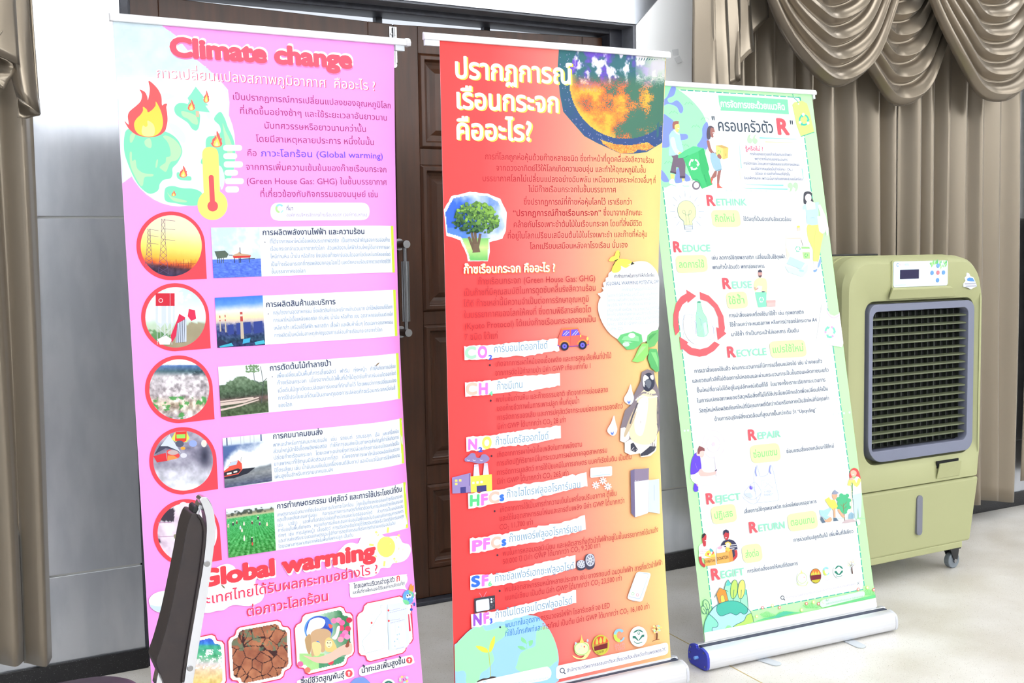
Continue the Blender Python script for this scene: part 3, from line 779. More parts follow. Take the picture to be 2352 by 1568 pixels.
def photo_poly(pts, fn, cell):
    """picture made of small flecks inside an outline"""
    P = np.asarray(pts, float); x0, y0 = P.min(0); x1, y1 = P.max(0); nx = int((x1-x0)/cell)+1; ny = int((y1-y0)/cell)+1
    gx, gy = np.meshgrid(x0+cell*(np.arange(nx)+.5), y0+cell*(np.arange(ny)+.5)); ins = np.zeros(gx.shape, bool); j = len(P)-1
    for i in range(len(P)):
        xi, yi = P[i]; xj, yj = P[j]
        c = ((yi > gy) != (yj > gy)) & (gx < (xj-xi)*(gy-yi)/(yj-yi+1e-12)+xi); ins ^= c; j = i
    gx = gx[ins]; gy = gy[ins]; col = fn((gx-x0)/(x1-x0), (gy-y0)/(y1-y0), gx, gy); h = cell/2*1.02
    V = np.stack([np.stack([gx-h, gy-h], -1), np.stack([gx+h, gy-h], -1), np.stack([gx+h, gy+h], -1), np.stack([gx-h, gy+h], -1)], 1).reshape(-1, 2)
    cur.raw(cur.uv(px(V)), [(4*k, 4*k+1, 4*k+2, 4*k+3) for k in range(len(gx))], lin(np.repeat(col, 4, 0)))
# --- lettering
GL = {}
def _mesh_of(body, res):
    """outline of the letters, filled by winding so that strokes which cross themselves stay solid"""
    cu = bpy.data.curves.new('t', 'FONT'); cu.body = body; cu.resolution_u = res; cu.dimensions = '2D'; cu.fill_mode = 'NONE'
    o = bpy.data.objects.new('t', cu); C.objects.link(o)
    dg = bpy.context.evaluated_depsgraph_get(); dg.update(); me = bpy.data.meshes.new_from_object(o.evaluated_get(dg))
    V = [Vector(v.co[:2]) for v in me.vertices]; nx = {}
    for e in me.edges:
        a, b_ = e.vertices; nx.setdefault(a, []).append(b_); nx.setdefault(b_, []).append(a)
    bpy.data.objects.remove(o); bpy.data.curves.remove(cu); bpy.data.meshes.remove(me)
    seen = set(); loops = []
    for a in range(len(V)):
        if a in seen or a not in nx: continue
        L = [a]; seen.add(a); c = a+1 if a+1 in nx[a] else nx[a][0]
        while c not in seen:
            L.append(c); seen.add(c); n2 = [k for k in nx[c] if k not in seen]
            if not n2: break
            c = n2[0]
        loops.append(L)
    if not V: return np.zeros((0, 2)), []
    E = [(L[k], L[(k+1) % len(L)]) for L in loops for k in range(len(L))]
    vo, eo, fo, *_ = delaunay_2d_cdt(V, E, [], 0, 1e-6)
    vo = np.array([tuple(v) for v in vo]); A = np.array([V[a] for a, b_ in E]); B = np.array([V[b_] for a, b_ in E]); F = []
    for f in fo:
        x, y = vo[list(f)].mean(0); up = (A[:, 1] <= y) & (B[:, 1] > y); dn = (A[:, 1] > y) & (B[:, 1] <= y)
        side = (B[:, 0]-A[:, 0])*(y-A[:, 1])-(x-A[:, 0])*(B[:, 1]-A[:, 1])
        if (up & (side > 0)).sum()-(dn & (side < 0)).sum() != 0: F.append(tuple(f))
    return vo, F
BAR = None
def glyph(ch, res):
    global BAR
    if BAR is None: BAR = _mesh_of('    |', 1)[0][:, 0].max()
    k = (ch, res)
    if k not in GL:
        v, f = _mesh_of(ch, res) if ch != ' ' else (np.zeros((0, 2)), [])
        if (ch, 'adv') not in GL:
            vb, _ = _mesh_of(ch+'    |', 1); GL[(ch, 'adv')] = max(0.0, vb[:, 0].max()-BAR)
        GL[k] = (v, f, GL[(ch, 'adv')])
    return GL[k]
UPM = 'ัิีึื็ํ'; TONE = '่้๊๋์'; TALL = 'ปฝฟฬ'
def T(txt, a, b_, em, col, bold=0.0, res=None, shadow=None):
    """one line of print from baseline start a to baseline end b_ (photo pixels of the current view); em in photo pixels"""
    if shadow:
        for (dx, dy, sc) in shadow: T(txt, (a[0]+dx*zm[2], a[1]+dy*zm[2]), (b_[0]+dx*zm[2], b_[1]+dy*zm[2]), em, sc, bold, res); cur.layer += 7 if bold > .007 else 2
    res = res or (1 if em < 9.5 else 2 if em < 30 else 4)
    x = 0.0; parts = []; base = ''
    for i, ch in enumerate(txt):
        if ch == '\u0332': continue
        sc, dy0 = 1.0, 0.0
        if ch in '₂₄': ch = '2' if ch == '₂' else '4'; sc, dy0 = .62, -.14
        v, f, adv = glyph(ch, res); dx = 0; dy = dy0
        if ch in TONE and i > 0:
            if txt[i-1] in UPM: dy = .175
            elif i+1 < len(txt) and txt[i+1] == 'ำ': dy = .17
        if (ch in TONE or ch in UPM) and base and base in TALL: dx = -.13
        if not (ch in TONE or ch in UPM or ch in 'ุู'): base = ch
        if len(v): parts.append((v*sc+np.array([x+dx, dy]), f))
        x += adv*sc
    if not parts or x <= 0: return
    A = cur.uv(px(a)); B = cur.uv(px(b_)); e = (B-A)/x; up0 = cur.uv(px((a[0], a[1]-em*zm[2])))-A; hgt = np.hypot(*up0)
    d = (B-A)/np.hypot(*(B-A)); nrm = np.array([-d[1], d[0]])*hgt
    lift = 0.0
    if bold > .007:      # heavier strokes: the outline repeated a hair to each side
        r = bold*(.8 if bold > .02 else .7); m = 4 if bold < .02 else 8 if em < 30 else 16; ring = [(r*math.cos(2*math.pi*q/m), r*math.sin(2*math.pi*q/m)) for q in range(m)]+[(0, 0)]
        lift = np.concatenate([np.full(len(v), 3.5e-6*q) for v, f in parts for q in range(m+1)]); parts = [(v+np.array(o), f) for v, f in parts for o in ring]
    V = np.concatenate([p[0] for p in parts]); uv = A+V[:, :1]*e+V[:, 1:]*nrm
    s = cur; k = len(uv)
    if shadow: s.layer += 1
    n = .0003+1.2e-5*(s.layer+1.5)+lift
    uc = np.clip(uv[:, 0], -.3998, .3998); vc = np.clip(uv[:, 1], s.zb+.0005, s.top-.0005)
    s.tv.append(s.P(uc, vc, n)); s.tc.append(np.repeat(lin(col)[None], k, 0)*KALB); o = s.ntv
    for v, f in parts:
        s.tf += [tuple(i+o for i in q) for q in f]; o += len(v)
    s.ntv += k
def background(fn, nu=100, nv=90):
    s = cur; uu, vv = np.meshgrid(np.linspace(-.4, .4, nu+1), np.linspace(s.zb, s.top, nv+1)); c = fn((uu+.4)/.8, (s.top-vv)/s.h)
    fs = [(j*(nu+1)+i, j*(nu+1)+i+1, (j+1)*(nu+1)+i+1, (j+1)*(nu+1)+i) for j in range(nv) for i in range(nu)]
    s.v.append(s.P(uu, vv, .00012).reshape(-1, 3)); s.c.append(lin(c.reshape(-1, 3))*KALB); s.f += [tuple(i+s.nv for i in f) for f in fs]; s.nv += (nu+1)*(nv+1)
def mesh_col(name, v, c, f, parent, extra=None):
    org = np.array(parent_loc(parent)); v = np.concatenate(v)-org; c = np.concatenate(c)
    me = bpy.data.meshes.new(name); me.from_pydata(v.tolist(), [], f); me.materials.append(M['print'])
    at = me.color_attributes.new('Col', 'FLOAT_COLOR', 'POINT'); at.data.foreach_set('color', np.concatenate([np.clip(c, 0, 1), np.ones((len(c), 1))], 1).ravel())
    o = bpy.data.objects.new(name, me); C.objects.link(o); o.parent = parent
    return o
def stand(k, label, rail, caps, art):
    s = Sheet(k); root = thing('roll_up_banner', label, 'banner', tuple(s.o), group='roll-up banners in a row'); use(s); art()
    # the sheet itself: printed front and pale back
    nu, nv = 100, 90; uu, vv = np.meshgrid(np.linspace(-.4, .4, nu+1), np.linspace(s.zb-.012, s.top, nv+1)); back = s.P(uu, vv, -.0012).reshape(-1, 3); fr = s.P(uu, vv, -.0003).reshape(-1, 3)
    b = MB(); g = [(j*(nu+1)+i, j*(nu+1)+i+1, (j+1)*(nu+1)+i+1, (j+1)*(nu+1)+i) for j in range(nv) for i in range(nu)]
    b.add(back, g); b.add(fr, g)
    ed = [j*(nu+1) for j in range(nv+1)]; n = (nu+1)*(nv+1)
    b.add(np.concatenate([back, fr]), [(e, e+nu+1, n+e+nu+1, n+e) for e in ed[:-1]]+[(e+nu, e+2*nu+1, n+e+2*nu+1, n+e+nu) for e in ed[:-1]])
    sheet = b.build('fabric_sheet', M['sheetback'], root)
    mesh_col('printed_artwork', s.v, s.c, s.f, sheet)
    mesh_col('lettering', s.tv, s.tc, s.tf, sheet)
    # top rail: half round clamp bar with a clear inner strip
    r0, r1 = rail; b = MB(); pr = [(.010, .0), (.012, .008), (.009, .017), (.002, .021), (-.004, .021), (-.006, .0)]
    fn = lambda p, t: tuple(s.o+s.U*t+s.V*(s.top-.004+p[1])+s.N*p[0])
    b.prism(pr, fn, r0, r1); tr = b.build('top_rail', M['rail'], root, bevel=.0015)
    b = MB(); b.prism([(.0055, -.016), (.0055, .004), (-.005, .004), (-.005, -.016)], fn, r0+.004 if r0 < -.42 else .402, -.402 if r0 < -.42 else r1-.006)
    b.build('rail_strip', M['clear'], tr)
    if k == 0:
        b = MB(); b.prism([(q[0]*1.35, q[1]*1.2-.002) for q in pr], fn, r1, r1+.012); b.build('rail_cap', M['rail'], tr, bevel=.002)
    # pole behind the sheet
    b = MB(); p0 = s.o+s.V*.05-s.N*.03; p1 = s.o+s.V*(s.top-.01)-s.N*.016; b.cyl(p0, p1, .009, 16); b.build('support_pole', M['alu'], root, smooth=False)
    # base cassette lies flat on the floor
    U, N = s.flatU, s.flatN; x, y = s.o[0], s.o[1]
    pr = spl([(.050, .010), (.056, .028), (.052, .062), (.034, .074), (.013, .078), (.010, .070), (-.008, .070), (-.012, .080), (-.042, .076), (-.054, .055), (-.056, .026), (-.046, .008), (-.02, .005), (.03, .005)], 3, True)
    fb = lambda p, t: (x+U[0]*t+N[0]*p[0], y+U[1]*t+N[1]*p[0], p[1]-.001)
    e0, e1 = caps; b = MB(); b.prism(pr, fb, e0, e1); base = b.build('base_cassette', M['alu'], root, bevel=.0012, seg=1)
    b = MB(); b.prism([(.011, .0725), (-.009, .0725), (-.009, .0792), (.011, .0792)], fb, e0+.002, e1-.002); b.build('sheet_slot', M['slot'], base)
    for side, (a, c_) in enumerate(((e0-.010, e0), (e1, e1+.010))):
        b = MB(); b.prism([(q[0]*1.02, q[1]) for q in pr], fb, a, c_); ec = b.build('end_cap', M['bluecap'] if side == 0 else M['greycap'], base, bevel=.001, seg=1)
        if side == 0:
            for (qn, qz) in ((.036, .066), (-.04, .066), (.044, .02), (-.044, .02), (-.046, .045)):
                b = MB(); c0 = fb((qn, qz), a); c1 = fb((qn, qz), a-.002); b.cyl(c0, c1, .0032, 12); b.build('rivet', M['steel'], ec)
            b = MB(); b.cyl(fb((.0, .040), a), fb((.0, .040), a-.014), .0055, 14); b.build('tension_knob', mat('light_blue_plastic', (120, 170, 236), .4), ec)
    return s, root, base, fb
def feet(base, fb, spots):
    """flat swing-out feet on the floor"""
    for (t, ln, ang) in spots:
        ca, sa = math.cos(ang), math.sin(ang); w = .021; P = []
        for (l, q) in [(-.05, -w), (-.05, w)]+[(ln-w+w*math.cos(a), w*math.sin(a)) for a in np.linspace(math.pi/2, -math.pi/2, 9)]:
            P.append((l*ca-q*sa, t+l*sa+q*ca))
        b = MB(); b.prism(P, lambda p, z: (fb((p[0], 0), p[1])[0], fb((p[0], 0), p[1])[1], z), .0005, .004); b.build('swing_foot', M['foot'], base, bevel=.001, seg=1)
# ------------------------------------------------------------------ artwork of the pink banner
RED = (252, 82, 92); WHT = (250, 254, 255); NAVY = (44, 54, 96); PALE = (138, 160, 200); PLUM = (178, 62, 128); YEL = (255, 250, 118)
G1 = (128, 226, 184); G2 = (178, 252, 178)
def flame(cx, cy, w, h, inner=True):
    o = [(0, -.5), (.22, -.22), (.30, -.02), (.40, -.08), (.36, .12), (.42, .28), (.30, .44), (0, .5), (-.30, .44), (-.46, .2), (-.36, .24), (-.32, .02), (-.14, -.12), (-.16, -.28), (-.02, -.14)]
    poly([(cx+x*w, cy+y*h) for x, y in o], (250, 96, 92), 3)
    poly([(cx+x*w*.62, cy+h*.13+y*h*.66) for x, y in o[:1]+o[5:]], (255, 214, 96), 3)
    poly([(cx+x*w*.3, cy+h*.26+y*h*.34) for x, y in o[:1]+o[5:]], (250, 246, 170), 2)
def tower(q, x, w, y0, y1):
    L = []
    for k in range(9):
        t = k/8; t2 = (k+1)/8; f = lambda a: w*(.35+.65*a*a)
        for a, s1, b_, s2 in ((t, -1, t2, 1), (t, 1, t2, -1), (t, -1, t2, -1), (t, 1, t2, 1)):
            L.append((*bil(q, x+s1*f(a)/2, y0+(y1-y0)*a), *bil(q, x+s2*f(b_)/2, y0+(y1-y0)*b_)))
    for t in (.02, .2, .42): L.append((*bil(q, x, y0+(y1-y0)*t), *bil(q, x+w*1.3, y0+(y1-y0)*t+.02)))
    segs(L, zm[2]*.9, (92, 72, 112))
def drop(cx, cy, ro, ci, ri, corner):
    t = np.radians(np.linspace(90, 360, 60)); P = [(cx+ro*math.cos(a), cy+ro*math.sin(a)) for a in t]
    poly(P+[corner], (252, 70, 84))
def scallop(q, col, g=0.0):
    c = [(0, .30), (0, .20), (.035, .145), (.10, .125), (.115, .115), (.125, .10), (.145, .035), (.20, 0), (.30, 0)]
    U = []
    for k in range(4):
        for (s, t) in c:
            for _ in range(k): s, t = 1-t, s
            U.append((s, t))
    U = [((s-.5)*(1+g)+.5, (t-.5)*(1+g)+.5) for s, t in U]
    poly([bil(q, s, t) for s, t in U], col); return [bil(q, (s-.5)*.9+.5, (t-.5)*.9+.5) for s, t in U]
def circ_q(cx, cy, r): return [(cx-r, cy-r), (cx+r, cy-r), (cx+r, cy+r), (cx-r, cy+r)]
def up_arrow(x, y, r):
    ell(x, y, r, r*1.05, (250, 84, 96)); k = r/50
    poly([(x, y-30*k), (x+24*k, y-4*k), (x+8*k, y-4*k), (x+8*k, y+30*k), (x-8*k, y+30*k), (x-8*k, y-4*k), (x-24*k, y-4*k)], WHT)
def art_pink():
    background(lambda s, t: ramp(t, [(0, (255, 160, 243)), (1, (255, 160, 243))]))
    # upper left: cloudy sky
    def sky(s, t, gx, gy):
        n = vnoise(s*2, t*3, 5, 3); return ramp(t, [(0, (206, 224, 234)), (.30, (210, 230, 240)), (.36, (228, 244, 248)), (1, (226, 244, 250))])+((n-.5)*34*(t < .38))[..., None]
    Z('PX')
    P = [(252, 40), (365, 48), (403, 81), (441, 128), (470, 152), (504, 183), (523.6, 206), (527, 235), (525, 279), (537, 321), (500, 400), (304, 404), (281, 421)]
    poly(P, (214, 232, 240)); uvP = [(258, 52), (365, 54), (403, 84), (441, 130), (470, 154), (502, 184), (520, 206), (524, 235), (522, 279), (534, 321), (500, 400), (304, 402), (284, 416)]
    photo_poly(uvP, sky, 5.0)
    ell(412, 331, 128, 143, (226, 246, 252))
    Z('Z1')
    for pp in ([(620, 980), (700, 960), (790, 1000), (700, 1040), (640, 1030)], [(1160, 1110), (1215, 1190), (1210, 1280), (1170, 1220)], [(720, 1330), (830, 1360), (920, 1480), (900, 1560), (820, 1500)]): blob(pp, (214, 238, 248))
    blob([(785, 1160), (800, 1110), (850, 1080), (940, 1090), (1000, 1130), (1085, 1200), (1095, 1270), (1080, 1370), (1050, 1410), (1000, 1390), (950, 1320), (880, 1270), (810, 1220)], G1)
    blob([(870, 1180), (950, 1190), (1040, 1230), (1070, 1300), (1060, 1340), (1000, 1320), (950, 1270), (890, 1240)], G2)
    poly([(1042, 1170), (1085, 1180), (1085, 1250), (1045, 1245)], (212, 184, 158))
    poly([(1043, 883), (1152, 1022), (1128, 1025), (1192, 1108), (1160, 1112), (1213, 1192), (905, 1160), (945, 1095), (965, 1060), (945, 1020), (985, 970)], (134, 242, 190))
    flame(1170, 1000, 85, 150); flame(990, 1102, 105, 135)
    Z('Z3')
    poly(catmull([(185, 80), (186, 250), (230, 400), (300, 560), (380, 680), (480, 755), (560, 740), (600, 700), (612, 640), (660, 590), (740, 572), (765, 520), (765, 450), (820, 390), (870, 300), (880, 230), (840, 130), (760, 50), (640, 0), (420, -40), (230, -20)], 4), G1)
    for pp in ([(650, 70), (700, 60), (790, 110), (850, 180), (870, 260), (820, 350), (740, 380), (690, 490), (640, 470), (610, 440), (640, 410), (680, 380), (690, 320), (740, 300), (730, 200), (700, 130)],
               [(250, 270), (275, 260), (280, 360), (320, 350), (340, 450), (420, 510), (530, 520), (520, 550), (430, 560), (410, 650), (380, 660), (320, 560), (260, 420)],
               [(430, 120), (490, 90), (515, 160), (500, 210), (440, 180)], [(255, 60), (290, 20), (320, 40), (285, 130), (255, 140)], [(570, 360), (590, 350), (580, 430), (560, 440)]): blob(pp, G2)
    blob([(815, 510), (840, 500), (900, 540), (980, 550), (990, 590), (960, 600), (860, 590), (820, 560)], G1)
    blob([(670, 720), (700, 675), (780, 665), (880, 690), (1000, 695), (1080, 720), (1120, 760), (1080, 830), (1080, 890), (960, 900), (800, 870), (680, 840)], G1)
    blob([(700, 740), (750, 790), (850, 820), (930, 840), (920, 860), (800, 850), (740, 810)], G2)
    blob([(1335, -226), (1390, -151), (1430, -41), (1490, 90), (1518, 230), (1510, 400), (1470, 560), (1400, 590), (1380, 500), (1330, 420), (1200, 420), (1115, 400), (1110, 350), (1160, 250), (1165, 120), (1200, 70), (1280, 60), (1340, 20), (1330, -60), (1262, -141)], G1)
    blob([(1365, -90), (1400, 0), (1450, 100), (1482, 200), (1482, 320), (1440, 320), (1410, 200), (1390, 100)], G2)
    blob([(1330, 430), (1380, 510), (1385, 640), (1345, 700)], (214, 238, 248))
    flame(1295, 100, 160, 200); flame(893, 490, 115, 145); flame(778, 750, 62, 74)
    Z('Z1')
    poly([(480, 812), (580, 900), (630, 1000), (638, 1105), (665, 1090), (700, 1090), (690, 1130), (700, 1200), (705, 1290), (690, 1370), (670, 1420), (600, 1470), (480, 1492), (340, 1465), (260, 1410), (215, 1350), (190, 1295), (238, 1338), (228, 1240), (250, 1180), (320, 1120), (380, 1060), (398, 990), (385, 945), (368, 918), (430, 945), (460, 1000), (468, 1045), (485, 980), (492, 900)], (252, 92, 96), 4)
    poly([(565, 1062), (610, 1140), (640, 1230), (650, 1330), (620, 1420), (560, 1470), (480, 1485), (380, 1465), (320, 1410), (303, 1330), (330, 1270), (380, 1220), (410, 1170), (410, 1125), (455, 1155), (470, 1190), (520, 1160), (560, 1110)], (255, 212, 84), 4)
    poly([(465, 1290), (530, 1330), (552, 1390), (548, 1450), (520, 1478), (440, 1480), (400, 1450), (395, 1400), (410, 1350), (440, 1365), (465, 1350)], (250, 244, 150), 4)
    Z('Z3')
    for (xa, xb, ya, yb) in ((1372, 1600, 172, 242), (1375, 1540, 270, 340), (1380, 1610, 368, 442), (1388, 1550, 470, 540), (1395, 1620, 570, 642), (1400, 1562, 668, 742)): rquad([(xa, ya), (xb, ya), (xb, yb), (xa, yb)], 38, (246, 254, 255))
    rquad([(1118, 195), (1312, 195), (1338, 800), (1140, 800)], 96, YEL); ell(1245, 890, 180, 182, YEL)
    rquad([(1197, 532), (1259, 532), (1276, 880), (1214, 880)], 31, (252, 86, 96)); ell(1247, 905, 64, 65, (252, 86, 96))
    # headings
    Z('PX')
    T('Climate change', (391, 127.5), (808.5, 156), 60, (252, 88, 112), .07, shadow=[(1.2, 3, (255, 132, 196)), (2.2, -4.6, WHT)])
    T('การเปลี่ยนแปลงสภาพภูมิอากาศ  คืออะไร ?', (357, 177.5), (863, 208), 33, (255, 250, 252), .004, shadow=[(1.6, .9, (226, 70, 122))])
    for x0 in (): pass
    Z('Z4')
    BL = [('เป็นปรากฏการณ์การเปลี่ยนแปลงของอุณหภูมิโลก', 72, 150, 1980, 258), ('ที่เกิดขึ้นอย่างช้าๆ และใช้ระยะเวลาอันยาวนาน', 158, 318, 1935, 405), ('นับทศวรรษหรือยาวนานกว่านั้น', 452, 495, 1685, 540),
          ('โดยมีสาเหตุหลายประการ หนึ่งในนั้น', 355, 655, 1780, 697), ('คือ', 247, 825, 370, 828), ('จากการเพิ่มความเข้มข้นของก๊าซเรือนกระจก', 232, 992, 1928, 1026), ('(Green House Gas: GHG) ในชั้นบรรยากาศ', 240, 1162, 1930, 1177), ('ที่เกี่ยวข้องกับกิจกรรมของมนุษย์ เช่น', 403, 1318, 1825, 1322)]
    for t, xa, ya, xb, yb in BL: T(t, (xa, ya), (xb, yb), 20.5, PLUM, .003)
    T('ภาวะโลกร้อน (Global warming)', (412, 830), (1885, 862), 21, (122, 92, 246), .014)
    Z('Z6')
    rquad([(215, 80), (1405, 80), (1405, 290), (215, 297)], 100, (246, 252, 255))
    ringe(325, 150, 52, 56, 26, (178, 236, 150), 90, 250); ringe(325, 150, 52, 56, 22, (150, 214, 244), 215, 325); ringe(325, 150, 52, 56, 14, (160, 216, 244), 25, 75)
    T('อบก', (285, 243), (382, 243), 9, (220, 216, 240), .02); T('TGO', (285, 278), (382, 278), 9, (220, 216, 240), .02)
    T('ที่มา', (407, 170), (490, 170), 12, (98, 78, 150), .018); T('องค์การบริหารจัดการก๊าซเรือนกระจก (องค์การมหาชน)', (408, 247), (1380, 243), 11.5, (150, 120, 196), .006)
    # five pictured causes: droplet, photograph, white text box with yellow edge
    Z('Z5'); drop(482, 440, 412, 0, 0, (915, 838))
    def sunset(s, t): return ramp(t+.12*(.5-s), [(0, (255, 214, 196)), (.25, (255, 240, 190)), (.55, (255, 222, 110)), (.72, (255, 176, 60)), (.8, (240, 96, 40)), (.86, (70, 40, 60)), (1, (50, 44, 80))])+(vnoise(s, t, 18, 5)-.5)[..., None]*np.where(t > .74, 90, 8)[..., None]
    photo_disc(488, 440, 367, sunset); cq = circ_q(488, 440, 367); tower(cq, .37, .15, .06, .86); tower(cq, .135, .12, .22, .78)
    segs([(*bil(cq, .5+.04*k, .86), *bil(cq, .5+.04*k, .8-.08*((k*7) % 3)/2)) for k in range(9)]+[(*bil(cq, .48, .80+.02*k), *bil(cq, .9-.03*k, .79+.02*k)) for k in range(3)], 5, (110, 50, 50))
    q1 = [(484, 522.5), (595.6, 522.2), (601, 634.6), (490.3, 638.4)]
    Z('Z7'); Y0 = 1568
    Z('PX'); c2 = (300+535/5.2275, 480+1297/5.2275); r2 = 408/5.2275; drop(*c2, r2, 0, 0, (484, 799.7))
    def silo(s, t):
        c = ramp(t, [(0, (196, 226, 250)), (.5, (232, 244, 250)), (.62, (190, 214, 190)), (1, (168, 160, 140))]); n = vnoise(s, t, 7, 8); c = mixc(c, (246, 250, 252), (n > .55)*(t < .55)*.8)
        g = (vnoise(s, t, 14, 9)*.25+.62 < t)*(s < .42); c = mixc(c, (72, 130, 70), g*.8); hill = (t > 1.25-s*.9+.25*(s > .75)*(s-.75)*4)*(s > .35); return mixc(c, (158, 146, 118)+0*c, hill*.9)+(n-.5)[..., None]*22
    ci = (300+540/5.2275, 480+1300/5.2275); ri = 363/5.2275; photo_disc(*ci, ri, silo); cq = circ_q(*ci, ri)
    for x, w in ((.17, .16), (.325, .08), (.41, .075)):
        poly([bil(cq, x, .17), bil(cq, x+w, .17), bil(cq, x+w, .58), bil(cq, x+w/2, .68), bil(cq, x, .58)], (204, 214, 228)); poly([bil(cq, x+w*.25, .31), bil(cq, x+w*.6, .31), bil(cq, x+w*.6, .6), bil(cq, x+w*.25, .58)], (240, 246, 252)); poly([bil(cq, x, .10), bil(cq, x+w, .10), bil(cq, x+w, .31), bil(cq, x, .31)], (206, 36, 58))
    ringe(*bil(cq, .255, .22), 5, 5, 1.4, (250, 220, 224)); segs([(*bil(cq, .19+.06*k, .6), *bil(cq, .2+.06*k, .95)) for k in range(5)]+[(*bil(cq, .2, .66), *bil(cq, .45, .9)), (*bil(cq, .45, .66), *bil(cq, .2, .9))], 1, (214, 220, 232))
    poly([bil(cq, s, t) for s, t in ((.2, .86), (.34, .80), (.44, .86), (.40, .95), (.24, .95))], (238, 226, 232)); poly([bil(cq, s, t) for s, t in ((.42, .8), (.52, .56), (.56, .44), (.66, .50), (.64, .62), (.5, .82), (.44, .92))], (214, 40, 80))
    poly([bil(cq, s, t) for s, t in ((.72, .36), (.82, .38), (.84, .52), (.76, .56), (.70, .48))], (218, 44, 84)); poly([bil(cq, s, t) for s, t in ((.53, .60), (.68, .52), (.68, .9), (.5, .92))], (196, 206, 224)); segs([(*bil(cq, .53+.03*k, .6-.02*k), *bil(cq, .52+.03*k, .92)) for k in range(5)], 1.1, (60, 66, 90))
    Z('Z7'); drop(580, 594, 406, 0, 0, (1008, 952))
    def clear(s, t):
        n = vnoise(s, t, 16, 21, 5); c = ramp(t, [(0, (240, 250, 255)), (.09, (226, 238, 250)), (.1, (84, 120, 180)), (.2, (70, 100, 110)), (.28, (206, 200, 206)), (.6, (190, 180, 186)), (.75, (214, 196, 176)), (1, (196, 188, 200))])
        k = np.where(t > .25-.06*(s-.5)*3, 1, .3); c = c+((n-.5)*240*k)[..., None]; g = (vnoise(s, t, 11, 22) > .60)*(t > .62); return np.clip(mixc(c, (66, 150, 70), g*.85), 30, 255)
    photo_disc(585, 595, 360, clear, 40, 120)
    Z('Z9'); drop(590, 640, 505, 0, 0, (1117, 1062))
    def fumes(s, t):
        n = vnoise(s, t, 7, 31, 5); c = ramp(t, [(0, (190, 186, 204)), (.3, (150, 146, 168)), (.55, (170, 168, 186)), (.75, (208, 208, 222)), (1, (240, 246, 255))])+((n-.5)*150)[..., None]
        return np.clip(mixc(c, (42, 44, 66), np.exp(-(((s-.86)/.10)**2+((t-.42)/.17)**2))*.95), 20, 255)
    photo_disc(592, 638, 448, fumes, 34, 100)
    poly([(235, 420), (400, 250), (470, 420), (540, 520), (450, 470), (330, 450), (160, 545)], (64, 66, 88)); poly([(390, 240), (420, 300), (560, 520), (500, 480), (360, 420), (250, 420)], (206, 214, 228))
    poly([(415, 310), (470, 215), (640, 195), (690, 300), (640, 360), (470, 350)], (216, 226, 90)); poly([(480, 205), (645, 195), (640, 340), (600, 360), (470, 340)], (226, 62, 50)); poly([(492, 245), (625, 240), (625, 300), (495, 303)], (150, 240, 96)); ell(540, 385, 62, 50, (84, 88, 108))
    poly([(145, 570), (330, 520), (350, 640), (200, 665)], (216, 50, 60)); poly([(345, 490), (390, 468), (500, 500), (545, 560), (520, 600), (350, 640)], (230, 70, 72)); poly([(360, 560), (450, 560), (520, 600), (355, 638)], (255, 150, 80)); ell(440, 515, 80, 36, (196, 176, 176)); ell(590, 452, 36, 22, (255, 170, 60)); ell(905, 380, 42, 55, (226, 222, 214)); ell(740, 380, 60, 50, (150, 170, 236)); ell(600, 560, 48, 36, (216, 216, 232))
    Z('Z11'); drop(515, 590, 402, 0, 0, (940, 918))
    def pigs(s, t):
        n = vnoise(s, t, 5, 41, 4); c = ramp(n, [(.2, (196, 170, 196)), (.45, (236, 222, 238)), (.7, (250, 246, 252))]); d = (vnoise(s+3, t, 4, 43, 2) > .66)*(t > .6)+((s < .28)*(t < .31)*(t > .08))*1.0; return mixc(c, (52, 44, 60), d*.95)
    photo_disc(525, 593, 358, pigs); blob([(430, 250), (520, 240), (560, 420), (500, 500), (440, 460)], (238, 220, 236)); blob([(500, 335), (550, 360), (545, 440), (505, 400)], (206, 130, 150)); blob([(370, 610), (470, 620), (480, 670), (400, 680), (365, 650)], (150, 146, 120)); segs([(165, 640, 360, 632), (170, 470, 330, 468)], 6, (170, 120, 160))
    Z('PX')
    q = [q1, [(493.2, 683.7), (603.3, 678), (609, 791.9), (499.3, 798.5)], [(500.9, 842.2), (611.4, 834.5), (617.2, 946), (507.6, 957.5)], [(511, 1005.9), (620, 994.9), (625, 1104.6), (516, 1120.4)], [(519, 1168.3), (628.4, 1153.6), (633.8, 1263.6), (525, 1280.6)]]
    rt = [((903.3, 518.9), (907, 625.4)), ((908.6, 665.2), (912.9, 771)), ((915.2, 810.4), (920, 915)), ((923, 960), (928.6, 1063.2)), ((931.7, 1106.8), (937.5, 1211.7))]
    for a, (b1, b2) in zip(q, rt):
        poly([a[0], b1, b2, a[3]], (248, 253, 255)); L = lambda k: (b1[0]+(a[0][0]-b1[0])*k, b1[1]+(a[0][1]-b1[1])*k); L2 = (b2[0]+(a[3][0]-b2[0])*.0135, b2[1]+(a[3][1]-b2[1])*.0135)
        poly([L(.0135), b1, b2, L2], (226, 250, 70))
    def rig(s, t):
        n = vnoise(s, t, 5, 51, 4); c = np.where((t < .63)[..., None], mixc((196, 218, 248), (248, 252, 254), (n-.35)*3), mixc((66, 98, 214), (120, 160, 240), (vnoise(s*3, t*9, 8, 52)-.3)*1.6)); return c
    photo(q[0], rig); k = q[0]
    P = lambda L: [bil(k, s, t) for s, t in L]
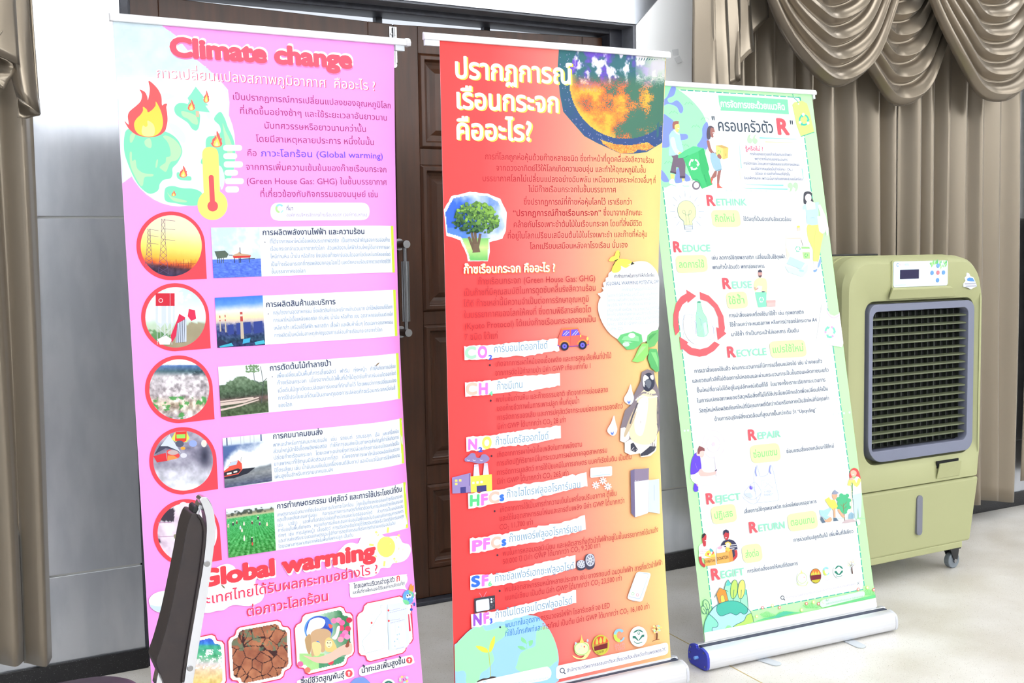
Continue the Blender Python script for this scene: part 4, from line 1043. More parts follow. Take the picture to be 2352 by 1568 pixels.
    poly(P([(.05, .47), (.27, .46), (.34, .53), (.30, .60), (.10, .62)]), (84, 100, 88)); segs([(*bil(k, .11+.04*j, .6), *bil(k, .1+.04*j, .71)) for j in range(4)], 1.6, (70, 84, 80)); poly(P([(.42, .565), (.80, .565), (.78, .61), (.44, .62)]), (206, 52, 46)); poly(P([(.42, .555), (.52, .52), (.56, .49), (.62, .53), (.80, .555), (.80, .57), (.42, .575)]), (196, 160, 130))
    segs([(*bil(k, x, .61), *bil(k, x, .71)) for x in (.45, .55, .58, .76)]+[(*bil(k, .58, .4), *bil(k, .58, .53)), (*bil(k, .34, .55), *bil(k, .42, .555)), (*bil(k, .55, .635), *bil(k, .88, .632))], 1.7, (52, 56, 80))
    k = q[1]
    def plant(s, t): n = vnoise(s, t, 5, 61, 4); c = ramp(t+.05*(n-.5), [(0, (60, 120, 226)), (.14, (92, 150, 238)), (.26, (220, 222, 232)), (.42, (252, 226, 178)), (.5, (206, 190, 190)), (.56, (90, 100, 150)), (.72, (44, 60, 120)), (.85, (30, 60, 90)), (1, (24, 34, 86))]); return c+((vnoise(s, t, 26, 62, 3)-.5)*np.where(t > .5, 110, 14))[..., None]
    photo(k, plant)
    for x0, x1, y0 in ((.42, .72, .53), (.78, .97, .52), (.24, .36, .56)): poly(P([(x0, y0), (x1, y0-.01), (x1, .74), (x0, .76)]), (42, 62, 140))
    for x, w, y0, y1 in ((.075, .02, .36, .68), (.185, .02, .35, .7), (.51, .05, .31, .85)):
        poly(P([(x, y0), (x+w, y0), (x+w*1.2, y1), (x-w*.2, y1)]), (196, 182, 162)); poly(P([(x, y0), (x+w, y0), (x+w*1.08, y0+(y1-y0)*.35), (x-w*.05, y0+(y1-y0)*.35)]), (186, 70, 66)); poly(P([(x, y0+.05), (x+w, y0+.05), (x+w, y0+.09), (x, y0+.09)]), (232, 214, 206))
    poly(P([(.0, .86), (.10, .84), (.26, .95), (.28, 1), (0, 1)]), (34, 36, 76)); poly(P([(.55, .86), (.7, .84), (.68, .93), (.53, .95)]), (62, 170, 214)); poly(P([(.04, .97), (.3, .92), (.34, .98), (.06, 1)]), (60, 176, 206)); poly(P([(.78, .93), (.98, .9), (1, .97), (.8, .99)]), (66, 180, 206))
    k = q[2]
    def wood(s, t): n = vnoise(s, t, 9, 71, 5); edge = .36-.16*np.exp(-((s-.45)/.22)**2)+.12*(n-.5); c = np.where((t < edge)[..., None], np.array((234, 244, 250.)), ramp(t, [(.2, (122, 146, 118)), (.5, (74, 98, 72)), (.62, (60, 74, 58)), (.68, (110, 84, 84)), (.82, (76, 92, 66)), (1, (70, 90, 58))])); return c+((vnoise(s, t, 24, 72, 4)-.5)*np.where(t < edge, 6, 100))[..., None]
    photo(k, wood)
    for pts in ([(0, .68), (.7, .66), (.7, .69), (0, .71)], [(0, .72), (.55, .71), (.8, .67), (.82, .69), (.5, .76), (0, .78)], [(0, .84), (.3, .81), (.8, .72), (.82, .735), (.4, .83), (0, .88)]): poly(P(pts), (216, 196, 186))
    segs([(*bil(k, .86, .8), *bil(k, .92, .4)), (*bil(k, .92, .4), *bil(k, .88, .05)), (*bil(k, .92, .46), *bil(k, .74, .33)), (*bil(k, .74, .33), *bil(k, .72, .05)), (*bil(k, .91, .38), *bil(k, 1, .3))], 1.4, (72, 82, 82)); 
    for j in range(60): a = RNG.random(2); ell(*bil(k, .58+a[0]*.26, .01+a[1]*.15), 2.2, 1.8, (118, 150, 110), n=6)
    k = q[3]
    def burn(s, t):
        n = vnoise(s, t, 6, 81, 5); c = ramp(t, [(0, (238, 246, 252)), (.14, (206, 218, 234)), (.18, (80, 108, 160)), (.55, (70, 92, 148)), (.66, (120, 130, 140)), (.78, (140, 144, 148)), (.9, (104, 110, 124)), (1, (74, 84, 116))]); sm = np.clip((s+.9*t-.38+.28*(n-.5))*7, 0, 1)*np.clip((.74-.07*s+.05*(n-.5)-t)*20, 0, 1)*np.clip((t-.26+.32*s-.18+.3*n)*6, 0, 1); return mixc(c, (244, 250, 254), sm)+((vnoise(s*2, t*6, 9, 82)-.5)*np.where(t > .7, 60, 8))[..., None]
    photo(k, burn); segs([(*bil(k, x, 0), *bil(k, x, .15)) for x in (.09, .18, .38, .45, .58, .66)], .9, (150, 160, 180)); segs([(*bil(k, .81, 0), *bil(k, .81, .14))], 3, (70, 92, 140)); segs([(*bil(k, .09, .0), *bil(k, .09, .16))], 3, (80, 90, 130))
    poly(P([(0, .66), (.1, .6), (.14, .5), (.32, .48), (.38, .55), (.39, .7), (.3, .8), (0, .8)]), (228, 84, 66)); poly(P([(.02, .63), (.1, .55), (.16, .50), (.3, .49), (.27, .56), (.1, .58)]), (190, 206, 226)); poly(P([(.0, .69), (.3, .64), (.36, .68), (.30, .74), (0, .76)]), (44, 34, 46)); poly(P([(0, .78), (.3, .76), (.40, .66), (.66, .67), (.5, .77), (.2, .83), (0, .82)]), (34, 36, 52)); rquad(P([(.06, .71), (.16, .70), (.16, .735), (.06, .745)]), 1, (232, 232, 226)); rquad(P([(.2, .695), (.28, .685), (.28, .715), (.2, .725)]), 1, (232, 232, 226)); segs([(*bil(k, .36, .52), *bil(k, .38, .42))], .8, (40, 40, 50))
    k = q[4]
    def field(s, t):
        c = ramp(t, [(0, (232, 242, 250)), (.1, (220, 232, 240)), (.13, (120, 120, 100)), (.19, (200, 190, 150)), (.22, (86, 190, 120)), (.6, (78, 176, 98)), (1, (84, 160, 84))]); vx = .56; dd = (s-vx)/np.maximum(t-.17, .03); r_ = .5+.5*np.sin(dd*42); n = vnoise(s*1.5, t*2, 22, 91, 3); lo = (t > .2); c = c-((r_ > .55)*lo*34)[..., None]*np.array([1, .7, .9]); c = c+((n-.5)*np.where(t > .6, 130, 50)*lo)[..., None]; c = mixc(c, (66, 76, 66), (vnoise(s, t, 16, 92, 2) > .56)*(t > .06)*(t < .17)*.9); return c
    photo(k, field)
    for (s, t, c) in ((.03, .36, (206, 196, 160)), (.13, .33, (60, 60, 70)), (.21, .31, (120, 70, 60)), (.36, .36, (226, 220, 210)), (.28, .43, (196, 210, 236)), (.31, .49, (236, 226, 206)), (.53, .36, (110, 60, 60)), (.66, .28, (70, 50, 60)), (.69, .4, (110, 60, 110)), (.84, .44, (240, 216, 180)), (.35, .66, (240, 236, 226)), (.51, .71, (60, 50, 60))): x, y = bil(k, s, t); ell(x, y, 2.1, 3.6+2*(t > .6), c, n=10); ell(x, y-4-2*(t > .6), 1.5, 1.4, (232, 226, 210), n=8)
    ell(*bil(k, .515, .79), 2, 4, (210, 80, 70), n=10)
    Z('Z6'); HB = 18.5; BB = 13.2
    def L6(Lst, em=BB): [T(t, (xa, ya), (xb, yb), em, PALE, .004) for t, xa, ya, xb, yb in Lst]
    T('การผลิตพลังงานไฟฟ้า และความร้อน', (118, 470), (1350, 455), HB, NAVY, .016)
    L6([('ที่ได้จากการเผาไหม้เชื้อเพลิงประเภทฟอสซิล  เป็นสาเหตุสำคัญของการปล่อยก๊าซ', 208, 570, 1650, 548), ('เรือนกระจกจำนวนมากจากทั่วโลก  ส่วนพลังงานไฟฟ้าส่วนใหญ่ได้มาจากการเผา', 212, 658, 1655, 635), ('ไหม้ถ่านหิน น้ำมัน หรือก๊าซ ซึ่งปล่อยก๊าซคาร์บอนไดออกไซด์และไนตรัสออกไซด์', 217, 750, 1658, 720), ('เป็นก๊าซเรือนกระจกที่ทรงพลังปกคลุมโลกไว้ และดักความร้อนจากดวงอาทิตย์ไว้ที่', 222, 843, 1660, 805), ('ชั้นบรรยากาศของโลก', 228, 930, 640, 920)])
    dots([(150, 553), (188, 1415)], 6, NAVY)
    T('การผลิตสินค้าและบริการ', (160, 1335), (1000, 1298), HB, NAVY, .016)
    L6([('กลุ่มโรงงานอุตสาหกรรม ซึ่งผลิตสินค้าและบริการจำนวนมาก มักใช้พลังงานที่ได้จาก', 245, 1425, 1683, 1350), ('การเผาไหม้เชื้อเพลิงฟอสซิล ถ่านหิน น้ำมัน หรือก๊าซ เช่น อุตสาหกรรมซีเมนต์ เหล็ก', 250, 1515, 1688, 1435)])
    Z('Z8')
    L6([('เหล็กกล้า เครื่องใช้ไฟฟ้า พลาสติก เสื้อผ้า และสินค้าอื่นๆ โดยเฉพาะอุตสาหกรรม', 255, 92, 1690, 15), ('การผลิตเป็นหนึ่งในสาเหตุสำคัญของการปล่อนก๊าซเรือนกระจกจากทั่วโลก', 260, 180, 1560, 108)])
    T('การตัดต้นไม้ทำลายป่า', (205, 582), (950, 520), HB, NAVY, .016); dots([(238, 655)], 6, NAVY)
    L6([('เพื่อเปลี่ยนเป็นพื้นที่การเลี้ยงสัตว์   ฟาร์ม   ทุ่งหญ้า   ทำให้เกิดการปล่อย', 293, 665, 1720, 545), ('ก๊าซเรือนกระจก  เนื่องจากต้นไม้พื้นที่ป่าไม้ดูดซับก๊าคาร์บอนไดออกไซด์', 298, 750, 1725, 628), ('เมื่อต้นไม้ถูกตัดจะปล่อยคาร์บอนที่กักเก็บไว้ โดยพบว่าการเปลี่ยนแปลง', 303, 843, 1728, 715), ('การใช้ประโยชน์ที่ดินเป็นสาเหตุของการปล่อยก๊าซเรือนกระจกหนึ่งในสี่', 307, 932, 1715, 805), ('ของโลก', 310, 1022, 478, 1005)])
    Z('Z10'); T('การคมนาคมขนส่ง', (147, 265), (780, 205), HB, NAVY, .016)
    L6([('พาหนะสำหรับการคมนาคมขนส่ง   เช่น   รถยนต์   รถบรรทุก   เรือ   และเครื่องบิน', 150, 362, 1740, 183), ('ส่วนใหญ่มักใช้เชื้อเพลิงฟอสซิล  ทำให้การขนส่งเป็นสาเหตุสำคัญที่ทำให้เกิดการ', 153, 443, 1742, 258), ('ปล่อยก๊าซเรือนกระจก   โดยเฉพาะอย่างยิ่งการปล่อยก๊าซคาร์บอนไดออกไซด์ใน', 157, 525, 1745, 335), ('ยานพาหนะที่ใช้ถนนมีสัดส่วนมากที่สุด   เนื่องจากการเผาไหม้ของผลิตภัณฑ์จาก', 160, 605, 1750, 408), ('ปิโตรเลียม เช่น น้ำมันเบนซินในเครื่องยนต์สันดาป และมีแนวโน้มการใช้พลังงาน', 165, 685, 1755, 487), ('เพิ่มสูงขึ้นสำหรับการคมนาคมขนส่ง', 168, 765, 912, 670)], 13)
    T('การทำเกษตรกรรม ปศุสัตว์ และการใช้ประโยชน์ที่ดิน', (197, 1147), (1780, 925), HB, NAVY, .016)
    L6([('เกษตรกรรมมีบทบาทที่ซับซ้อนต่อการเกิดภาวะโลกร้อน   โดยเป็นทั้งแหล่งปล่อยก๊าซเรือนกระจก', 200, 1243, 1787, 1000), ('และเป็นแหล่งสะสมคาร์บอน     กิจกรรมทางการเกษตรที่เกี่ยวข้องกับการปล่อยก๊าซเรือนกระจก', 203, 1308, 1792, 1063), ('เช่น     นาข้าว     และพื้นที่ปศุสัตว์ปล่อยก๊าซมีเทนและไนตรัสออกไซด์     ส่วนการเป็นแหล่งสะสม', 207, 1375, 1796, 1128), ('คาร์บอนในพื้นที่เกษตร   หมายถึงการเก็บสะสมคาร์บอนในพืชและในดินผ่านกิจกรรมการเกษตร', 210, 1440, 1800, 1190), ('ต่างๆ  เช่น  การปลูกหญ้า  เลี้ยงสัตว์  การปรับปรุงดินโดยใช้วัสดุอินทรีย์หรือวัสดุที่มีคาร์บอนสูง', 215, 1507, 1805, 1253), ('และการส่งเสริมระบบวนเกษตรรวมไปถึงการลดกิจกรรมที่เร่งการทำลายคาร์บอนในดิน', 218, 1573, 1697, 1340)], 12)
    Z('Z12'); L6([('โดยเฉพาะการเผาเศษซากพืชในพื้นที่เพาะปลูก เป็นต้น', 208, 308, 1108, 165)], 12)
    # lower part
    poly([(1160, 250), (1190, 190), (1250, 150), (1340, 125), (1430, 130), (1500, 175), (1570, 160), (1650, 165), (1700, 240), (1770, 260), (1798, 330), (1760, 420), (1690, 470), (1580, 490), (1540, 540), (1440, 545), (1400, 610), (1320, 650), (1220, 655), (1140, 620), (1080, 560), (980, 560), (880, 520), (850, 470), (900, 380), (1000, 270), (1080, 240)], (246, 252, 252), 4)
    ell(1500, 290, 108, 124, YEL)
    segs([(1500+math.cos(a)*150, 290+math.sin(a)*172, 1500+math.cos(a)*205, 290+math.sin(a)*235) for a in np.radians(np.arange(-88, 270, 45)+5)], 24, YEL)
    Z('Z11')
    poly([(62, 1420), (100, 1340), (200, 1295), (330, 1285), (480, 1300), (480, 1460), (400, 1540), (250, 1556), (120, 1520)], (240, 250, 254), 4); poly([(78, 1460), (200, 1475), (480, 1440), (400, 1535), (250, 1552), (120, 1516)], (208, 230, 248), 3)
    poly([(640, 1240), (740, 1080), (860, 1020), (920, 985), (1010, 965), (1090, 1000), (1130, 1080), (1250, 1060), (1340, 1140), (1345, 1210), (1430, 1240), (1450, 1330), (1400, 1420), (1260, 1470), (1070, 1460), (960, 1520), (870, 1530), (760, 1555), (600, 1500)], (240, 249, 253), 4)
    Z('PX')
    T('Global warming', (456, 1348.5), (861, 1280), 54, (250, 66, 80), .07, shadow=[(2, 4.2, WHT)])
    T('ประเทศไทยได้รับผลกระทบอย่างไร ?', (436, 1394), (868.8, 1315.5), 32, (240, 62, 96), .008, shadow=[(1.7, 1.7, (255, 214, 238))])
    T('ต่อภาวะโลกร้อน', (566, 1416), (756, 1378), 32, (240, 62, 96), .008, shadow=[(1.7, 1.7, (255, 214, 238))])
    Z('Z12')
    poly([(1062, 740), (1095, 715), (1690, 622), (1745, 632), (1755, 700), (1725, 760), (1748, 810), (1650, 792), (1300, 865), (1100, 900), (1066, 865)], (248, 252, 255), 3)
    T('โดยเฉพาะบริเวณอ่าวรูปตัว', (1110, 790), (1605, 702), 14.5, (52, 56, 90), .03); T('ก', (1622, 706), (1668, 696), 22, (236, 60, 76), .04)
    T('และพื้นที่ชายฝั่งทะเลจะได้รับผลกระทบชัดเจนที่สุด', (1098, 858), (1725, 738), 10.5, (52, 56, 90), .022)
    beach = [(376, 1480), (513, 1452), (520, 1590), (383, 1618)]; soil = [(523, 1446), (664, 1420), (671, 1552), (531, 1582)]; anim = [(676, 1416), (808, 1388), (814, 1522), (684, 1553)]; mapq = [(819, 1391), (942, 1364), (949, 1492), (826, 1524)]
    Z('PX')
    for k in (beach, soil, anim, mapq): scallop(k, (226, 58, 92), .035); k.append(scallop(k, (250, 253, 254)))
    def beachf(s, t, gx, gy): n = vnoise(s, t, 14, 101, 4); c = ramp(t, [(0, (70, 90, 226)), (.09, (60, 140, 226)), (.13, (70, 180, 150)), (.3, (96, 190, 140)), (.42, (236, 226, 226)), (.55, (246, 214, 170)), (.8, (236, 206, 110)), (1, (240, 220, 200))])+((n-.5)*80)[..., None]; return np.clip(mixc(c, (250, 250, 252), (vnoise(s, t, 20, 102, 3) > .58)*(t > .18)*(t < .5)*.9), 0, 255)
    photo_poly(beach[4], beachf, 1.6)
    def soilf(s, t, gx, gy):
        pts = np.random.default_rng(12).random((46, 2))*1.15-.07; d = np.sort(np.hypot(s[:, None]-pts[None, :, 0]+.03*(vnoise(s, t, 9, 111)-.5)[:, None], t[:, None]-pts[None, :, 1]+.04*(vnoise(t, s, 9, 112)-.5)[:, None]), 1); e = d[:, 1]-d[:, 0]
        c = mixc((150, 88, 66), (200, 134, 96), vnoise(s, t, 6, 113)*1.6-.4); c = mixc(c, (66, 36, 38), e < .011); return mixc(c, (96, 132, 106), (vnoise(s, t, 12, 114) > .64)*(t < .45)*.7)
    photo_poly(soil[4], soilf, 1.5)
    def animf(s, t, gx, gy): n = vnoise(s, t, 6, 121, 4); c = mixc((238, 250, 232), (60, 130, 86), (s-.35+.3*(n-.5))*2.4*(1-t*.6)); c = mixc(c, (150, 214, 120), (t > .72)*(s < .5)*.8); return np.clip(mixc(c, (58, 138, 100), (t > .78)*(s > .4)*.8)+((n-.5)*30)[..., None], 0, 255)
    photo_poly(anim[4], animf, 1.6)
    Z('Z14')
    ell(600, 490, 215, 205, (90, 150, 226)); ell(610, 480, 195, 190, (50, 80, 190)); blob([(480, 350), (600, 310), (700, 360), (660, 460), (560, 500), (620, 600), (500, 620), (420, 560), (440, 440)], (236, 244, 246)); blob([(690, 300), (760, 340), (790, 420), (720, 440)], (70, 110, 210))
    for (x, y, c) in ((830, 360, (240, 130, 180)), (900, 350, (244, 150, 190)), (950, 390, (236, 110, 170)), (940, 470, (226, 70, 110)), (1040, 480, (214, 60, 96)), (1000, 540, (246, 130, 190)), (960, 590, (240, 110, 180)), (1030, 600, (246, 150, 200)), (930, 640, (250, 160, 180)), (780, 980, (226, 70, 90)), (1060, 350, (206, 50, 80)), (325, 1010, (236, 110, 170)), (435, 1100, (226, 130, 110))): ell(x, y, 46, 42, c, n=14)
    blob([(880, 450), (920, 450), (900, 560), (860, 640), (800, 620), (850, 560)], (250, 236, 240)); blob([(750, 410), (810, 430), (790, 475), (760, 460)], (240, 110, 80))
    blob([(480, 560), (560, 490), (700, 480), (780, 530), (780, 600), (740, 640), (700, 800), (640, 830), (620, 690), (560, 680), (540, 870), (490, 880), (490, 700)], (206, 170, 132)); blob([(400, 620), (470, 560), (490, 720), (470, 860), (430, 820), (400, 700)], (190, 156, 112)); blob([(500, 700), (590, 680), (640, 740), (620, 860), (540, 880)], (244, 214, 150)); blob([(700, 650), (760, 610), (820, 660), (870, 760), (860, 800), (780, 830), (700, 800)], (240, 206, 130)); ell(755, 705, 50, 60, (250, 230, 190)); segs([(730, 660, 780, 660), (725, 690, 745, 700), (785, 690, 765, 700), (740, 745, 770, 745)], 7, (90, 70, 50)); dots([(735, 690), (775, 690)], 7, (60, 50, 40))
    blob([(370, 880), (480, 900), (620, 900), (780, 840), (900, 760), (1085, 690), (1090, 850), (960, 880), (800, 970), (700, 1000), (560, 985), (450, 930)], (240, 196, 178)); blob([(1000, 740), (1050, 650), (1060, 730), (1030, 760)], (150, 80, 60))
    # map panel
    line([(1530, 130), (1620, 120), (1650, 790), (1480, 805), (1300, 850), (1290, 800), (1260, 720), (1265, 650), (1300, 610), (1370, 540), (1380, 460), (1420, 420), (1480, 310), (1540, 240), (1530, 130)], 4, (150, 180, 190)); poly([(1635, 115), (1900, 80), (1935, 120), (1965, 700), (1920, 760), (1660, 820)], (222, 236, 246)); segs([(1635, 115, 1655, 800)], 5, (170, 190, 220))
    poly([(1680, 420), (1890, 380), (1915, 720), (1700, 780)], (240, 248, 252)); dots([(1800, 455), (1790, 495), (1780, 570), (1810, 560), (1780, 635), (1740, 670), (1745, 740)], 10, (170, 206, 226)); dots([(1395, 392), (1648, 205), (1653, 362)], 15, (240, 80, 84)); ringe(1560, 750, 26, 26, 4, (240, 190, 220)); ringe(1570, 705, 20, 12, 4, (240, 190, 220))
    for (xa, ya, xb, yb) in ((1660, 215, 1825, 175), (1665, 245, 1925, 180), (1680, 360, 1820, 335), (1680, 398, 1895, 345), (1760, 790, 1885, 758)): segs([(xa+(xb-xa)*j/9, ya+(yb-ya)*j/9-4, xa+(xb-xa)*(j+.7)/9, ya+(yb-ya)*(j+.7)/9-4) for j in range(9)], 7, (164, 160, 216))
    for (xa, ya, xb, yb) in ((1245, 300, 1440, 262), (1250, 328, 1390, 302), (1245, 358, 1460, 316)): segs([(xa+(xb-xa)*j/9, ya+(yb-ya)*j/9-4, xa+(xb-xa)*(j+.7)/9, ya+(yb-ya)*(j+.7)/9-4) for j in range(9)], 5, (204, 214, 236))
    Z('Z12')
    blob([(1775, 790), (1800, 730), (1815, 760), (1830, 745), (1830, 800), (1815, 830), (1780, 825)], (250, 160, 70)); ell(1765, 895, 66, 86, (104, 172, 236)); blob([(1770, 812), (1825, 840), (1830, 890), (1800, 870), (1775, 850)], (126, 214, 160)); blob([(1700, 930), (1750, 930), (1780, 970), (1730, 980)], (126, 220, 160))
    line([(1820, 920), (1850, 880), (1845, 845)], 9, (250, 250, 252)); line([(1790, 975), (1820, 990), (1840, 980)], 9, (250, 250, 252)); line([(1775, 980), (1790, 1020), (1800, 1040)], 9, (250, 250, 252)); line([(1705, 915), (1670, 930)], 9, (250, 250, 252)); ell(1838, 978, 12, 22, (50, 90, 190)); ell(1802, 1042, 16, 18, (50, 90, 190)); ell(1848, 848, 12, 16, (250, 250, 252))
    ell(1758, 882, 18, 24, (250, 252, 255)); ell(1788, 876, 18, 24, (250, 252, 255)); dots([(1756, 874), (1785, 868)], 10, (40, 50, 80)); ell(1772, 920, 7, 9, (50, 90, 170))
    Z('Z14')
    poly([(1205, 1130), (1235, 1060), (1400, 1010), (1940, 882), (2005, 885), (2028, 945), (1990, 1015), (1500, 1125), (1280, 1185), (1220, 1175)], (250, 253, 255), 3); T('น้ำทะเลเพิ่มสูงขึ้น', (1240, 1148), (1905, 990), 18.5, (40, 46, 76), .026); up_arrow(1960, 952, 47)
    poly([(275, 1290), (330, 1240), (700, 1160), (1060, 1075), (1120, 1095), (1132, 1160), (1090, 1215), (700, 1320), (330, 1400)], (250, 253, 255), 3); T('สิ่งมีชีวิตสูญพันธุ์', (325, 1325), (985, 1205), 18.5, (40, 46, 76), .026); up_arrow(1055, 1150, 54)
    blob([(1080, 1310), (1150, 1225), (1240, 1208), (1300, 1222), (1380, 1310), (1240, 1340)], (122, 156, 226)); ell(1650, 1320, 100, 88, (248, 252, 253)); ell(1650, 1320, 70, 60, (46, 120, 106)); ell(1650, 1330, 40, 40, (248, 252, 253))
    line([(1880, 1330), (1882, 1260), (1870, 1230)], 9, (110, 60, 60)); [ell(1880+60*math.cos(a), 1240+44*math.sin(a), 20, 18, c, n=12) for a, c in zip(np.arange(0, 6.2, .7), [(250, 170, 200), (250, 220, 120), (170, 220, 250), (250, 150, 190), (190, 236, 190), (250, 190, 220), (255, 226, 140), (250, 160, 190), (180, 226, 240)])]
# ------------------------------------------------------------------ artwork of the red and orange banner
MAR = (196, 48, 60)
def torn(pts, rough=5):
    rg = np.random.default_rng(int(sum(p[0]+p[1] for p in pts))); P = []
    for i in range(len(pts)):
        a = np.array(pts[i], float); b_ = np.array(pts[(i+1) % len(pts)], float); n = max(1, int(np.hypot(*(b_-a))/28)); v = abs(b_[0]-a[0]) < 30
        for k in range(n): P.append(a+(b_-a)*k/n+(0 if (v or k == 0) else rg.normal(0, rough, 2)))
    poly(P, (248, 253, 255))
def big(ch, xa, ya, xb, yb, cap, col): T(ch, (xa, ya), (xb, yb), cap/.686/zm[2], col, .068, 4)
def art_red():
    def bg(s, t):
        k = s+.10*np.sin(3*t+.4)-.02; return ramp(k, [(0, (255, 74, 74)), (.22, (255, 80, 82)), (.42, (255, 116, 112)), (.62, (255, 152, 132)), (.8, (255, 184, 136)), (1, (255, 216, 138))])
    background(bg)
    Z('Y1')
    out = [(1190, 180), (2165, 240), (2150, 300), (2120, 1050), (2055, 1090), (1980, 1135), (1850, 1150), (1740, 1145), (1650, 1105), (1530, 1050), (1420, 990), (1280, 830), (1230, 770), (1200, 620), (1178, 400)]
    poly(out, (58, 110, 122))
    def earth(s, t, gx, gy):
        r = np.hypot((gx-1790)/505, (gy-490)/525); rnd = RNG.random(gx.shape); n = vnoise(gx/700, gy/700, 6, 5, 5); n2 = vnoise(gx/300, gy/500, 6, 6, 4)
        sp = mixc((48, 112, 116), (58, 84, 140), t*1.2+.4*(rnd-.5)); sp = mixc(sp, (150, 150, 190), (rnd > .975))
        top = mixc((116, 84, 206), (58, 112, 122), (n-.42)*6); top = mixc(top, (236, 230, 252), np.clip((n2-.55)*9, 0, 1)); top = mixc(top, (236, 240, 220), np.clip((s-.62)*3, 0, .8)*np.clip((.45-t)*6, 0, 1)*(gx > 1880))
        land = mixc((255, 190, 70), (246, 96, 60), np.clip((n-.3)*3+.3*(rnd-.5)+.2, 0, 1)); dark = np.clip((n-.47+.16*(s-.55)+.28*(rnd-.5)+.25*np.clip(s-.6, 0, 1)*2.2)*6, 0, 1); land = mixc(land, (74, 124, 104), dark)
        k = np.clip((t-.26+.16*(n-.5)+.05*(rnd-.5))*9, 0, 1); k = np.maximum(k, (t > .42)); e = top*(1-k[..., None])+land*k[..., None]; e = mixc(e, (255, 206, 80), np.clip((r-.86)*7, 0, 1)*(gx < 1700)*(t > .25)*.8)
        return np.where((r < 1)[..., None], e, sp)
    photo_poly([(1196, 195), (2150, 262), (2118, 1046), (2055, 1084), (1980, 1130), (1850, 1145), (1740, 1140), (1650, 1100), (1530, 1045), (1424, 986), (1284, 826), (1236, 768), (1206, 620), (1184, 400)], earth, 7.5)
    photo_poly([(1565, 1020), (1620, 1040), (1720, 1068), (1850, 1070), (1990, 1045), (2050, 1088), (1980, 1122), (1900, 1110), (1860, 1146), (1740, 1142), (1650, 1100), (1590, 1060)], lambda s, t, gx, gy: mixc((250, 130, 70), (255, 196, 90), RNG.random(gx.shape)*1.2-.2+.6*(t < .3)), 6.5)
    sh = [(3.2, 2.2, (255, 236, 92))]; tw = (255, 255, 238)
    T('ปรากฏการณ์', (245, 462), (1312, 521), 66, tw, .03, shadow=sh); T('เรือนกระจก', (254, 738), (1200, 776), 66, tw, .03, shadow=sh); T('คืออะไร?', (257, 1015), (953, 1032), 66, tw, .03, shadow=sh)
    Z('Y2')
    for t, xa, ya, xb, yb in (('การที่โลกถูกห่อหุ้มด้วยก๊าซหลายชนิด ซึ่งทำหน้าที่ดูดคลื่นรังสีความร้อน', 495, 155, 2185, 193), ('จากดวงอาทิตย์ไว้ให้โลกเกิดความอบอุ่น และทำให้อุณหภูมิในชั้น', 607, 268, 2107, 290), ('บรรยากาศโลกไม่เปลี่ยนแปลงอย่างฉับพลัน เหมือนดาวเคราะห์ดวงอื่นๆ ที่', 470, 375, 2205, 395), ('ไม่มีก๊าซเรือนกระจกในชั้นบรรยากาศ', 930, 483, 1810, 487),
                              ('ซึ่งปรากฏการณ์ที่ก๊าซห่อหุ้มโลกไว้ เราเรียกว่า', 882, 608, 1968, 608), ('คล้ายกับโรงเพาะชำต้นไม้ในเรือนกระจก โดยที่สิ่งมีชีวิต', 780, 835, 2067, 823), ('ที่อยู่ในโลกเปรียบเสมือนต้นไม้ในโรงเพาะชำ และก๊าซที่ห่อหุ้ม', 720, 948, 2120, 930), ('โลกเปรียบเสมือนหลังคาโรงเรือน นั่นเอง', 945, 1055, 1925, 1037)): T(t, (xa, ya), (xb, yb), 19.5, MAR, .006)
    T('“ปรากฏการณ์ก๊าซเรือนกระจก”', (775, 722), (1660, 718), 19.5, (190, 44, 56), .014); T('ซึ่งมาจากลักษณะ', (1680, 718), (2070, 716), 19.5, MAR, .006)
    torn([(85, 660), (160, 525), (345, 480), (525, 498), (650, 550), (715, 690), (705, 870), (670, 950), (540, 985), (545, 1080), (525, 1175), (325, 1175), (315, 1110), (250, 965), (110, 920)], 2)
    def park(s, t, gx, gy): n = vnoise(s, t, 4, 7, 4); c = mixc((60, 110, 226), (240, 248, 254), (s*1.1-.35+1.1*(n-.5))*1.5); c = mixc(c, (120, 170, 236), (t > .5)*.5*(s < .5)); return np.where((t > .66)[..., None], mixc((214, 236, 150), (120, 200, 110), np.abs(t-.8)*6+.8*(n-.5))+0*c, c)
    photo_poly([(100, 690), (180, 545), (345, 512), (520, 520), (625, 580), (695, 700), (690, 840), (640, 930), (535, 950), (520, 1170), (350, 1170), (330, 1100), (260, 935), (120, 890)], park, 8)
    segs([(400, 1080, 360, 860), (415, 1080, 390, 800), (420, 1060, 450, 900), (390, 1080, 335, 930)], 26, (112, 92, 74)); poly([(370, 1090), (385, 1000), (430, 1000), (450, 1085)], (120, 100, 80))
    rg = np.random.default_rng(3)
    for k in range(420):
        a = rg.uniform(0, 6.28); r = rg.random()**.5; x = 405+r*225*math.cos(a)*(1+.1*math.sin(3*a)); y = 745+r*165*math.sin(a)
        if y > 880 and abs(x-400) < 60: continue
        l = np.clip(.5-(y-745)/420+(x-405)/900+rg.normal(0, .22), 0, 1); c = np.array((34, 74, 50))*(1-l)+np.array((146, 196, 84))*l; ell(x, y, rg.uniform(10, 24), rg.uniform(9, 18), tuple(c), rg.uniform(0, 3), 7)
    Z('Y3')
    T('ก๊าซเรือนกระจก คืออะไร ?', (230, 352), (1335, 330), 27, (255, 252, 240), .03, shadow=[(1.2, 1.0, (255, 206, 90))])
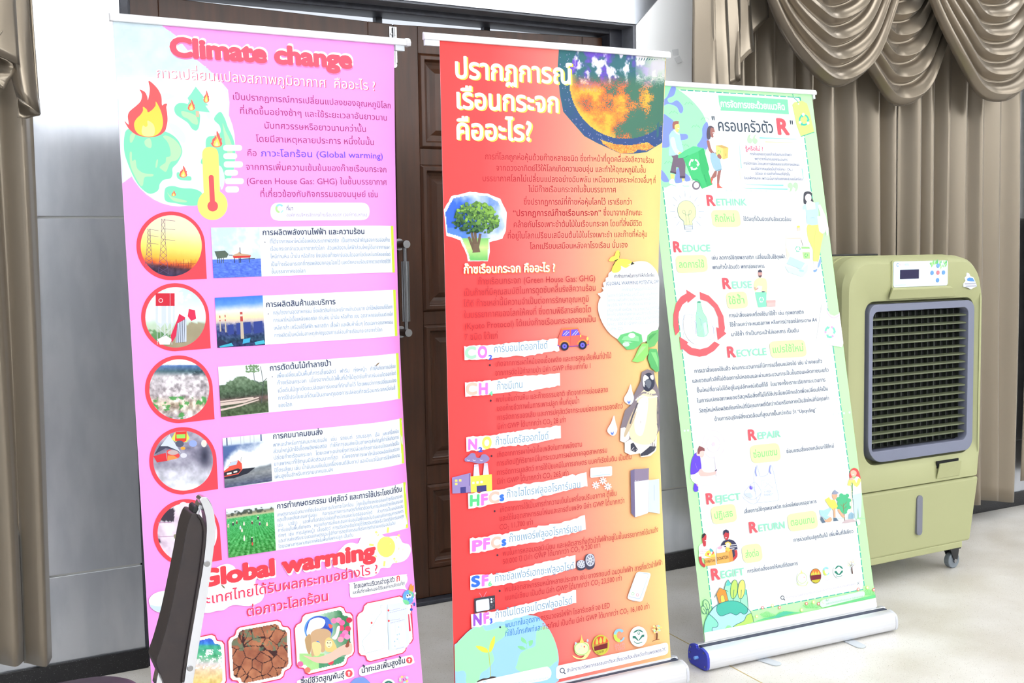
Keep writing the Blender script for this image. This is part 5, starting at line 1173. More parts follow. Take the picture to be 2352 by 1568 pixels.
    for t, xa, ya, xb, yb in (('ก๊าซเรือนกระจก (Green House Gas: GHG)', 405, 488, 1820, 445), ('เป็นก๊าซที่มีคุณสมบัติในการดูดซับคลื่นรังสีความร้อน', 235, 625, 1825, 560), ('ได้ดี ก๊าซเหล่านี้มีความจำเป็นต่อการรักษาอุณหภูมิ', 235, 755, 1742, 693), ('ในบรรยากาศของโลกให้คงที่ ซึ่งตามพิธีสารเกียวโต', 240, 890, 1770, 818), ('(Kyoto Protocol) ได้แบ่งก๊าซเรือนกระจกออกเป็น', 245, 1025, 1825, 935), ('7 ชนิด ได้แก่', 245, 1155, 650, 1135)): T(t, (xa, ya), (xb, yb), 21, MAR, .004)
    BLUE = (112, 156, 190); DB = (70, 40, 56)
    MINT, PINK, PEACH, BL2, LIME, PUR = (176, 244, 196), (244, 130, 232), (255, 198, 182), (62, 92, 232), (246, 252, 110), (160, 88, 216)
    torn([(240, 1225), (600, 1215), (830, 1180), (1010, 1170), (1365, 1138), (1385, 1280), (1230, 1300), (1000, 1345), (830, 1345), (480, 1385), (245, 1395)])
    big('C', 250, 1372, 385, 1366, 130, MINT); big('O', 405, 1366, 518, 1360, 130, PINK); big('2', 535, 1388, 578, 1385, 52, BL2); T('คาร์บอนไดออกไซด์', (597, 1305), (1248, 1255), 24, BLUE, .0)
    [ell(1290+22*k, 1225+14*(k % 2)-4*k, 12, 10, (226, 226, 244), n=12) for k in range(3)]
    poly([(1362, 1210), (1368, 1140), (1412, 1020), (1440, 1008), (1598, 1004), (1618, 1020), (1645, 1095), (1715, 1108), (1738, 1150), (1738, 1212), (1400, 1232)], (246, 108, 96)); segs([(1412, 1020, 1612, 1008)], 9, (255, 150, 70))
    poly([(1410, 1108), (1432, 1038), (1508, 1032), (1510, 1104)], (108, 88, 232)); poly([(1522, 1103), (1526, 1030), (1600, 1025), (1632, 1092)], (108, 88, 232)); segs([(1430, 1095, 1480, 1045), (1455, 1100, 1500, 1055), (1540, 1095, 1590, 1040), (1570, 1095, 1610, 1050)], 7, (220, 220, 250)); segs([(1360, 1215, 1420, 1240), (1490, 1230, 1620, 1222), (1700, 1218, 1740, 1205)], 9, (126, 64, 190)); segs([(1515, 1030, 1520, 1215)], 3, (196, 70, 70))
    for x, y in ((1447, 1228), (1663, 1215)): ringe(x, y, 66, 70, 16, (255, 150, 70), 190, 350); ell(x, y, 50, 52, (40, 40, 64)); ell(x, y, 28, 29, (116, 108, 232)); ell(x, y, 10, 10, (60, 56, 120))
    ell(1722, 1138, 12, 22, (255, 232, 110)); ell(1640, 1105, 8, 16, (255, 222, 90))
    R = 18
    def body(Lst, em=R): [T(t, (xa, ya), (xb, yb), em, MAR, .005) for t, xa, ya, xb, yb in Lst]
    body([('เกิดจากการเผาไหม้ของเชื้อเพลิง และการสูญเสียพื้นที่ป่าไม้', 615, 1472, 2012, 1370)]); dots([(550, 1455)], 12, DB)
    Z('Y5')
    body([('จากการตัดไม้ทำลายป่า มีค่า GWP เทียบเท่ากับ 1', 613, 172, 1770, 78)])
    torn([(250, 250), (390, 245), (600, 225), (800, 190), (1000, 170), (1230, 155), (1390, 138), (1393, 290), (1200, 320), (1000, 360), (800, 365), (500, 400), (255, 423)])
    big('C', 258, 395, 395, 390, 130, PEACH); big('H', 412, 392, 530, 386, 125, PINK); big('4', 540, 407, 585, 404, 46, (126, 232, 178)); T('ก๊าซมีเทน', (632, 340), (948, 315), 24, BLUE)
    dots([(560, 470), (570, 1133)], 12, DB)
    body([('พบในชั้นถ่านหิน และก๊าซธรรมชาติ เกิดจากการย่อยสลาย', 622, 488, 1970, 365), ('ของก๊าซชีวภาพในการเพาะปลูก พื้นที่ชุ่มน้ำ', 633, 597, 1627, 500), ('การจัดการของเสีย และการปศุสัตว์จากระบบย่อยอาหารของสัตว์', 637, 705, 2148, 560), ('มีค่า GWP ได้มากกว่า CO₂ 28 เท่า', 640, 815, 1467, 728)])
    torn([(265, 912), (600, 880), (800, 850), (1000, 815), (1400, 770), (1403, 918), (1250, 945), (1000, 1005), (800, 1010), (450, 1060), (270, 1082)])
    big('N', 284, 1055, 400, 1048, 118, PINK); big('2', 412, 1085, 460, 1080, 52, BL2); big('O', 456, 1045, 570, 1036, 132, LIME); T('ก๊าซไนตรัสออกไซด์', (615, 1005), (1258, 930), 24, BLUE)
    body([('เกิดจากการเผาไหม้เชื้อเพลิงในภาคพลังงาน', 633, 1150, 1660, 1020), ('การเกิดปฏิกิริยาเคมีในกระบวนการผลิตภาคอุตสาหกรรม', 630, 1255, 1962, 1090), ('การจัดการมูลสัตว์ การใช้ปุ๋ยเคมีในการเกษตร แบคทีเรียในดิน เป็นต้น', 633, 1365, 2252, 1170), ('มีค่า GWP ได้มากกว่า CO₂ 265 เท่า', 633, 1475, 1498, 1365)])
    blob([(245, 1170), (280, 1140), (300, 1120), (330, 1098), (370, 1105), (390, 1150), (430, 1155), (450, 1120), (500, 1115), (540, 1150), (540, 1180), (500, 1210), (420, 1225), (330, 1205), (260, 1200)], (150, 134, 186))
    for x in (290, 360, 445): line([(x-16, 1178), (x, 1190), (x+18, 1184)], 6, (226, 220, 240))
    poly([(362, 1235), (412, 1232), (428, 1380), (350, 1388)], (224, 218, 248)); poly([(482, 1220), (522, 1218), (540, 1370), (465, 1378)], (224, 218, 248)); segs([(362, 1255, 412, 1252), (482, 1240, 522, 1238)], 4, (150, 140, 190))
    poly([(95, 1392), (318, 1335), (322, 1570), (100, 1585)], (156, 140, 196)); segs([(304, 1345, 302, 1490)], 7, (96, 84, 150)); poly([(318, 1378), (572, 1352), (577, 1555), (322, 1572)], (255, 240, 92))
    for (x, y) in ((132, 1416), (180, 1413), (132, 1456)): poly([(x, y), (x+28, y), (x+28, y+26), (x, y+26)], (250, 226, 110))
    for x, y in ((338, 1443), (388, 1438), (436, 1433)): rquad([(x, y), (x+28, y-2), (x+28, y+26), (x, y+28)], 6, (252, 253, 255))
    poly([(195, 1508), (262, 1502), (262, 1575), (197, 1578)], (66, 64, 134)); poly([(390, 1497), (508, 1486), (510, 1560), (392, 1566)], (66, 64, 134)); segs([(388, 1494, 510, 1484)], 5, (40, 40, 70))
    Z('Y4')
    poly([(160, 560), (205, 545), (225, 520), (205, 490), (230, 485), (220, 440), (250, 420), (250, 385), (280, 370), (285, 330), (330, 300), (420, 250), (500, 235), (570, 205), (640, 193), (720, 205), (790, 260), (840, 340), (860, 450), (866, 650), (862, 830), (840, 960), (720, 1090), (560, 1110), (420, 1085), (300, 1010), (210, 880), (165, 740), (175, 640), (195, 600)], (250, 253, 255), 3)
    T('ค่าศักยภาพในการทำให้เกิดโลกร้อน', (345, 382), (800, 366), 10.5, NAVY, .02); T('(GLOBAL WARMING POTENTIAL: GWP)', (252, 466), (852, 440), 11.5, (84, 110, 150), .012)
    for t, xa, ya, xb, yb in (('ค่าศักยภาพของก๊าซเรือนกระจก', 430, 532, 832, 512), ('ในการทำให้โลกร้อนซึ่งขึ้นอยู่กับประสิทธิภาพ', 265, 598, 838, 570), ('ในการแผ่รังสีความร้อนและอายุของก๊าซนั้นๆ', 265, 650, 842, 622), ('ในบรรยากาศ และประเมินจากการคำนวณ', 265, 702, 825, 674), ('ปริมาณก๊าซเรือนกระจกแต่ละชนิดที่เกิดขึ้น', 265, 762, 855, 728), ('โดยคิดเทียบกับการแผ่รังสีความร้อนของก๊าซ', 265, 812, 850, 780), ('คาร์บอนไดออกไซด์ (CO₂) ในการทำให้โลกร้อน', 265, 866, 858, 832), ('ในรอบ 100 ปี (GWP100) และแปลงค่าเทียบ', 265, 920, 850, 886), ('กับก๊าซ CO₂', 265, 975, 455, 968)): T(t, (xa, ya), (xb, yb), 10, (168, 194, 230), .0)
    yw = (250, 250, 96)
    poly([(385, 175), (340, 195), (300, 195), (290, 180), (320, 145), (350, 135), (370, 85), (395, 73), (410, 100), (405, 150)], yw, 3); poly([(385, 180), (420, 168), (500, 175), (560, 210), (575, 225), (530, 238), (480, 270), (440, 255), (420, 240), (425, 280), (395, 315), (340, 325), (318, 300), (340, 240)], yw, 3); poly([(530, 238), (548, 200), (576, 226)], (50, 54, 50)); line([(350, 192), (390, 172)], 8, (50, 54, 50)); line([(330, 250), (355, 205)], 5, (70, 76, 50)); line([(408, 90), (412, 120), (402, 155)], 5, (90, 90, 50))
    def lf(pts, c, c2, mid): poly(pts, c, 0); n_ = len(pts); poly([(p[0]*.7+mid[0]*.3, p[1]*.7+mid[1]*.3) for p in pts[:n_//2+1]], c2)
    lf([(382, 1075), (420, 1020), (560, 983), (655, 1020), (668, 1100), (620, 1150), (570, 1185), (490, 1190)], (108, 204, 128), (146, 226, 160), (540, 1090)); lf([(710, 1100), (720, 1030), (770, 985), (848, 962), (845, 1080), (800, 1150), (740, 1165)], (112, 196, 116), (80, 170, 96), (780, 1080)); lf([(728, 1120), (660, 1120), (620, 1180), (580, 1270), (548, 1320), (610, 1333), (680, 1310), (735, 1230)], (150, 230, 120), (176, 240, 150), (660, 1230)); lf([(745, 1180), (825, 1180), (858, 1290), (860, 1430), (820, 1442), (760, 1390), (725, 1290)], (96, 190, 112), (140, 222, 140), (795, 1310))
    segs([(400, 1080, 700, 1105), (560, 1320, 730, 1125), (740, 1150, 850, 970), (750, 1180, 845, 1430)], 6, (190, 236, 170)); ell(545, 1030, 40, 30, (226, 246, 232), n=12); ell(480, 1130, 40, 26, (206, 240, 214), n=12)
    Z('Y6')
    poly([(525, 95), (575, 70), (635, 85), (650, 180), (690, 290), (698, 480), (690, 610), (665, 650), (655, 800), (600, 850), (515, 860), (510, 825), (420, 840), (372, 815), (370, 730), (330, 715), (335, 590), (375, 440), (420, 400), (455, 300), (490, 230), (515, 180)], (138, 126, 136)); poly([(335, 600), (372, 590), (420, 640), (410, 700), (370, 730), (330, 715)], (236, 232, 226)); poly([(372, 730), (420, 700), (640, 720), (665, 650), (655, 800), (600, 850), (515, 860), (510, 825), (420, 840), (372, 815)], (244, 238, 226))
    blob([(560, 250), (640, 260), (668, 360), (672, 560), (650, 690), (600, 740), (520, 745), (440, 710), (412, 640), (420, 540), (470, 420), (490, 330), (520, 280)], (246, 228, 190)); blob([(500, 350), (580, 330), (570, 500), (530, 660), (470, 640), (460, 520)], (250, 242, 226)); blob([(480, 390), (420, 500), (370, 640), (372, 680), (400, 640), (450, 540), (480, 450)], (206, 186, 156)); blob([(668, 320), (690, 420), (690, 560), (668, 600), (660, 470)], (112, 104, 116))
    line([(480, 330), (540, 280), (620, 300), (665, 290)], 16, (150, 140, 146), sm=4); line([(470, 350), (520, 310), (600, 325), (668, 312)], 12, (232, 228, 226), sm=4); line([(490, 370), (470, 420), (440, 500), (420, 560)], 14, (96, 92, 104), sm=4)
    blob([(528, 160), (560, 112), (605, 105), (635, 150), (640, 210), (610, 255), (575, 270), (540, 240)], (52, 56, 78)); blob([(535, 150), (555, 120), (590, 150), (560, 170), (548, 230), (534, 200)], (232, 230, 234)); blob([(600, 130), (628, 120), (632, 160), (612, 160)], (226, 226, 232)); blob([(560, 175), (590, 160), (612, 190), (596, 240), (566, 220)], (112, 118, 132)); dots([(553, 182)], 5, (20, 20, 26)); line([(560, 205), (590, 240)], 5, (220, 220, 226))
    poly([(425, 740), (450, 730), (490, 790), (470, 815), (425, 800)], (64, 66, 82)); poly([(515, 830), (600, 760), (655, 765), (640, 800), (580, 840), (515, 852)], (64, 66, 82)); segs([(430, 800, 455, 770), (540, 840, 620, 790), (450, 800, 480, 790)], 6, (200, 196, 200))
    for (x, y) in ((410, 290), (260, 570)): blob([(x+15, y-85), (x+30, y-20), (x+45, y+40), (x+25, y+90), (x-5, y+95), (x-38, y+70), (x-42, y+35), (x-10, y-20)], (240, 244, 254)); blob([(x-14, y+60), (x, y+72), (x+14, y+58), (x+8, y+86), (x-8, y+86)], (96, 130, 220))
    rquad([(62, 958), (258, 940), (258, 1028), (62, 1046)], 14, (246, 251, 254)); segs([(76, 1031, 240, 1014)], 6, (176, 212, 240)); segs([(148, 998, 164, 996)], 4, (190, 206, 216))
    for (x, y) in ((175, 1072), (112, 1113), (220, 1125)): segs([(x-34*math.cos(a), y-34*math.sin(a), x+34*math.cos(a), y+34*math.sin(a)) for a in np.arange(4)*math.pi/4+.1], 11, (252, 248, 250))
    poly([(424, 982), (460, 968), (466, 1405), (430, 1362)], (120, 110, 146)); poly([(460, 968), (590, 958), (588, 1062), (460, 1082)], (148, 134, 160)); poly([(460, 1080), (588, 1062), (582, 1362), (466, 1400)], (232, 240, 250)); poly([(588, 1066), (682, 1055), (688, 1368), (584, 1352)], (214, 226, 244)); segs([(470, 1140, 580, 1120), (470, 1200, 580, 1178), (470, 1256, 580, 1232), (470, 1310, 565, 1280), (595, 1120, 670, 1105), (595, 1185, 672, 1185), (595, 1230, 674, 1230), (638, 1110, 638, 1250)], 5, (180, 200, 226)); segs([(464, 1073, 495, 1069)], 4, (226, 232, 240))
    Z('Y7'); dots([(462, 407), (490, 848), (513, 1205)], 10, DB)
    torn([(195, 230), (560, 185), (700, 140), (900, 115), (1100, 80), (1380, 15), (1392, 160), (1150, 205), (900, 275), (700, 300), (480, 330), (200, 385)])
    big('H', 210, 355, 314, 345, 102, (92, 216, 138)); big('F', 322, 346, 392, 338, 102, PINK); big('C', 400, 326, 506, 318, 104, PEACH); big('s', 512, 305, 558, 298, 86, (58, 120, 232)); T('ก๊าซไฮโดรฟลูออโรคาร์บอน', (580, 275), (1325, 172), 24, BLUE)
    body([('เกิดจากการใช้เป็นสารทำความเย็นในเครื่องปรับอากาศ ตู้เย็น', 513, 420, 1685, 250), ('และใช้ในอุตสาหกรรมโฟมและสารดับเพลิง มีค่า GWP ได้มากกว่า', 510, 508, 1763, 325), ('CO₂ 11,700 เท่า', 510, 595, 850, 540)])
    torn([(213, 682), (570, 630), (850, 570), (1100, 530), (1365, 447), (1375, 590), (1150, 650), (860, 720), (640, 755), (215, 832)])
    big('P', 232, 808, 332, 796, 100, PINK); big('F', 344, 788, 412, 780, 102, PINK); big('C', 423, 775, 521, 766, 102, PEACH); big('s', 532, 752, 578, 745, 84, (58, 120, 232)); T('ก๊าซเพอร์ฟลูออโรคาร์บอน', (605, 718), (1337, 605), 24, BLUE)
    body([('พบในการหลอมอลูมิเนียม และผลิตสารกึ่งตัวนำไฟฟ้าอยู่ในชั้นบรรยากาศได้นานถึง', 540, 857, 2100, 610), ('50,000 ปี มีค่า GWP ได้มากกว่า CO₂ 9,200 เท่า', 543, 940, 1522, 770)])
    torn([(218, 1055), (570, 1020), (900, 930), (1270, 845), (1272, 975), (1000, 1050), (800, 1095), (500, 1150), (220, 1197)])
    big('S', 230, 1165, 314, 1152, 100, (58, 116, 238)); big('F', 328, 1155, 397, 1146, 100, PINK); big('6', 398, 1158, 434, 1152, 44, (124, 226, 160)); T('ก๊าซซัลเฟอร์เฮกซะฟลูออไรด์', (460, 1115), (1258, 990), 24, BLUE)
    for (x, y, rx, ry, cx) in ((1338, 945, 54, 52, 1330), (1405, 908, 58, 80, 1418)):
        blob([(cx-rx*.7, y-ry*.8), (cx+rx*.6, y-ry*.8), (cx+rx*.8, y+ry*.5), (cx+rx*.2, y+ry), (cx-rx*.6, y+ry*.95), (cx-rx*.95, y+ry*.2)], (72, 70, 92)); ell(cx, y-ry*.15, rx*.78, ry*.78, (206, 210, 226)); ell(cx, y-ry*.15, rx*.62, ry*.62, (126, 128, 150)); segs([(cx, y-ry*.15, cx+rx*.6*math.cos(a), y-ry*.15+ry*.6*math.sin(a)) for a in np.arange(0, 6.2, .79)], 9, (226, 230, 240)); ell(cx, y-ry*.15, rx*.14, ry*.14, (150, 150, 170))
    body([('พบในอุตสาหกรรมหนักหลายประเภท เช่น ยางรถยนต์ ฉนวนไฟฟ้า สารกึ่งตัวนำไฟฟ้า', 562, 1215, 2143, 940), ('แบกนีเซียม เป็นต้น มีค่า GWP ได้มากกว่า CO₂ 23,500 เท่า', 567, 1300, 1738, 1100)])
    rquad([(1885, 1010), (2030, 1025), (1935, 1318), (1784, 1285)], 34, (240, 246, 252)); rquad([(1890, 1018), (2008, 1030), (1918, 1290), (1796, 1262)], 26, (186, 206, 228)); rquad([(1892, 1024), (2002, 1036), (1914, 1282), (1802, 1256)], 22, (250, 246, 250)); ringe(1845, 1233, 15, 15, 5, (150, 220, 160)); ringe(1890, 1245, 15, 15, 5, (244, 150, 170)); segs([(1835, 1302, 1862, 1306)], 5, (150, 170, 200))
    segs([(340, 1272, 308, 1222), (350, 1270, 380, 1212)], 4, (220, 160, 190)); poly([(258, 1282), (465, 1248), (468, 1385), (262, 1430)], (64, 64, 76)); rquad([(274, 1300), (406, 1278), (412, 1392), (278, 1416)], 14, (216, 226, 244)); rquad([(280, 1306), (401, 1286), (406, 1386), (284, 1409)], 12, (232, 240, 252)); dots([(430, 1287), (431, 1316)], 10, (226, 230, 240)); segs([(418, 1345, 455, 1338), (418, 1360, 455, 1352), (418, 1375, 440, 1371)], 4, (110, 110, 126)); dots([(452, 1282), (453, 1298), (454, 1314)], 3, (210, 210, 220))
    Z('Y8')
    blob([(55, 795), (90, 735), (140, 680), (240, 590), (400, 520), (600, 470), (850, 455), (950, 500), (1040, 620), (1100, 760), (1125, 900), (1110, 1010), (1085, 1145), (560, 1180), (60, 1160)], (160, 214, 250)); gr = (168, 240, 190)
    blob([(57, 800), (130, 695), (240, 596), (340, 562), (380, 610), (480, 590), (560, 560), (612, 600), (560, 680), (480, 740), (440, 800), (465, 910), (400, 1000), (330, 1050), (300, 1145), (185, 1145), (180, 1060), (150, 1020), (60, 1015)], gr); blob([(905, 600), (990, 570), (1060, 660), (1100, 770), (1120, 900), (1080, 940), (1000, 1000), (800, 1050), (690, 1000), (700, 950), (730, 850), (800, 800), (880, 770), (890, 700)], gr)
    line([(430, 1085), (425, 980), (410, 830)], 7, (196, 206, 80), sm=4); poly([(405, 835), (340, 825), (278, 770), (330, 770), (390, 795)], (236, 240, 84), 3); poly([(414, 830), (420, 760), (445, 700), (472, 665), (470, 740), (445, 810)], (230, 236, 80), 3); blob([(290, 1130), (350, 1100), (400, 1095), (440, 1078), (490, 1085), (420, 1108), (310, 1140)], (66, 52, 48))
    line([(800, 800), (795, 745), (820, 720)], 6, (150, 226, 170)); 
    for pp in ([(795, 745), (745, 720), (745, 678), (785, 705)], [(820, 720), (860, 708), (855, 750), (825, 770)], [(790, 800), (740, 805), (704, 770), (755, 770)]): blob(pp, (140, 222, 160))
    torn([(230, 445), (560, 400), (850, 325), (1300, 198), (1303, 330), (1000, 405), (700, 480), (450, 540), (236, 585)])
    big('N', 250, 560, 342, 545, 110, PUR); big('F', 355, 540, 415, 528, 100, PINK); big('3', 420, 540, 452, 532, 48, BL2); T('ก๊าซไนโตรเจนไตรฟลูออไรด์', (475, 487), (1265, 335), 24, BLUE); dots([(527, 577)], 10, (40, 60, 100))
    T('พบมากในอุตสาห', (578, 585), (935, 510), R, (30, 112, 206), .006); body([('กรรมวงจรไฟฟ้า โซลาร์เซลล์ จอ LED', 938, 510, 1648, 378)]); T('ที่ใช้ในโทรศัพท์และ', (575, 672), (955, 602), R, (30, 112, 206), .006); body([('โทรทัศน์ เป็นต้น มีค่า GWP ได้มากกว่า CO₂ 16,100 เท่า', 958, 601, 2052, 385)])
    logos8()
    rquad([(1097, 972), (2238, 728), (2241, 850), (1097, 1112)], 40, (250, 253, 255)); ringe(1160, 1018, 26, 28, 9, (60, 70, 100)); segs([(1176, 1036, 1192, 1053)], 10, (60, 70, 100)); T('สำนักงานทรัพยากรธรรมชาติและสิ่งแวดล้อมจังหวัดกำแพงเพชร', (1205, 1037), (2172, 825), 11.5, (84, 88, 140), .014); segs([(2180, 788, 2210, 815), (2208, 782, 2183, 820)], 5, (84, 96, 140))
    poly([(260, 1150), (640, 1055), (960, 985), (1020, 985), (1050, 1040), (1010, 1110), (800, 1150), (500, 1200)], (250, 253, 255), 3); T('องค์การบริหารจัดการก๊าซเรือนกระจก (องค์การมหาชน)', (640, 1168), (1030, 1098), 8, (150, 190, 226), .004)
    ringe(370, 1140, 20, 14, 8, (170, 216, 240), 180, 350)
def logos8():
    # provincial crest, round ministry seal, C mark, leaf seal and tree mark
    blob([(1285, 760), (1330, 735), (1400, 730), (1432, 760), (1432, 830), (1400, 858), (1330, 862), (1290, 830)], (226, 246, 190)); ringe(1358, 795, 76, 66, 8, (170, 226, 120)); poly([(1335, 740), (1352, 690), (1357, 648), (1364, 690), (1385, 735)], (255, 214, 110)); blob([(1265, 860), (1300, 880), (1360, 890), (1440, 810), (1450, 820), (1400, 895), (1330, 902), (1285, 888)], (238, 246, 160)); dots([(1385, 775)], 8, (230, 90, 90)); segs([(1325, 800, 1345, 798), (1355, 760, 1357, 778)], 5, (190, 196, 226)); ell(1298, 740, 10, 14, (190, 210, 240), n=10); ell(1418, 712, 10, 14, (190, 210, 240), n=10)
    ell(1553, 758, 86, 103, (206, 204, 70)); ell(1553, 758, 74, 92, (186, 132, 62)); blob([(1490, 750), (1500, 700), (1553, 672), (1605, 690), (1620, 730)], (236, 86, 60)); poly([(1480, 778), (1622, 735), (1618, 790), (1560, 812), (1490, 820)], (120, 34, 46)); [blob([(x, y), (x+14, y-34), (x+28, y-4), (x+24, y+26), (x+4, y+28)], (214, 204, 90)) for x, y in ((1500, 722), (1538, 712), (1576, 702))]; poly([(1488, 820), (1618, 790), (1590, 840), (1540, 858), (1510, 850)], (206, 204, 74)); segs([(1510+12*k, 826-3*k, 1520+10*k, 850-3*k) for k in range(7)], 4, (110, 60, 40))
    ringe(1742, 660, 58, 68, 32, (206, 236, 92), 80, 240); ringe(1742, 660, 58, 68, 27, (146, 206, 244), 190, 320); ringe(1742, 660, 58, 68, 16, (146, 206, 244), 20, 80); T('อบก', (1692, 778), (1798, 760), 10, (255, 170, 166), .03); T('TGO', (1697, 818), (1800, 798), 10, (255, 170, 166), .03)
    ell(1937, 672, 90, 104, (240, 250, 250)); g = (56, 128, 112); blob([(1885, 632), (1915, 606), (1960, 604), (1985, 630), (1960, 622), (1937, 610), (1912, 626)], g); ell(1940, 636, 13, 17, g); ell(1940, 634, 8, 11, (240, 250, 250)); poly([(1878, 665), (1905, 665), (1938, 710), (1972, 655), (1996, 650), (1996, 672), (1975, 680), (1945, 712), (1930, 714), (1900, 690), (1878, 690)], g); line([(1892, 722), (1925, 742), (1975, 728)], 7, g, sm=4)
    line([(2122, 705), (2126, 650), (2116, 600)], 15, (116, 64, 46), sm=4); segs([(2122, 640, 2095, 590), (2124, 630, 2150, 580), (2122, 610, 2110, 560)], 6, (116, 64, 46)); line([(2080, 722), (2110, 706), (2150, 700)], 6, (150, 90, 60), sm=3)
    rg = np.random.default_rng(8); cols = [(255, 226, 120), (250, 246, 150), (170, 236, 210), (255, 190, 190), (255, 236, 170)]
    for k in range(26): a = rg.uniform(0, 6.28); r = rg.random()**.5; ell(2125+52*r*math.cos(a), 590+48*r*math.sin(a), 10, 9, cols[k % 5], n=8)
# ------------------------------------------------------------------ artwork of the green banner
NV = (74, 88, 122); RD = (252, 92, 104); MT = (150, 242, 194); PILL = (246, 254, 176); LG = (140, 246, 140); TEAL = (64, 186, 160)
def recyc(cx, cy, r, col, col2=None, w=.34):
    for k in range(3):
        a = k*2*math.pi/3-math.pi/2+.25; P = []
        t = np.linspace(a, a+1.25, 7); ro, ri = r*(1+w/2), r*(1-w/2)
        P = [(cx+ro*math.cos(x), cy+1.12*ro*math.sin(x)) for x in t]+[(cx+r*1.42*math.cos(a+1.2), cy+1.12*r*1.42*math.sin(a+1.2)), (cx+r*math.cos(a+1.85), cy+1.12*r*math.sin(a+1.85)), (cx+r*.58*math.cos(a+1.2), cy+1.12*r*.58*math.sin(a+1.2))]+[(cx+ri*math.cos(x), cy+1.12*ri*math.sin(x)) for x in t[::-1]]
        poly(P, col)
        if col2: poly([(cx+q*math.cos(x), cy+1.12*q*math.sin(x)) for q, tt in ((ro, t[:3]), (ri, t[:3][::-1])) for x in tt], col2)
def word(first, rest, a, b_, c, d, cap):
    T(first, a, b_, cap/.686/zm[2], RD, .05); T(rest, c, d, cap*.66/.686/zm[2], MT, .03)
def art_green():
    background(lambda s, t: ramp(t, [(0, (190, 255, 184)), (1, (188, 254, 176))]))
    Z('PX')
    P = [(1497, 203), (1560, 206), (1838, 224), (1846, 300), (1861.8, 427), (1894, 658), (1914, 800), (1940, 1000), (1972, 1236), (1984, 1340), (1980, 1353), (1726, 1402), (1650, 1424), (1637, 1418), (1635, 1395), (1611, 1196), (1589, 1000), (1570, 830), (1546, 632), (1522, 425)]
    poly(P, (250, 254, 254))
    def dash(a, b_, on=13, off=3.4):
        a = np.array(a, float); b_ = np.array(b_, float); L = np.hypot(*(b_-a)); d = (b_-a)/L; k = 0; out = []
        while k < L: e = min(k+on, L); out.append((*(a+d*k), *(a+d*e))); k += on+off
        segs(out, 2.3, TEAL)
    bd = [(1563, 206.5), (1838, 224), (1846, 300), (1861.8, 427), (1894, 658), (1914, 800), (1940, 1000), (1972, 1236), (1985, 1345)]
    dash(bd[0], bd[1]); [dash(bd[i], bd[i+1]) for i in range(1, 8)]; dash((1983, 1353), (1726, 1402)); [dash(a, b_) for a, b_ in zip([(1516, 375), (1522, 425), (1546, 632), (1570, 830), (1589, 1000), (1611, 1196)], [(1522, 425), (1546, 632), (1570, 830), (1589, 1000), (1611, 1196), (1637, 1410)])]
    ell(1630, 262, 32, 14, (240, 246, 250))
    blob([(1478, 205), (1530, 196), (1553, 203), (1580, 222), (1600, 242), (1616, 264), (1625, 290), (1627, 318), (1622, 345), (1610, 372), (1590, 398), (1570, 415), (1545, 423), (1518, 424), (1496, 330)], (160, 248, 184))
    Z('X1'); OC = (132, 152, 240)
    for pp in ([(185, 105), (235, 115), (235, 160), (210, 220), (150, 250), (130, 270), (150, 310), (190, 310), (245, 280), (290, 310), (330, 370), (330, 420), (305, 450), (280, 430), (250, 370), (190, 340), (130, 330), (60, 360), (65, 290), (120, 240), (150, 170)], [(-40, 455), (80, 455), (150, 500), (200, 540), (230, 600), (240, 680), (290, 710), (370, 715), (395, 745), (380, 780), (300, 795), (200, 790), (150, 880), (50, 890), (-30, 880)], [(640, 560), (658, 650), (648, 880), (600, 912), (510, 870), (550, 800), (575, 740), (575, 650), (600, 590)], [(0, 1150), (80, 1200), (150, 1320), (60, 1315)], [(270, 1150), (330, 1200), (400, 1250), (425, 1310), (350, 1330), (230, 1340), (240, 1200)]): blob(pp, OC)
    for (x, y) in ((400, 325), (205, 440), (490, 620), (140, 1085), (350, 865), (610, 520)):
        line([(x-50, y+14), (x-20, y-20), (x-5, y+5), (x+12, y-24), (x+28, y-2), (x+34, y-12), (x+55, y+16)], 5, (96, 196, 136))
    # man with a bin, woman with a box
    poly([(195, 650), (193, 590), (205, 555), (240, 546), (276, 550), (272, 590), (240, 600), (228, 650), (207, 646)], (164, 104, 96)); blob([(225, 600), (275, 590), (285, 625), (280, 660), (255, 695), (228, 660)], (252, 226, 132)); line([(258, 640), (280, 645)], 8, (255, 255, 255))
    poly([(175, 985), (290, 965), (335, 1010), (362, 1110), (357, 1262), (290, 1262), (278, 1150), (242, 1140), (240, 1224), (165, 1205), (188, 1095), (200, 1030)], (120, 104, 122)); poly([(165, 1190), (242, 1208), (240, 1230), (163, 1212)], (84, 76, 92)); poly([(288, 1252), (358, 1252), (357, 1285), (290, 1285)], (84, 76, 92)); poly([(168, 1225), (218, 1235), (212, 1300), (175, 1295)], (252, 226, 132)); poly([(312, 1285), (350, 1285), (350, 1330), (318, 1330)], (252, 226, 132)); blob([(160, 1310), (200, 1290), (225, 1330), (240, 1385), (190, 1370), (152, 1345)], (252, 254, 255)); blob([(318, 1335), (355, 1318), (420, 1370), (400, 1392), (330, 1385)], (252, 254, 255)); line([(175, 1362), (240, 1386)], 6, (120, 226, 180)); line([(325, 1372), (345, 1388), (410, 1384)], 7, (120, 226, 180))
    poly([(150, 730), (212, 655), (245, 690), (288, 712), (300, 780), (320, 860), (332, 950), (268, 975), (150, 992), (158, 850)], (178, 214, 250), 2); poly([(165, 790), (185, 755), (222, 770), (250, 900), (295, 950), (268, 985), (222, 955), (180, 870)], (212, 236, 253), 3); line([(212, 660), (250, 705), (285, 718)], 14, (253, 254, 255)); blob([(262, 968), (290, 945), (312, 960), (290, 985)], (252, 226, 132))
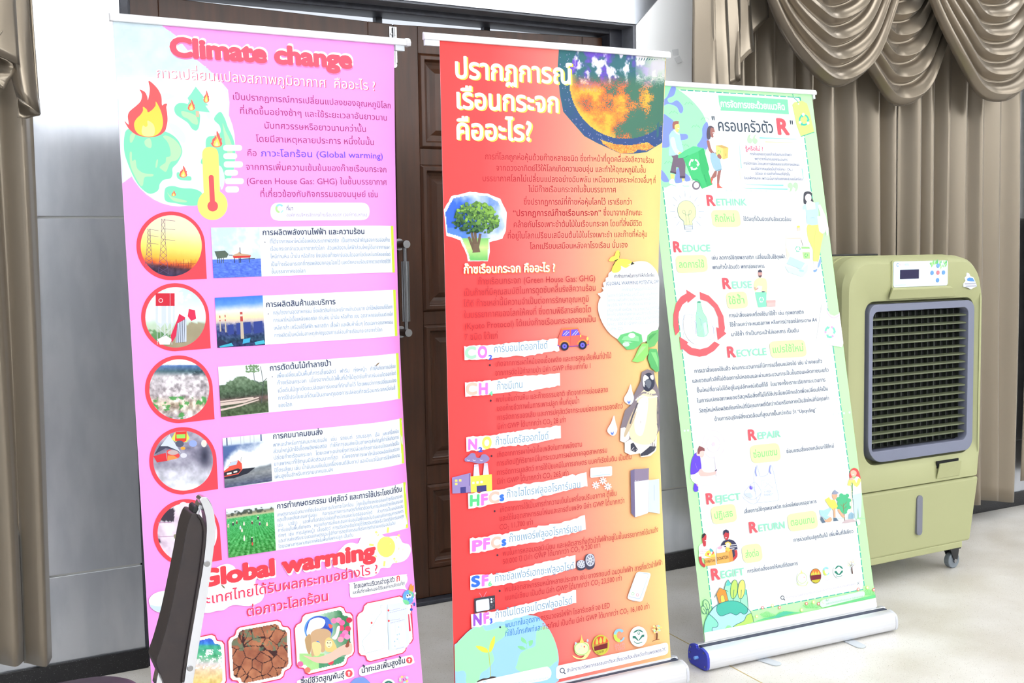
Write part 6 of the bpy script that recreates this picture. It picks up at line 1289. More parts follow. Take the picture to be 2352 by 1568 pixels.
    poly([(648, 780), (655, 800), (690, 900), (760, 960), (812, 1020), (795, 1035), (700, 970), (660, 920), (640, 840)], (166, 110, 104), 2)
    poly([(265, 985), (360, 925), (460, 873), (520, 880), (600, 910), (640, 1060), (668, 1165), (658, 1200), (682, 1280), (706, 1365), (575, 1420), (520, 1340), (440, 1290), (390, 1160), (330, 1022), (270, 1027)], (72, 198, 124)); poly([(265, 985), (460, 873), (590, 895), (525, 938), (330, 1022), (268, 1026)], (92, 206, 144)); poly([(525, 938), (590, 895), (600, 910), (668, 1165), (650, 1200), (706, 1365), (640, 1395), (560, 1180)], (60, 184, 112)); segs([(330, 1025, 400, 990), (600, 1235, 630, 1330)], 6, (40, 150, 100)); line([(440, 1310), (500, 1295), (540, 1330), (570, 1410)], 9, (52, 170, 110), sm=3)
    recyc(470, 1105, 56, (236, 248, 240)); ell(498, 1376, 52, 56, (126, 118, 132)); ell(500, 1373, 34, 38, (246, 248, 250))
    blob([(643, 645), (660, 616), (690, 610), (725, 630), (722, 660), (708, 700), (690, 740), (672, 785), (640, 775), (632, 710)], (92, 84, 98)); blob([(685, 640), (724, 645), (738, 685), (718, 720), (722, 752), (700, 760), (680, 720)], (166, 110, 104)); line([(708, 702), (730, 695)], 8, (255, 255, 255)); poly([(660, 790), (700, 765), (740, 790), (745, 960), (690, 970)], (251, 253, 254)); line([(650, 800), (690, 935), (800, 1020)], 36, (166, 110, 104), sm=5)
    poly([(768, 1170), (760, 1260), (700, 1300), (686, 1280), (735, 1195)], (166, 110, 104)); poly([(785, 1170), (822, 1170), (800, 1300), (790, 1375), (768, 1370), (768, 1250)], (166, 110, 104)); poly([(680, 968), (740, 960), (795, 1000), (812, 1080), (826, 1168), (752, 1190), (700, 1100)], (160, 196, 214), 2); poly([(752, 1182), (826, 1160), (830, 1172), (755, 1196)], (128, 168, 190)); poly([(686, 1275), (712, 1285), (718, 1300), (700, 1330), (715, 1370), (690, 1340)], (252, 106, 92)); poly([(766, 1355), (796, 1355), (800, 1380), (845, 1408), (770, 1412)], (252, 106, 92))
    poly([(752, 862), (845, 898), (845, 1038), (758, 990)], (250, 222, 130)); poly([(845, 898), (913, 890), (905, 1025), (845, 1040)], (232, 200, 112)); poly([(752, 862), (832, 857), (913, 890), (845, 900)], (206, 170, 104)); recyc(795, 948, 20, (120, 200, 110)); blob([(770, 985), (800, 975), (822, 1005), (815, 1035), (780, 1020)], (166, 110, 104)); segs([(882, 965, 880, 1000)], 9, (196, 166, 96))
    poly([(785, 218), (1200, 240), (1675, 272), (1692, 460), (1250, 432), (812, 412), (818, 380), (800, 345), (792, 300)], (132, 232, 176)); T('การจัดการขยะด้วยแนวคิด', (812, 365), (1645, 405), 21, (252, 254, 254), .034)
    T('"', (705, 625), (752, 628), 34, (60, 74, 92), .02); T('ครอบครัวตัว', (778, 672), (1500, 700), 36, (60, 74, 92), .016); T('R', (1542, 712), (1692, 718), 49, RD, .06); T('"', (1715, 680), (1762, 682), 34, (60, 74, 92), .02)
    poly([(1735, 340), (1760, 308), (1860, 286), (1925, 325), (1955, 420), (2016, 690), (1845, 747), (1790, 600)], (206, 254, 132)); segs([(1845, 747, 2018, 690)], 9, TEAL); line([(1740, 190), (1750, 240), (1800, 290), (1812, 325)], 8, TEAL, sm=4); line([(1815, 235), (1838, 280)], 7, TEAL); recyc(1885, 535, 56, (70, 196, 176)); [ell(x, y, 18, 19, (250, 254, 240), n=14) for x, y in ((1876, 462), (1835, 565), (1938, 575))]; ell(1815, 328, 10, 10, (250, 254, 240), n=12)
    dots([(630+64*k, 1437+.9*k) for k in range(14)], 12, (214, 226, 248))
    Z('X8'); LT = (130, 226, 212)
    line([(675, 172), (1000, 180), (1560, 205)], [30, 18, 6], LT); line([(1560, 205), (1640, 220), (1680, 280), (1690, 340)], 5, (196, 240, 236), sm=4); line([(815, 266), (1580, 295)], [28, 6], (238, 254, 180)); line([(240, 900), (220, 700), (190, 350), (195, 290), (240, 245)], [20, 14, 6, 4, 4], (150, 232, 214)); line([(218, 1165), (140, 400)], [14, 4], (236, 252, 200)); line([(1250, 1313), (900, 1306), (370, 1293), (310, 1250), (285, 1160)], [30, 22, 6, 4, 3], LT); line([(1350, 1403), (900, 1395), (330, 1382), (265, 1350)], [28, 20, 6, 4], LT); line([(1695, 910), (1740, 1200), (1735, 1270), (1690, 1315)], [20, 6, 5, 4], (150, 232, 214)); line([(1722, 590), (1775, 960)], [14, 4], (236, 252, 200))
    QG = (186, 250, 184)
    for x, y, s in ((445, 240, 1), (570, 248, 1), (1412, 1312, -1), (1540, 1308, -1)):
        ell(x, y, 58, 66, QG); poly([(x-s*58, y), (x-s*56, y-s*70), (x-s*20, y-s*140), (x+s*28, y-s*150), (x+s*10, y-s*130), (x-s*4, y-s*80), (x+s*10, y-s*30)], QG, 3)
    T('รู้หรือไม่ ?', (335, 472), (770, 486), 13, (250, 100, 140), .02)
    for t, xa, ya, xb, yb in (('การคัดแยกขยะช่วยลดก๊าซเรือนกระจกได้เพราะ', 450, 585, 1460, 612), ('เพราะว่าทุกขั้นตอนของกระบวนการ', 560, 705, 1355, 725), ('การจัดการขยะ โดยเฉพาะการฝังกลบขยะจะเกิดการหมักหมม', 295, 810, 1640, 848), ('แบบไร้อากาศจนเกิดเป็นก๊าซมีเทน ( CH₄ )', 470, 940, 1478, 962), ('มีร้อยละ 60 ของก๊าซทั้งหมดที่เกิดขึ้น', 575, 1060, 1415, 1075), ('ในบ่อฝังกลบขยะ เพราะฉะนั้นการคัดแยกขยะช่วยลดโลกร้อน', 310, 1165, 1710, 1192)): T(t, (xa, ya), (xb, yb), 9.0, (96, 108, 156), .008)
    def pill(q, t, a, b_, em=20): rquad(q, 70, PILL); T(t, a, b_, em, LG, .024)
    def desc(Lst, em=12.5): [T(t, (xa, ya), (xb, yb), em, NV, .012) for t, xa, ya, xb, yb in Lst]
    Z('X2')
    word('R', 'ETHINK', (608, 303), (722, 303), (735, 303), (1147, 303), 135)
    pill([(662, 365), (1045, 363), (1075, 590), (690, 595)], 'คิดใหม่', (718, 525), (992, 522), 22); desc([('ใช้วัสดุที่เป็นมิตรกับสิ่งแวดล้อม', 1105, 512, 1752, 514)])
    ol = (104, 150, 150); P = [(300, 520), (240, 460), (214, 370), (228, 300), (270, 255), (325, 238), (390, 255), (440, 310), (464, 390), (450, 460), (410, 515), (410, 570), (305, 568)]
    poly(P, (246, 252, 178), 3); line(P, 5, ol, True, 3); poly([(306, 568), (412, 566), (418, 630), (395, 652), (330, 652), (310, 620)], (250, 254, 255)); segs([(306, 570, 412, 566), (308, 595, 415, 592), (312, 622, 416, 618), (330, 652, 400, 650), (306, 568, 314, 630), (412, 566, 418, 630)], 6, (104, 140, 170)); line([(330, 565), (320, 430), (285, 405), (280, 380), (300, 365), (318, 390), (322, 430), (370, 430), (365, 395), (385, 365), (400, 390), (385, 425), (362, 430), (380, 565)], 5, ol, sm=4)
    segs([(310, 110, 318, 192), (238, 170, 256, 208), (390, 170, 380, 208), (150, 188, 208, 248), (484, 190, 440, 248), (148, 293, 180, 310), (512, 295, 480, 312), (110, 382, 178, 384), (500, 384, 574, 383), (168, 472, 198, 458), (530, 472, 498, 456), (195, 578, 240, 520), (526, 577, 468, 518)], 5, (150, 172, 196))
    # woman with shopping
    poly([(1970, 565), (2110, 555), (2150, 620), (2182, 690), (2150, 850), (2115, 1060), (2045, 1050), (2042, 900), (1985, 780), (1965, 680)], (228, 240, 128), 2); line([(2090, 600), (2060, 750), (2055, 950)], 3, (170, 180, 90))
    blob([(1915, 195), (1925, 130), (1980, 113), (2030, 140), (2025, 190), (2050, 250), (2020, 255), (1995, 200), (1955, 200), (1960, 250), (1945, 285), (1918, 270)], (70, 72, 82)); blob([(1935, 190), (1965, 150), (2010, 160), (2020, 215), (1990, 255), (1950, 240)], (254, 236, 236)); poly([(1960, 250), (2015, 245), (2070, 270), (2075, 355), (1960, 365), (1945, 290)], (254, 240, 240)); poly([(1905, 310), (1945, 285), (1962, 362), (2075, 352), (2068, 265), (2118, 260), (2112, 440), (2110, 560), (2030, 570), (1960, 552), (1945, 410), (1905, 345)], (186, 222, 252)); line([(1925, 360), (1930, 450), (1870, 540), (1848, 590)], 26, (254, 244, 244), sm=4); poly([(2110, 300), (2140, 290), (2215, 450), (2255, 620), (2245, 700), (2225, 715), (2215, 640), (2150, 470)], (254, 242, 244)); poly([(2100, 450), (2195, 440), (2210, 660), (2170, 685), (2125, 650)], (248, 248, 252)); line([(2010, 475), (2040, 468), (2065, 475)], 4, (120, 170, 220)); poly([(1826, 580), (1866, 575), (1872, 640), (1830, 645)], (255, 206, 190)); ell(1846, 592, 20, 14, (252, 246, 110)); dots([(1962, 188), (1990, 188)], 4, (190, 120, 130)); poly([(2050, 1060), (2100, 1060), (2095, 1160), (2060, 1175)], (254, 236, 236)); blob([(2045, 1180), (2070, 1175), (2098, 1160), (2090, 1195), (2060, 1202)], (130, 170, 244)); blob([(2140, 1010), (2150, 1080), (2120, 1140), (2105, 1130)], (150, 180, 244))
    poly([(1680, 693), (1886, 695), (1895, 850), (1917, 1035), (1692, 1025), (1675, 850)], (252, 236, 218)); poly([(1680, 742), (1885, 740), (1880, 752), (1770, 758), (1690, 752)], (246, 206, 190)); poly([(1678, 870), (1745, 1000), (1690, 1022)], (246, 220, 200)); ell(1840, 890, 56, 70, (252, 253, 254)); recyc(1838, 892, 30, (80, 196, 160), None, .3); segs([(1880, 765, 1908, 850)], 7, (120, 124, 130)); poly([(1884, 860), (1995, 862), (2000, 890), (1888, 890)], (160, 244, 140)); poly([(1893, 890), (1993, 890), (1998, 935), (1900, 935)], (250, 253, 252)); poly([(1900, 935), (1998, 935), (2002, 1020), (1915, 1022)], (178, 246, 150)); recyc(1950, 978, 20, (70, 190, 110)); poly([(1680, 1085), (1730, 985), (1940, 1075), (1880, 1165)], (188, 236, 252)); line([(1680, 1085), (1730, 985), (1940, 1075)], 14, (246, 252, 253)); poly([(1658, 1118), (1880, 1168), (1975, 1100), (1970, 1190), (1905, 1270), (1710, 1205)], (206, 250, 252)); poly([(1855, 1170), (1920, 1180), (1915, 1200), (1860, 1195)], (170, 216, 240))
    word('R', 'EDUCE', (156, 930), (264, 930), (280, 928), (662, 922), 135)
    pill([(182, 980), (600, 968), (630, 1195), (208, 1220)], 'ลดการใช้', (232, 1145), (582, 1140), 22); desc([('เช่น ลดการใช้ถุงพลาสติก เปลี่ยนเป็นใช้ถุงผ้า', 673, 1035, 1672, 1018), ('พกแก้วน้ำส่วนตัว พกกล่องอาหาร', 685, 1162, 1392, 1146)])
    Z('X3')
    poly([(1182, 20), (1200, -5), (1225, 0), (1238, 25), (1236, 80), (1215, 100), (1190, 85)], (206, 156, 150), 2); poly([(1182, 30), (1184, 5), (1212, -10), (1236, 10), (1238, 30)], (70, 66, 84)); poly([(1186, 75), (1234, 70), (1218, 103), (1200, 98)], (96, 80, 90)); poly([(1135, 150), (1190, 105), (1240, 105), (1295, 130), (1306, 250), (1280, 260), (1272, 290), (1150, 290), (1130, 240)], (240, 250, 176), 2); poly([(1180, 210), (1238, 220), (1225, 300), (1155, 300), (1165, 240)], (252, 253, 253)); line([(1138, 230), (1150, 265), (1185, 240)], 18, (206, 156, 150), sm=3); line([(1290, 245), (1295, 290), (1292, 325)], 18, (240, 234, 170)); poly([(1232, 285), (1272, 285), (1270, 302), (1235, 302)], (66, 72, 110)); poly([(1143, 302), (1297, 300), (1294, 498), (1186, 502)], (136, 242, 188)); recyc(1228, 400, 28, (240, 252, 246)); rquad([(1290, 408), (1420, 404), (1422, 440), (1294, 444)], 8, (226, 180, 178)); rquad([(1300, 442), (1420, 438), (1420, 492), (1304, 496)], 8, (232, 192, 190))
    word('R', 'EUSE', (702, 250), (816, 248), (832, 247), (1105, 240), 138)
    pill([(745, 302), (1025, 287), (1055, 505), (775, 530)], 'ใช้ซ้ำ', (790, 460), (1010, 450), 22)
    desc([('การนำสิ่งของเครื่องใช้มาใช้ซ้ำ เช่น ถุงพลาสติก', 792, 640, 1805, 588), ('ใช้ซ้ำจนกว่าจะหมดสภาพ หรือการนำของใส่กระดาษ A4', 805, 765, 1980, 694), ('มาใช้ซ้ำ ทำเป็นกระเป๋าใส่เอกสาร เป็นต้น', 822, 893, 1738, 837)])
    ell(390, 730, 215, 280, (250, 244, 252))
    AR = (252, 100, 108)
    poly([(68, 885), (40, 750), (40, 600), (75, 450), (140, 360), (220, 312), (213, 265), (348, 350), (235, 445), (228, 415), (160, 470), (115, 570), (105, 680), (122, 825)], AR); poly([(395, 295), (520, 345), (640, 470), (715, 620), (736, 780), (729, 832), (757, 855), (640, 947), (618, 770), (655, 785), (645, 640), (590, 510), (500, 425), (405, 396)], AR); poly([(120, 898), (240, 975), (224, 1000), (290, 1050), (400, 1070), (510, 1040), (595, 963), (667, 1005), (590, 1090), (480, 1155), (390, 1170), (260, 1140), (165, 1062), (140, 1080)], AR)
    poly([(362, 430), (408, 428), (414, 480), (440, 570), (490, 655), (512, 850), (455, 902), (372, 890), (355, 830), (345, 620), (358, 540)], (170, 246, 196), 2); ell(386, 432, 26, 10, (60, 160, 130)); line([(362, 440), (358, 540), (344, 620), (355, 830), (372, 890), (455, 902)], 4, (84, 180, 150), sm=3); line([(412, 460), (440, 570), (490, 655), (512, 850)], 4, (84, 180, 150), sm=3); poly([(440, 720), (480, 700), (500, 850), (465, 890)], (206, 252, 222))
    JC = (176, 192, 222)
    for (x0, x1, y0, y1) in ((160, 360, 600, 945), (280, 430, 565, 830), (440, 598, 670, 940)):
        line([(x0+10, y0+30), (x0+12, y0+70), (x0, y0+100), (x0+22, y1-30), (x0+50, y1-5), ((x0+x1)/2, y1), (x1-30, y1-12), (x1, y1-60), (x1-12, y0+100), (x1-40, y0+65), (x1-45, y0+30)], 4, JC, sm=4); ringe((x0+x1)/2-15, y0+22, (x1-x0)*.36, 22, 4, JC); line([(x1-40, y0+85), (x1-20, y0+105), (x1-14, y1-80)], 5, (130, 150, 190))
    poly([(2045, 452), (2118, 432), (2122, 540), (2155, 598), (2215, 618), (2275, 590), (2296, 560), (2322, 800), (2345, 990), (2312, 1042), (2190, 1020), (1965, 980), (2005, 720)], (250, 246, 253)); line([(2112, 480), (2115, 560), (2155, 620), (2215, 645), (2296, 600)], 7, (206, 170, 246), sm=4); recyc(2155, 835, 62, (130, 236, 190), (206, 164, 250), .42)
    word('R', 'ECYCLE', (768, 1178), (880, 1170), (895, 1170), (1302, 1143), 138)
    pill([(1330, 965), (1812, 935), (1848, 1165), (1365, 1192)], 'แปรใช้ใหม่', (1378, 1120), (1805, 1092), 22)
    Z('X4')
    desc([('การเอาสิ่งของใช้แล้ว ผ่านกระบวนการที่มีการเปลี่ยนแปลงไป เช่น นำเศษแก้ว', 150, 340, 1925, 198), ('และขวดแก้วสีที่ไม่ต้องการไปหลอมและผ่านกระบวนการเป็นขั้นตอนผลิตภาชนะแก้ว', 122, 477, 2015, 320), ('ชิ้นใหม่ที่อาจไม่ได้อยู่ในรูปลักษณ์เดิมก็ได้  ในบางครั้งเราจะเรียกกระบวนการ', 188, 610, 1970, 455), ('ในการแปลงสภาพของวัสดุหรือสิ่งที่ไม่ได้ใช้ประโยชน์อีกแล้วเพื่อเปลี่ยนให้เป็น', 190, 752, 2008, 580), ('วัสดุใหม่หรือผลิตภัณฑ์ใหม่ที่มีคุณภาพที่ดีกว่าเดิมหรือกลายเป็นสิ่งใหม่ที่มีคุณค่า', 215, 890, 2020, 710), ('ด้านการอนุรักษ์สิ่งแวดล้อมที่สูงมากขึ้นกว่าเดิม ว่า “Upcycling”', 430, 1005, 1845, 872)], 13)
    dots([(15, 1140), (62, 1135), (120, 1126), (190, 1119), (245, 1112), (320, 1104), (388, 1096), (455, 1089), (520, 1082)], 13, (222, 236, 252)); dots([(1752, 945), (1820, 940), (1885, 933), (1948, 925), (2010, 919), (2080, 910), (2155, 902), (2222, 896), (2300, 886)], 13, (222, 236, 252))
    Z('X5')
    word('R', 'EPAIR', (832, 228), (938, 218), (952, 216), (1252, 184), 130)
    pill([(848, 298), (1225, 258), (1258, 490), (880, 526)], 'ซ่อมแซม', (898, 455), (1215, 415), 22); desc([('ซ่อมแซมสิ่งของกลับมาใช้ใหม่', 1325, 395, 1940, 320)])
    FA = (232, 220, 246); ringe(388, 278, 146, 180, 7, FA); ringe(385, 278, 88, 108, 8, FA); ell(385, 278, 22, 27, (226, 208, 244)); segs([(388+40*math.cos(a), 278+50*math.sin(a), 388+142*math.cos(a), 278+176*math.sin(a)) for a in np.arange(0, 6.2, .785)], 3, FA); line([(405, 430), (420, 560), (432, 715)], 18, FA); rquad([(368, 722), (518, 708), (522, 745), (368, 765)], 14, (240, 230, 250))
    PC = (104, 72, 232); poly([(92, 668), (200, 640), (290, 690), (420, 690), (420, 800), (280, 805), (180, 795), (110, 750)], (252, 253, 255), 2); poly([(90, 660), (95, 530), (120, 440), (165, 385), (208, 425), (222, 500), (232, 595), (190, 630), (150, 660), (115, 668)], PC, 2); line([(150, 520), (180, 610)], 4, (150, 130, 250)); poly([(200, 365), (255, 355), (268, 410), (240, 450), (205, 432), (180, 430), (165, 400)], (255, 204, 198), 2); poly([(182, 405), (184, 345), (202, 300), (240, 315), (270, 332), (274, 368), (240, 362), (212, 372), (205, 405)], (142, 84, 88)); poly([(192, 628), (230, 592), (260, 632), (340, 642), (412, 628), (412, 660), (380, 678), (220, 692)], (255, 196, 190), 2); line([(405, 625), (430, 605)], 10, (60, 40, 60)); poly([(140, 785), (175, 795), (190, 830), (180, 885), (145, 890), (126, 855)], PC, 2); poly([(165, 790), (185, 792), (186, 825), (172, 815)], (255, 180, 190))
    BG = (176, 190, 242); line([(945, 550), (925, 600), (905, 720), (925, 900), (950, 1030)], 5, BG, sm=3); line([(945, 550), (970, 640), (985, 690), (1080, 668), (1120, 540), (1160, 640), (1190, 800), (1225, 970), (1190, 1005), (1060, 1022), (950, 1030)], 5, BG, sm=3); line([(935, 570), (930, 640), (940, 690)], 14, (150, 160, 236), sm=3); line([(1118, 550), (1108, 620), (1125, 660)], 14, (150, 160, 236), sm=3); line([(1000, 745), (1130, 732), (1142, 850), (1010, 864)], 5, (196, 208, 246), True); segs([(1040, 840, 1090, 785), (1090, 785, 1140, 840), (1020, 780, 1040, 775), (1060, 770, 1075, 790), (1100, 765, 1120, 770)], 5, (190, 206, 246)); T('SUPER', (1035, 908), (1130, 896), 7, (182, 196, 244), .02); T('MARKET', (1035, 948), (1158, 934), 7, (182, 196, 244), .02)
    line([(780, 905), (800, 870), (900, 770), (950, 800), (1000, 890), (960, 950), (890, 990), (790, 960)], 5, BG, True, 3); line([(760, 945), (790, 990), (900, 1050), (970, 990), (1000, 900)], 5, BG, sm=3); poly([(785, 910), (860, 900), (895, 950), (870, 975), (800, 945)], (200, 210, 248)); ell(870, 838, 22, 24, (116, 96, 240)); segs([(860+10*k, 800+5*k, 900+12*k, 880+8*k) for k in range(5)], 3, (206, 216, 248))
    word('R', 'EJECT', (290, 1050), (398, 1036), (410, 1031), (738, 991), 132)
    pill([(345, 1088), (660, 1038), (695, 1270), (378, 1314)], 'ปฏิเสธ', (395, 1240), (640, 1202), 22); desc([('เลี่ยงการใช้ถุงพลาสติก กล่องโฟมบรรจุอาหาร', 778, 1170, 1715, 1033)])
    # tree planters
    line([(1745, 1245), (1900, 1238), (2200, 1225), (2360, 1235)], 4, (150, 226, 190)); poly([(2030, 1298), (2090, 1250), (2180, 1240), (2225, 1275)], (206, 186, 190)); line([(2075, 1260), (2065, 1150)], 8, (150, 110, 84)); blob([(1985, 1010), (2010, 945), (2060, 925), (2110, 950), (2138, 1050), (2110, 1130), (2050, 1168), (2000, 1120), (1980, 1060)], (84, 190, 138)); [ell(x, y, 26, 26, (84, 190, 138), n=10) for x, y in ((1990, 985), (2030, 935), (2105, 940), (2130, 1000), (2130, 1090), (2080, 1150), (1995, 1090))]; segs([(2060, 1160, 2055, 1040), (2055, 1090, 2020, 1050), (2058, 1070, 2100, 1020), (2056, 1110, 2095, 1080)], 6, (150, 130, 90))
    poly([(1745, 1125), (1800, 1130), (1890, 1095), (1905, 1110), (1850, 1200), (1890, 1215), (1840, 1250), (1760, 1190)], (172, 214, 246)); blob([(1850, 1240), (1890, 1215), (1910, 1250), (1880, 1280), (1810, 1270)], (252, 176, 140)); poly([(1765, 1205), (1790, 1225), (1828, 1285), (1785, 1292), (1762, 1250)], (98, 118, 140)); line([(1845, 975), (1900, 1060), (1960, 1110)], 62, (255, 240, 104), sm=3); poly([(1900, 990), (1950, 1000), (1985, 1080), (1930, 1100)], (255, 240, 104)); line([(1990, 1120), (2040, 1190), (2065, 1215)], 28, (252, 176, 140), sm=3); line([(1940, 1100), (1945, 1220)], 24, (252, 176, 140)); poly([(1930, 1225), (1965, 1225), (1995, 1262), (1930, 1268)], (98, 118, 140)); blob([(1915, 925), (1975, 915), (1975, 960), (1945, 990), (1920, 970)], (252, 176, 140)); poly([(1908, 910), (1945, 865), (1998, 905), (1965, 925), (1918, 925)], (150, 160, 186))
    poly([(2175, 920), (2288, 905), (2290, 1000), (2280, 1215), (2252, 1225), (2245, 1080), (2235, 1240), (2205, 1235), (2190, 1080)], (200, 232, 250)); poly([(2180, 740), (2230, 690), (2270, 700), (2290, 760), (2290, 905), (2175, 930)], (252, 253, 254)); blob([(2140, 640), (2160, 600), (2200, 583), (2245, 610), (2270, 680), (2288, 745), (2250, 700), (2180, 690), (2150, 720), (2132, 690)], (222, 84, 84)); blob([(2150, 630), (2190, 612), (2225, 640), (2215, 685), (2180, 700), (2155, 675)], (255, 190, 168)); line([(2172, 668), (2195, 672)], 9, (255, 255, 255)); line([(2180, 740), (2225, 810), (2270, 720)], 44, (255, 244, 120), sm=3); line([(2130, 810), (2145, 750), (2180, 730)], 40, (255, 244, 120), sm=3); blob([(2140, 720), (2180, 705), (2190, 730), (2150, 745)], (255, 190, 168)); line([(2165, 750), (2155, 1150)], 6, (226, 206, 160)); poly([(2125, 1180), (2158, 1150), (2192, 1175), (2190, 1235), (2122, 1240)], (150, 186, 206)); segs([(2140, 1180, 2140, 1230), (2158, 1170, 2158, 1230), (2175, 1180, 2175, 1230)], 4, (110, 150, 176)); blob([(2225, 1250), (2262, 1250), (2272, 1300), (2245, 1318)], (253, 254, 254))
    word('R', 'ETURN', (846, 1420), (950, 1405), (966, 1403), (1312, 1356), 132)
    pill([(1328, 1182), (1702, 1127), (1738, 1355), (1362, 1405)], 'ตอบแทน', (1378, 1330), (1692, 1286), 22)
    Z('X6')
    desc([('การร่วมกันปลูกต้นไม้ เพิ่มพื้นที่สีเขียว', 1178, 377, 1875, 268)])
    pill([(568, 418), (795, 386), (825, 595), (598, 626)], 'ส่งต่อ', (618, 562), (780, 536), 21); desc([('การส่งต่อสิ่งของให้คนที่ต้องการ', 640, 738, 1230, 642)])
    SK = (196, 62, 72)
    poly([(75, 430), (120, 390), (165, 400), (250, 430), (260, 560), (90, 560), (80, 500)], (252, 253, 254), 2); segs([(85, 470, 200, 460), (80, 490, 170, 482), (85, 510, 170, 504)], 5, (244, 170, 190)); line([(120, 470), (125, 560)], 3, (200, 170, 180)); blob([(115, 300), (140, 280), (165, 300), (160, 370), (158, 420), (130, 425), (118, 370)], SK); poly([(112, 330), (115, 290), (140, 272), (162, 285), (150, 295), (125, 330)], (40, 36, 46)); line([(145, 362), (160, 358)], 8, (255, 255, 255)); line([(90, 545), (105, 620), (150, 660)], 34, SK, sm=3)
    poly([(338, 400), (400, 350), (460, 350), (505, 385), (527, 460), (490, 470), (490, 590), (350, 590)], (56, 56, 88), 2); segs([(345, 420, 510, 405), (345, 445, 515, 430), (348, 470, 490, 455)], 8, (246, 248, 252)); blob([(365, 265), (395, 235), (425, 260), (428, 300), (415, 345), (385, 345), (368, 300)], SK); poly([(358, 290), (362, 245), (392, 230), (425, 245), (424, 275), (385, 262), (370, 290)], (50, 50, 80)); line([(385, 328), (400, 325)], 8, (255, 255, 255)); line([(505, 470), (510, 540), (460, 590)], 30, SK, sm=3)
    for pts, c in (([(150, 540), (165, 490), (200, 470), (240, 470), (260, 510), (260, 550)], (255, 214, 90)), ([(200, 470), (212, 450), (245, 480), (230, 510)], (90, 180, 190)), ([(285, 500), (290, 440), (340, 420), (380, 440), (380, 500)], (226, 226, 250)), ([(385, 500), (395, 420), (380, 390), (420, 370), (455, 400), (430, 440), (450, 490)], (255, 200, 90)), ([(290, 450), (320, 425), (350, 430), (330, 460)], (250, 170, 190))): blob(pts, c)
    dots([(185, 515), (235, 510), (240, 500)], 11, (240, 90, 80)); dots([(225, 500), (205, 525)], 11, (250, 250, 240)); ell(415, 412, 24, 28, (255, 246, 200)); dots([(398, 490), (450, 470)], 12, (250, 140, 70))
    BX = (238, 176, 92); poly([(142, 567), (270, 543), (273, 642), (150, 658)], BX); poly([(280, 508), (422, 488), (432, 612), (290, 633)], BX); poly([(422, 488), (462, 470), (478, 596), (432, 612)], (220, 154, 76)); T('DONATION', (150, 622), (266, 604), 9, (70, 46, 40), .022); T('DONATION', (290, 592), (422, 566), 11, (70, 46, 40), .022)
    word('R', 'EGIFT', (222, 820), (322, 803), (332, 799), (606, 757), 126)
    # seals
    blob([(1215, 800), (1230, 740), (1270, 725), (1320, 740), (1335, 790), (1310, 850), (1270, 868), (1230, 850)], (240, 250, 232)); ringe(1276, 795, 56, 64, 7, (190, 232, 160)); poly([(1255, 745), (1264, 715), (1268, 690), (1274, 715), (1290, 742)], (250, 232, 150)); line([(1212, 850), (1250, 880), (1320, 880), (1345, 835)], 9, (214, 240, 170), sm=3); dots([(1300, 785)], 5, (236, 130, 130))
    ell(1435, 770, 64, 87, (110, 92, 40)); ell(1435, 770, 58, 80, (200, 190, 60)); poly([(1378, 740), (1400, 700), (1440, 690), (1480, 710), (1495, 745)], (250, 120, 60)); [blob([(x, 745), (x+11, 715), (x+22, 740), (x+18, 760)], (214, 204, 80)) for x in (1395, 1424, 1455)]; poly([(1376, 765), (1496, 752), (1494, 805), (1380, 820)], (120, 34, 50)); segs([(1390+13*k, 822, 1400+11*k, 842) for k in range(7)], 5, (206, 196, 70))
    ringe(1558, 715, 38, 50, 20, (206, 242, 90), 85, 245); ringe(1558, 715, 38, 50, 18, (146, 212, 244), 195, 320); ringe(1558, 715, 38, 50, 11, (146, 212, 244), 25, 80); T('อบก', (1538, 800), (1608, 792), 7, (228, 222, 236), .03); T('TGO', (1538, 828), (1608, 820), 7, (228, 222, 236), .03)
    ell(1703, 715, 66, 80, (236, 248, 250)); g = (46, 130, 110); blob([(1655, 690), (1680, 655), (1705, 650), (1735, 660), (1752, 690), (1725, 678), (1704, 660), (1680, 680)], g); ell(1704, 678, 11, 14, (236, 248, 250)); poly([(1652, 715), (1675, 712), (1704, 750), (1732, 710), (1752, 705), (1748, 728), (1715, 760), (1692, 760), (1655, 735)], g); line([(1668, 765), (1702, 780), (1740, 765)], 6, g, sm=3)
    line([(1862, 745), (1855, 690), (1850, 640)], 13, (90, 60, 56), sm=3); segs([(1855, 680, 1830, 630), (1856, 670, 1885, 625), (1852, 650, 1850, 600)], 4, (130, 100, 96)); rg = np.random.default_rng(5); [ell(1852+50*math.cos(a)*r, 625+50*math.sin(a)*r, 7, 7, c, n=8) for a, r, c in zip(rg.uniform(0, 6.28, 24), rg.uniform(.3, 1.1, 24), [(236, 246, 200), (214, 240, 220), (250, 232, 190), (226, 240, 250)]*6)]; ringe(1855, 768, 55, 16, 4, (240, 214, 190), 200, 340)
    line([(990, 985), (1010, 970), (1950, 790), (1972, 800), (1975, 880), (1955, 905), (1300, 1035), (1010, 1095), (995, 1080)], 4, (228, 232, 246), True); ringe(1048, 1022, 22, 24, 7, (56, 66, 90)); segs([(1062, 1038, 1078, 1052)], 9, (56, 66, 90)); T('สำนักงานทรัพยากรธรรมชาติและสิ่งแวดล้อมจังหวัดกำแพงเพชร', (1090, 1037), (1898, 872), 8.5, (210, 204, 232), .008); segs([(1915, 842, 1942, 868), (1940, 836, 1918, 874)], 4, (90, 110, 130))
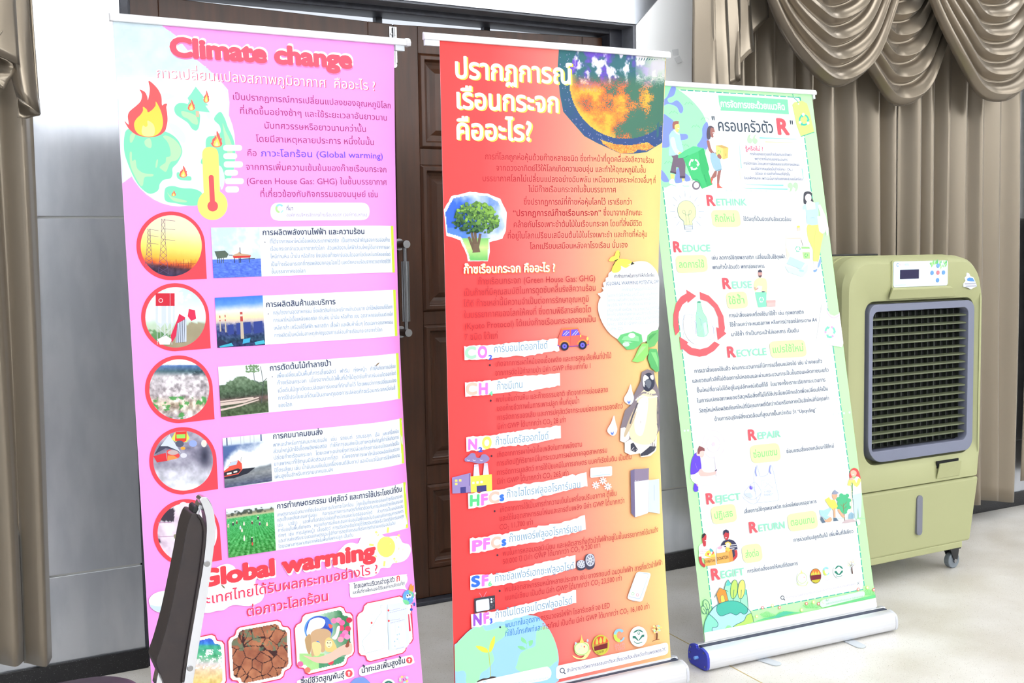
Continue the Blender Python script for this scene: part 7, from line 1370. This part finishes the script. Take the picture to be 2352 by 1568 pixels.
    # grass, flowers and the globe with a house
    poly([(718, 1305), (850, 1255), (960, 1240), (1010, 1195), (1090, 1178), (1200, 1190), (1300, 1185), (1480, 1150), (2000, 1020), (2140, 985), (2142, 1018), (1400, 1165)], (110, 214, 140)); poly([(720, 1300), (880, 1260), (1000, 1255), (1190, 1190), (1060, 1180), (1000, 1215), (940, 1240)], (86, 196, 160))
    for x, y in ((880, 1240), (1380, 1140), (2060, 985)): segs([(x+9*k, y+6, x+16*k-14, y-64+abs(k)*7) for k in range(-5, 8)], 5, (120, 220, 130))
    for x, y, c in ((818, 1138, (250, 110, 110)), (1017, 1138, (250, 110, 110)), (1328, 1090, (250, 110, 110)), (1468, 1092, (250, 110, 110)), (1930, 925, (250, 130, 110)), (2110, 930, (250, 100, 90)), (750, 1240, (240, 246, 120)), (932, 1112, (246, 250, 140)), (1272, 1165, (244, 246, 130)), (1410, 1073, (250, 240, 120)), (2035, 905, (244, 246, 130))): ell(x, y, 16, 19, c, n=14); ell(x, y, 9, 11, (253, 253, 246), n=12)
    rquad([(1480, 1055), (2003, 940), (2006, 1010), (1490, 1143)], 44, (214, 246, 226)); ringe(1525, 1065, 22, 27, 9, (206, 236, 180), 60, 300); T('ที่มา', (1552, 1068), (1588, 1060), 6, (90, 140, 120), .02); T('องค์การบริหารจัดการก๊าซเรือนกระจก (องค์การมหาชน)', (1555, 1105), (1985, 1012), 5.5, (110, 160, 140), .01)
    OL = (62, 116, 112); lw = 7
    poly([(370, 930), (390, 860), (415, 812), (450, 860), (530, 900), (632, 925), (650, 1140), (560, 1080), (420, 1060)], (160, 240, 196)); poly([(390, 885), (415, 812), (452, 865), (425, 885)], (96, 206, 200)); line([(370, 930), (392, 850), (415, 812), (452, 865), (560, 900)], lw, OL); poly([(612, 985), (622, 922), (634, 990)], (96, 206, 200)); line([(632, 930), (650, 1140)], lw, OL)
    for cx, c in ((485, (190, 246, 110)), (572, (236, 248, 120))): ell(cx, 925, 42, 110, c, .1); t = np.linspace(0, 6.28, 40); line([(cx+42*math.cos(a)*.99-11*math.sin(a), 925+110*math.sin(a)) for a in t], lw, OL, True); line([(cx, 930), (cx-12, 1080)], lw, OL)
    poly([(275, 980), (320, 906), (388, 935), (420, 1055), (312, 1090)], (255, 150, 62)); line([(258, 1020), (320, 906), (418, 950)], lw, OL); line([(280, 985), (312, 1090), (420, 1055), (390, 940)], lw, OL); poly([(335, 1075), (330, 1010), (352, 990), (372, 1010), (382, 1062)], (255, 214, 90), 2); line([(335, 1075), (330, 1010), (352, 990), (372, 1010), (382, 1062)], 5, OL, sm=3)
    gl = [(135, 1432), (140, 1340), (165, 1260), (210, 1190), (270, 1120), (370, 1072), (470, 1058), (560, 1080), (640, 1140), (690, 1210), (715, 1308)]
    poly(gl+[(420, 1370)], (176, 222, 252)); poly([(290, 1108), (380, 1072), (470, 1060), (560, 1082), (642, 1140), (640, 1190), (600, 1215), (560, 1195), (510, 1225), (450, 1200), (400, 1215), (330, 1235), (290, 1180)], (76, 190, 168), 3); poly([(140, 1430), (145, 1330), (180, 1215), (230, 1240), (270, 1280), (300, 1320), (290, 1360), (235, 1370), (230, 1412)], (140, 236, 200), 3); poly([(475, 1360), (520, 1330), (600, 1290), (630, 1230), (680, 1200), (712, 1305)], (186, 246, 112), 2); poly([(375, 1384), (410, 1342), (440, 1345), (460, 1366)], (150, 236, 160))
    line(gl, lw, OL, sm=3); line([(290, 1108), (285, 1180), (330, 1235), (400, 1215), (450, 1200), (510, 1225), (560, 1195), (600, 1215), (640, 1190), (642, 1140)], lw, OL, sm=3); line([(190, 1210), (230, 1240), (280, 1290), (300, 1330), (285, 1362), (235, 1370), (230, 1412)], lw, OL, sm=3); line([(475, 1360), (520, 1330), (600, 1290), (630, 1230), (680, 1205)], lw, OL, sm=3)
    for (x, y, rx, ry) in ((165, 1105, 34, 62), (135, 1165, 26, 48)): ell(x, y, rx, ry, (176, 248, 160), -.35); t = np.linspace(0, 6.28, 30); line([(x+rx*math.cos(a)*.94+ry*.34*math.sin(a), y-rx*.34*math.cos(a)+ry*.94*math.sin(a)) for a in t], lw, OL, True)
    line([(155, 1085), (195, 1200), (180, 1225)], lw, OL); line([(130, 1150), (170, 1215)], lw, OL)
    # white hem under the print
    Z('PX'); poly([(1605, 1454.5), (1615, 1453), (1726, 1431.5), (2013, 1372.5), (2018, 1371.5), (2022, 1400), (1606, 1484)], (250, 252, 255))
# ------------------------------------------------------------------ the three stands
s1, r1, b1, f1 = stand(0, 'pink roll-up banner headed Climate change, left of the red banner', (-.408, .437), (-.425, .425), art_pink)
s2, r2, b2, f2 = stand(1, 'red to orange roll-up banner about greenhouse gases, between the pink and the green banner', (-.452, .412), (-.425, .425), art_red)
s3, r3, b3, f3 = stand(2, 'green edged white roll-up banner leaning back beside the air cooler', (-.408, .418), (-.430, .430), art_green)
feet(b1, f1, [(-.2, .22, .1), (.2, .22, .1)]); feet(b2, f2, [(-.22, .22, .1), (.2, .22, .1)])
def foot_at(s, pxa, pxb):
    a = on_z(pxa, 0.002); c = on_z(pxb, 0.002); U, N = s.flatU, s.flatN
    ta, na = (a-s.o)@U, (a-s.o)@N; tc, nc = (c-s.o)@U, (c-s.o)@N
    ang = math.atan2(tc-ta, nc-na); return (ta-na*math.tan(ang), nc/math.cos(ang), ang)
feet(b3, f3, [foot_at(s3, (1728, 1506), (1792, 1527)), foot_at(s3, (1926, 1460), (1984, 1487))])
# two dead moths stuck to the pink banner
def moth(pxp, ang, label):
    Z('PX'); uv = s1.uv(np.array([pxp]))[0]; b = MB(); c, s_ = math.cos(ang), math.sin(ang)
    def q(x, y, n): return s1.P(np.array(uv[0]+x*c-y*s_), np.array(uv[1]+x*s_+y*c), n)
    b.tube([q(-.009, 0, .0025), q(-.004, 0, .003), q(.002, 0, .0034), q(.008, 0, .0026)], [.0008, .0015, .0018, .0008], 8)
    o = b.build('moth', M['insect'], smooth=True, origin=tuple(q(0, 0, .002))); tag(o, label, 'insect')
    b = MB(); b.add([q(0, .001, .0036), q(.010, .005, .0034), (q(.013, .001, .0034)), q(.003, -.001, .0036)], [(0, 1, 2, 3)]); b.build('wing', M['tape'], o, solid=.0002)
moth((868, 836), .6, 'small brown moth stuck on the white box of the pink banner'); moth((513, 1347), -.9, 'small brown moth on the white cloud of the pink banner')
# maker's print on the cooler's control panel
def panel_text(txt, fx, fz, hgt, wid, rgb):
    b = MB(); x = 0; parts = []
    for ch in txt:
        v, f, adv = glyph(ch, 2)
        if len(v): parts.append((v+np.array([x, 0]), f))
        x += adv
    q = onpan(fx, fz)
    for v, f in parts: b.add([(q[0]+p[0]/x*wid, YF-.0067, q[1]+p[1]*hgt) for p in v], f)
    b.build('lettering', mat('panel_print', rgb, .4), pan)
PW = px1-px0
panel_text('MASTER', .095, .835, .012, PW*.10, (240, 150, 150)); panel_text('KOOL', .20, .835, .012, PW*.075, (130, 165, 220)); panel_text('www.masterkool.com', .03, .06, .008, PW*.19, (150, 190, 230))
b = MB(); q = onpan(.072, .87); b.add([(q[0]+r*math.cos(a), YF-.0067, q[1]+r*math.sin(a)) for r in (.0075, .0045) for a in np.radians(np.linspace(40, 320, 24))], [(k, k+1, 25+k, 24+k) for k in range(23)]); b.build('logo', mat('panel_logo', (110, 150, 220), .4), pan)
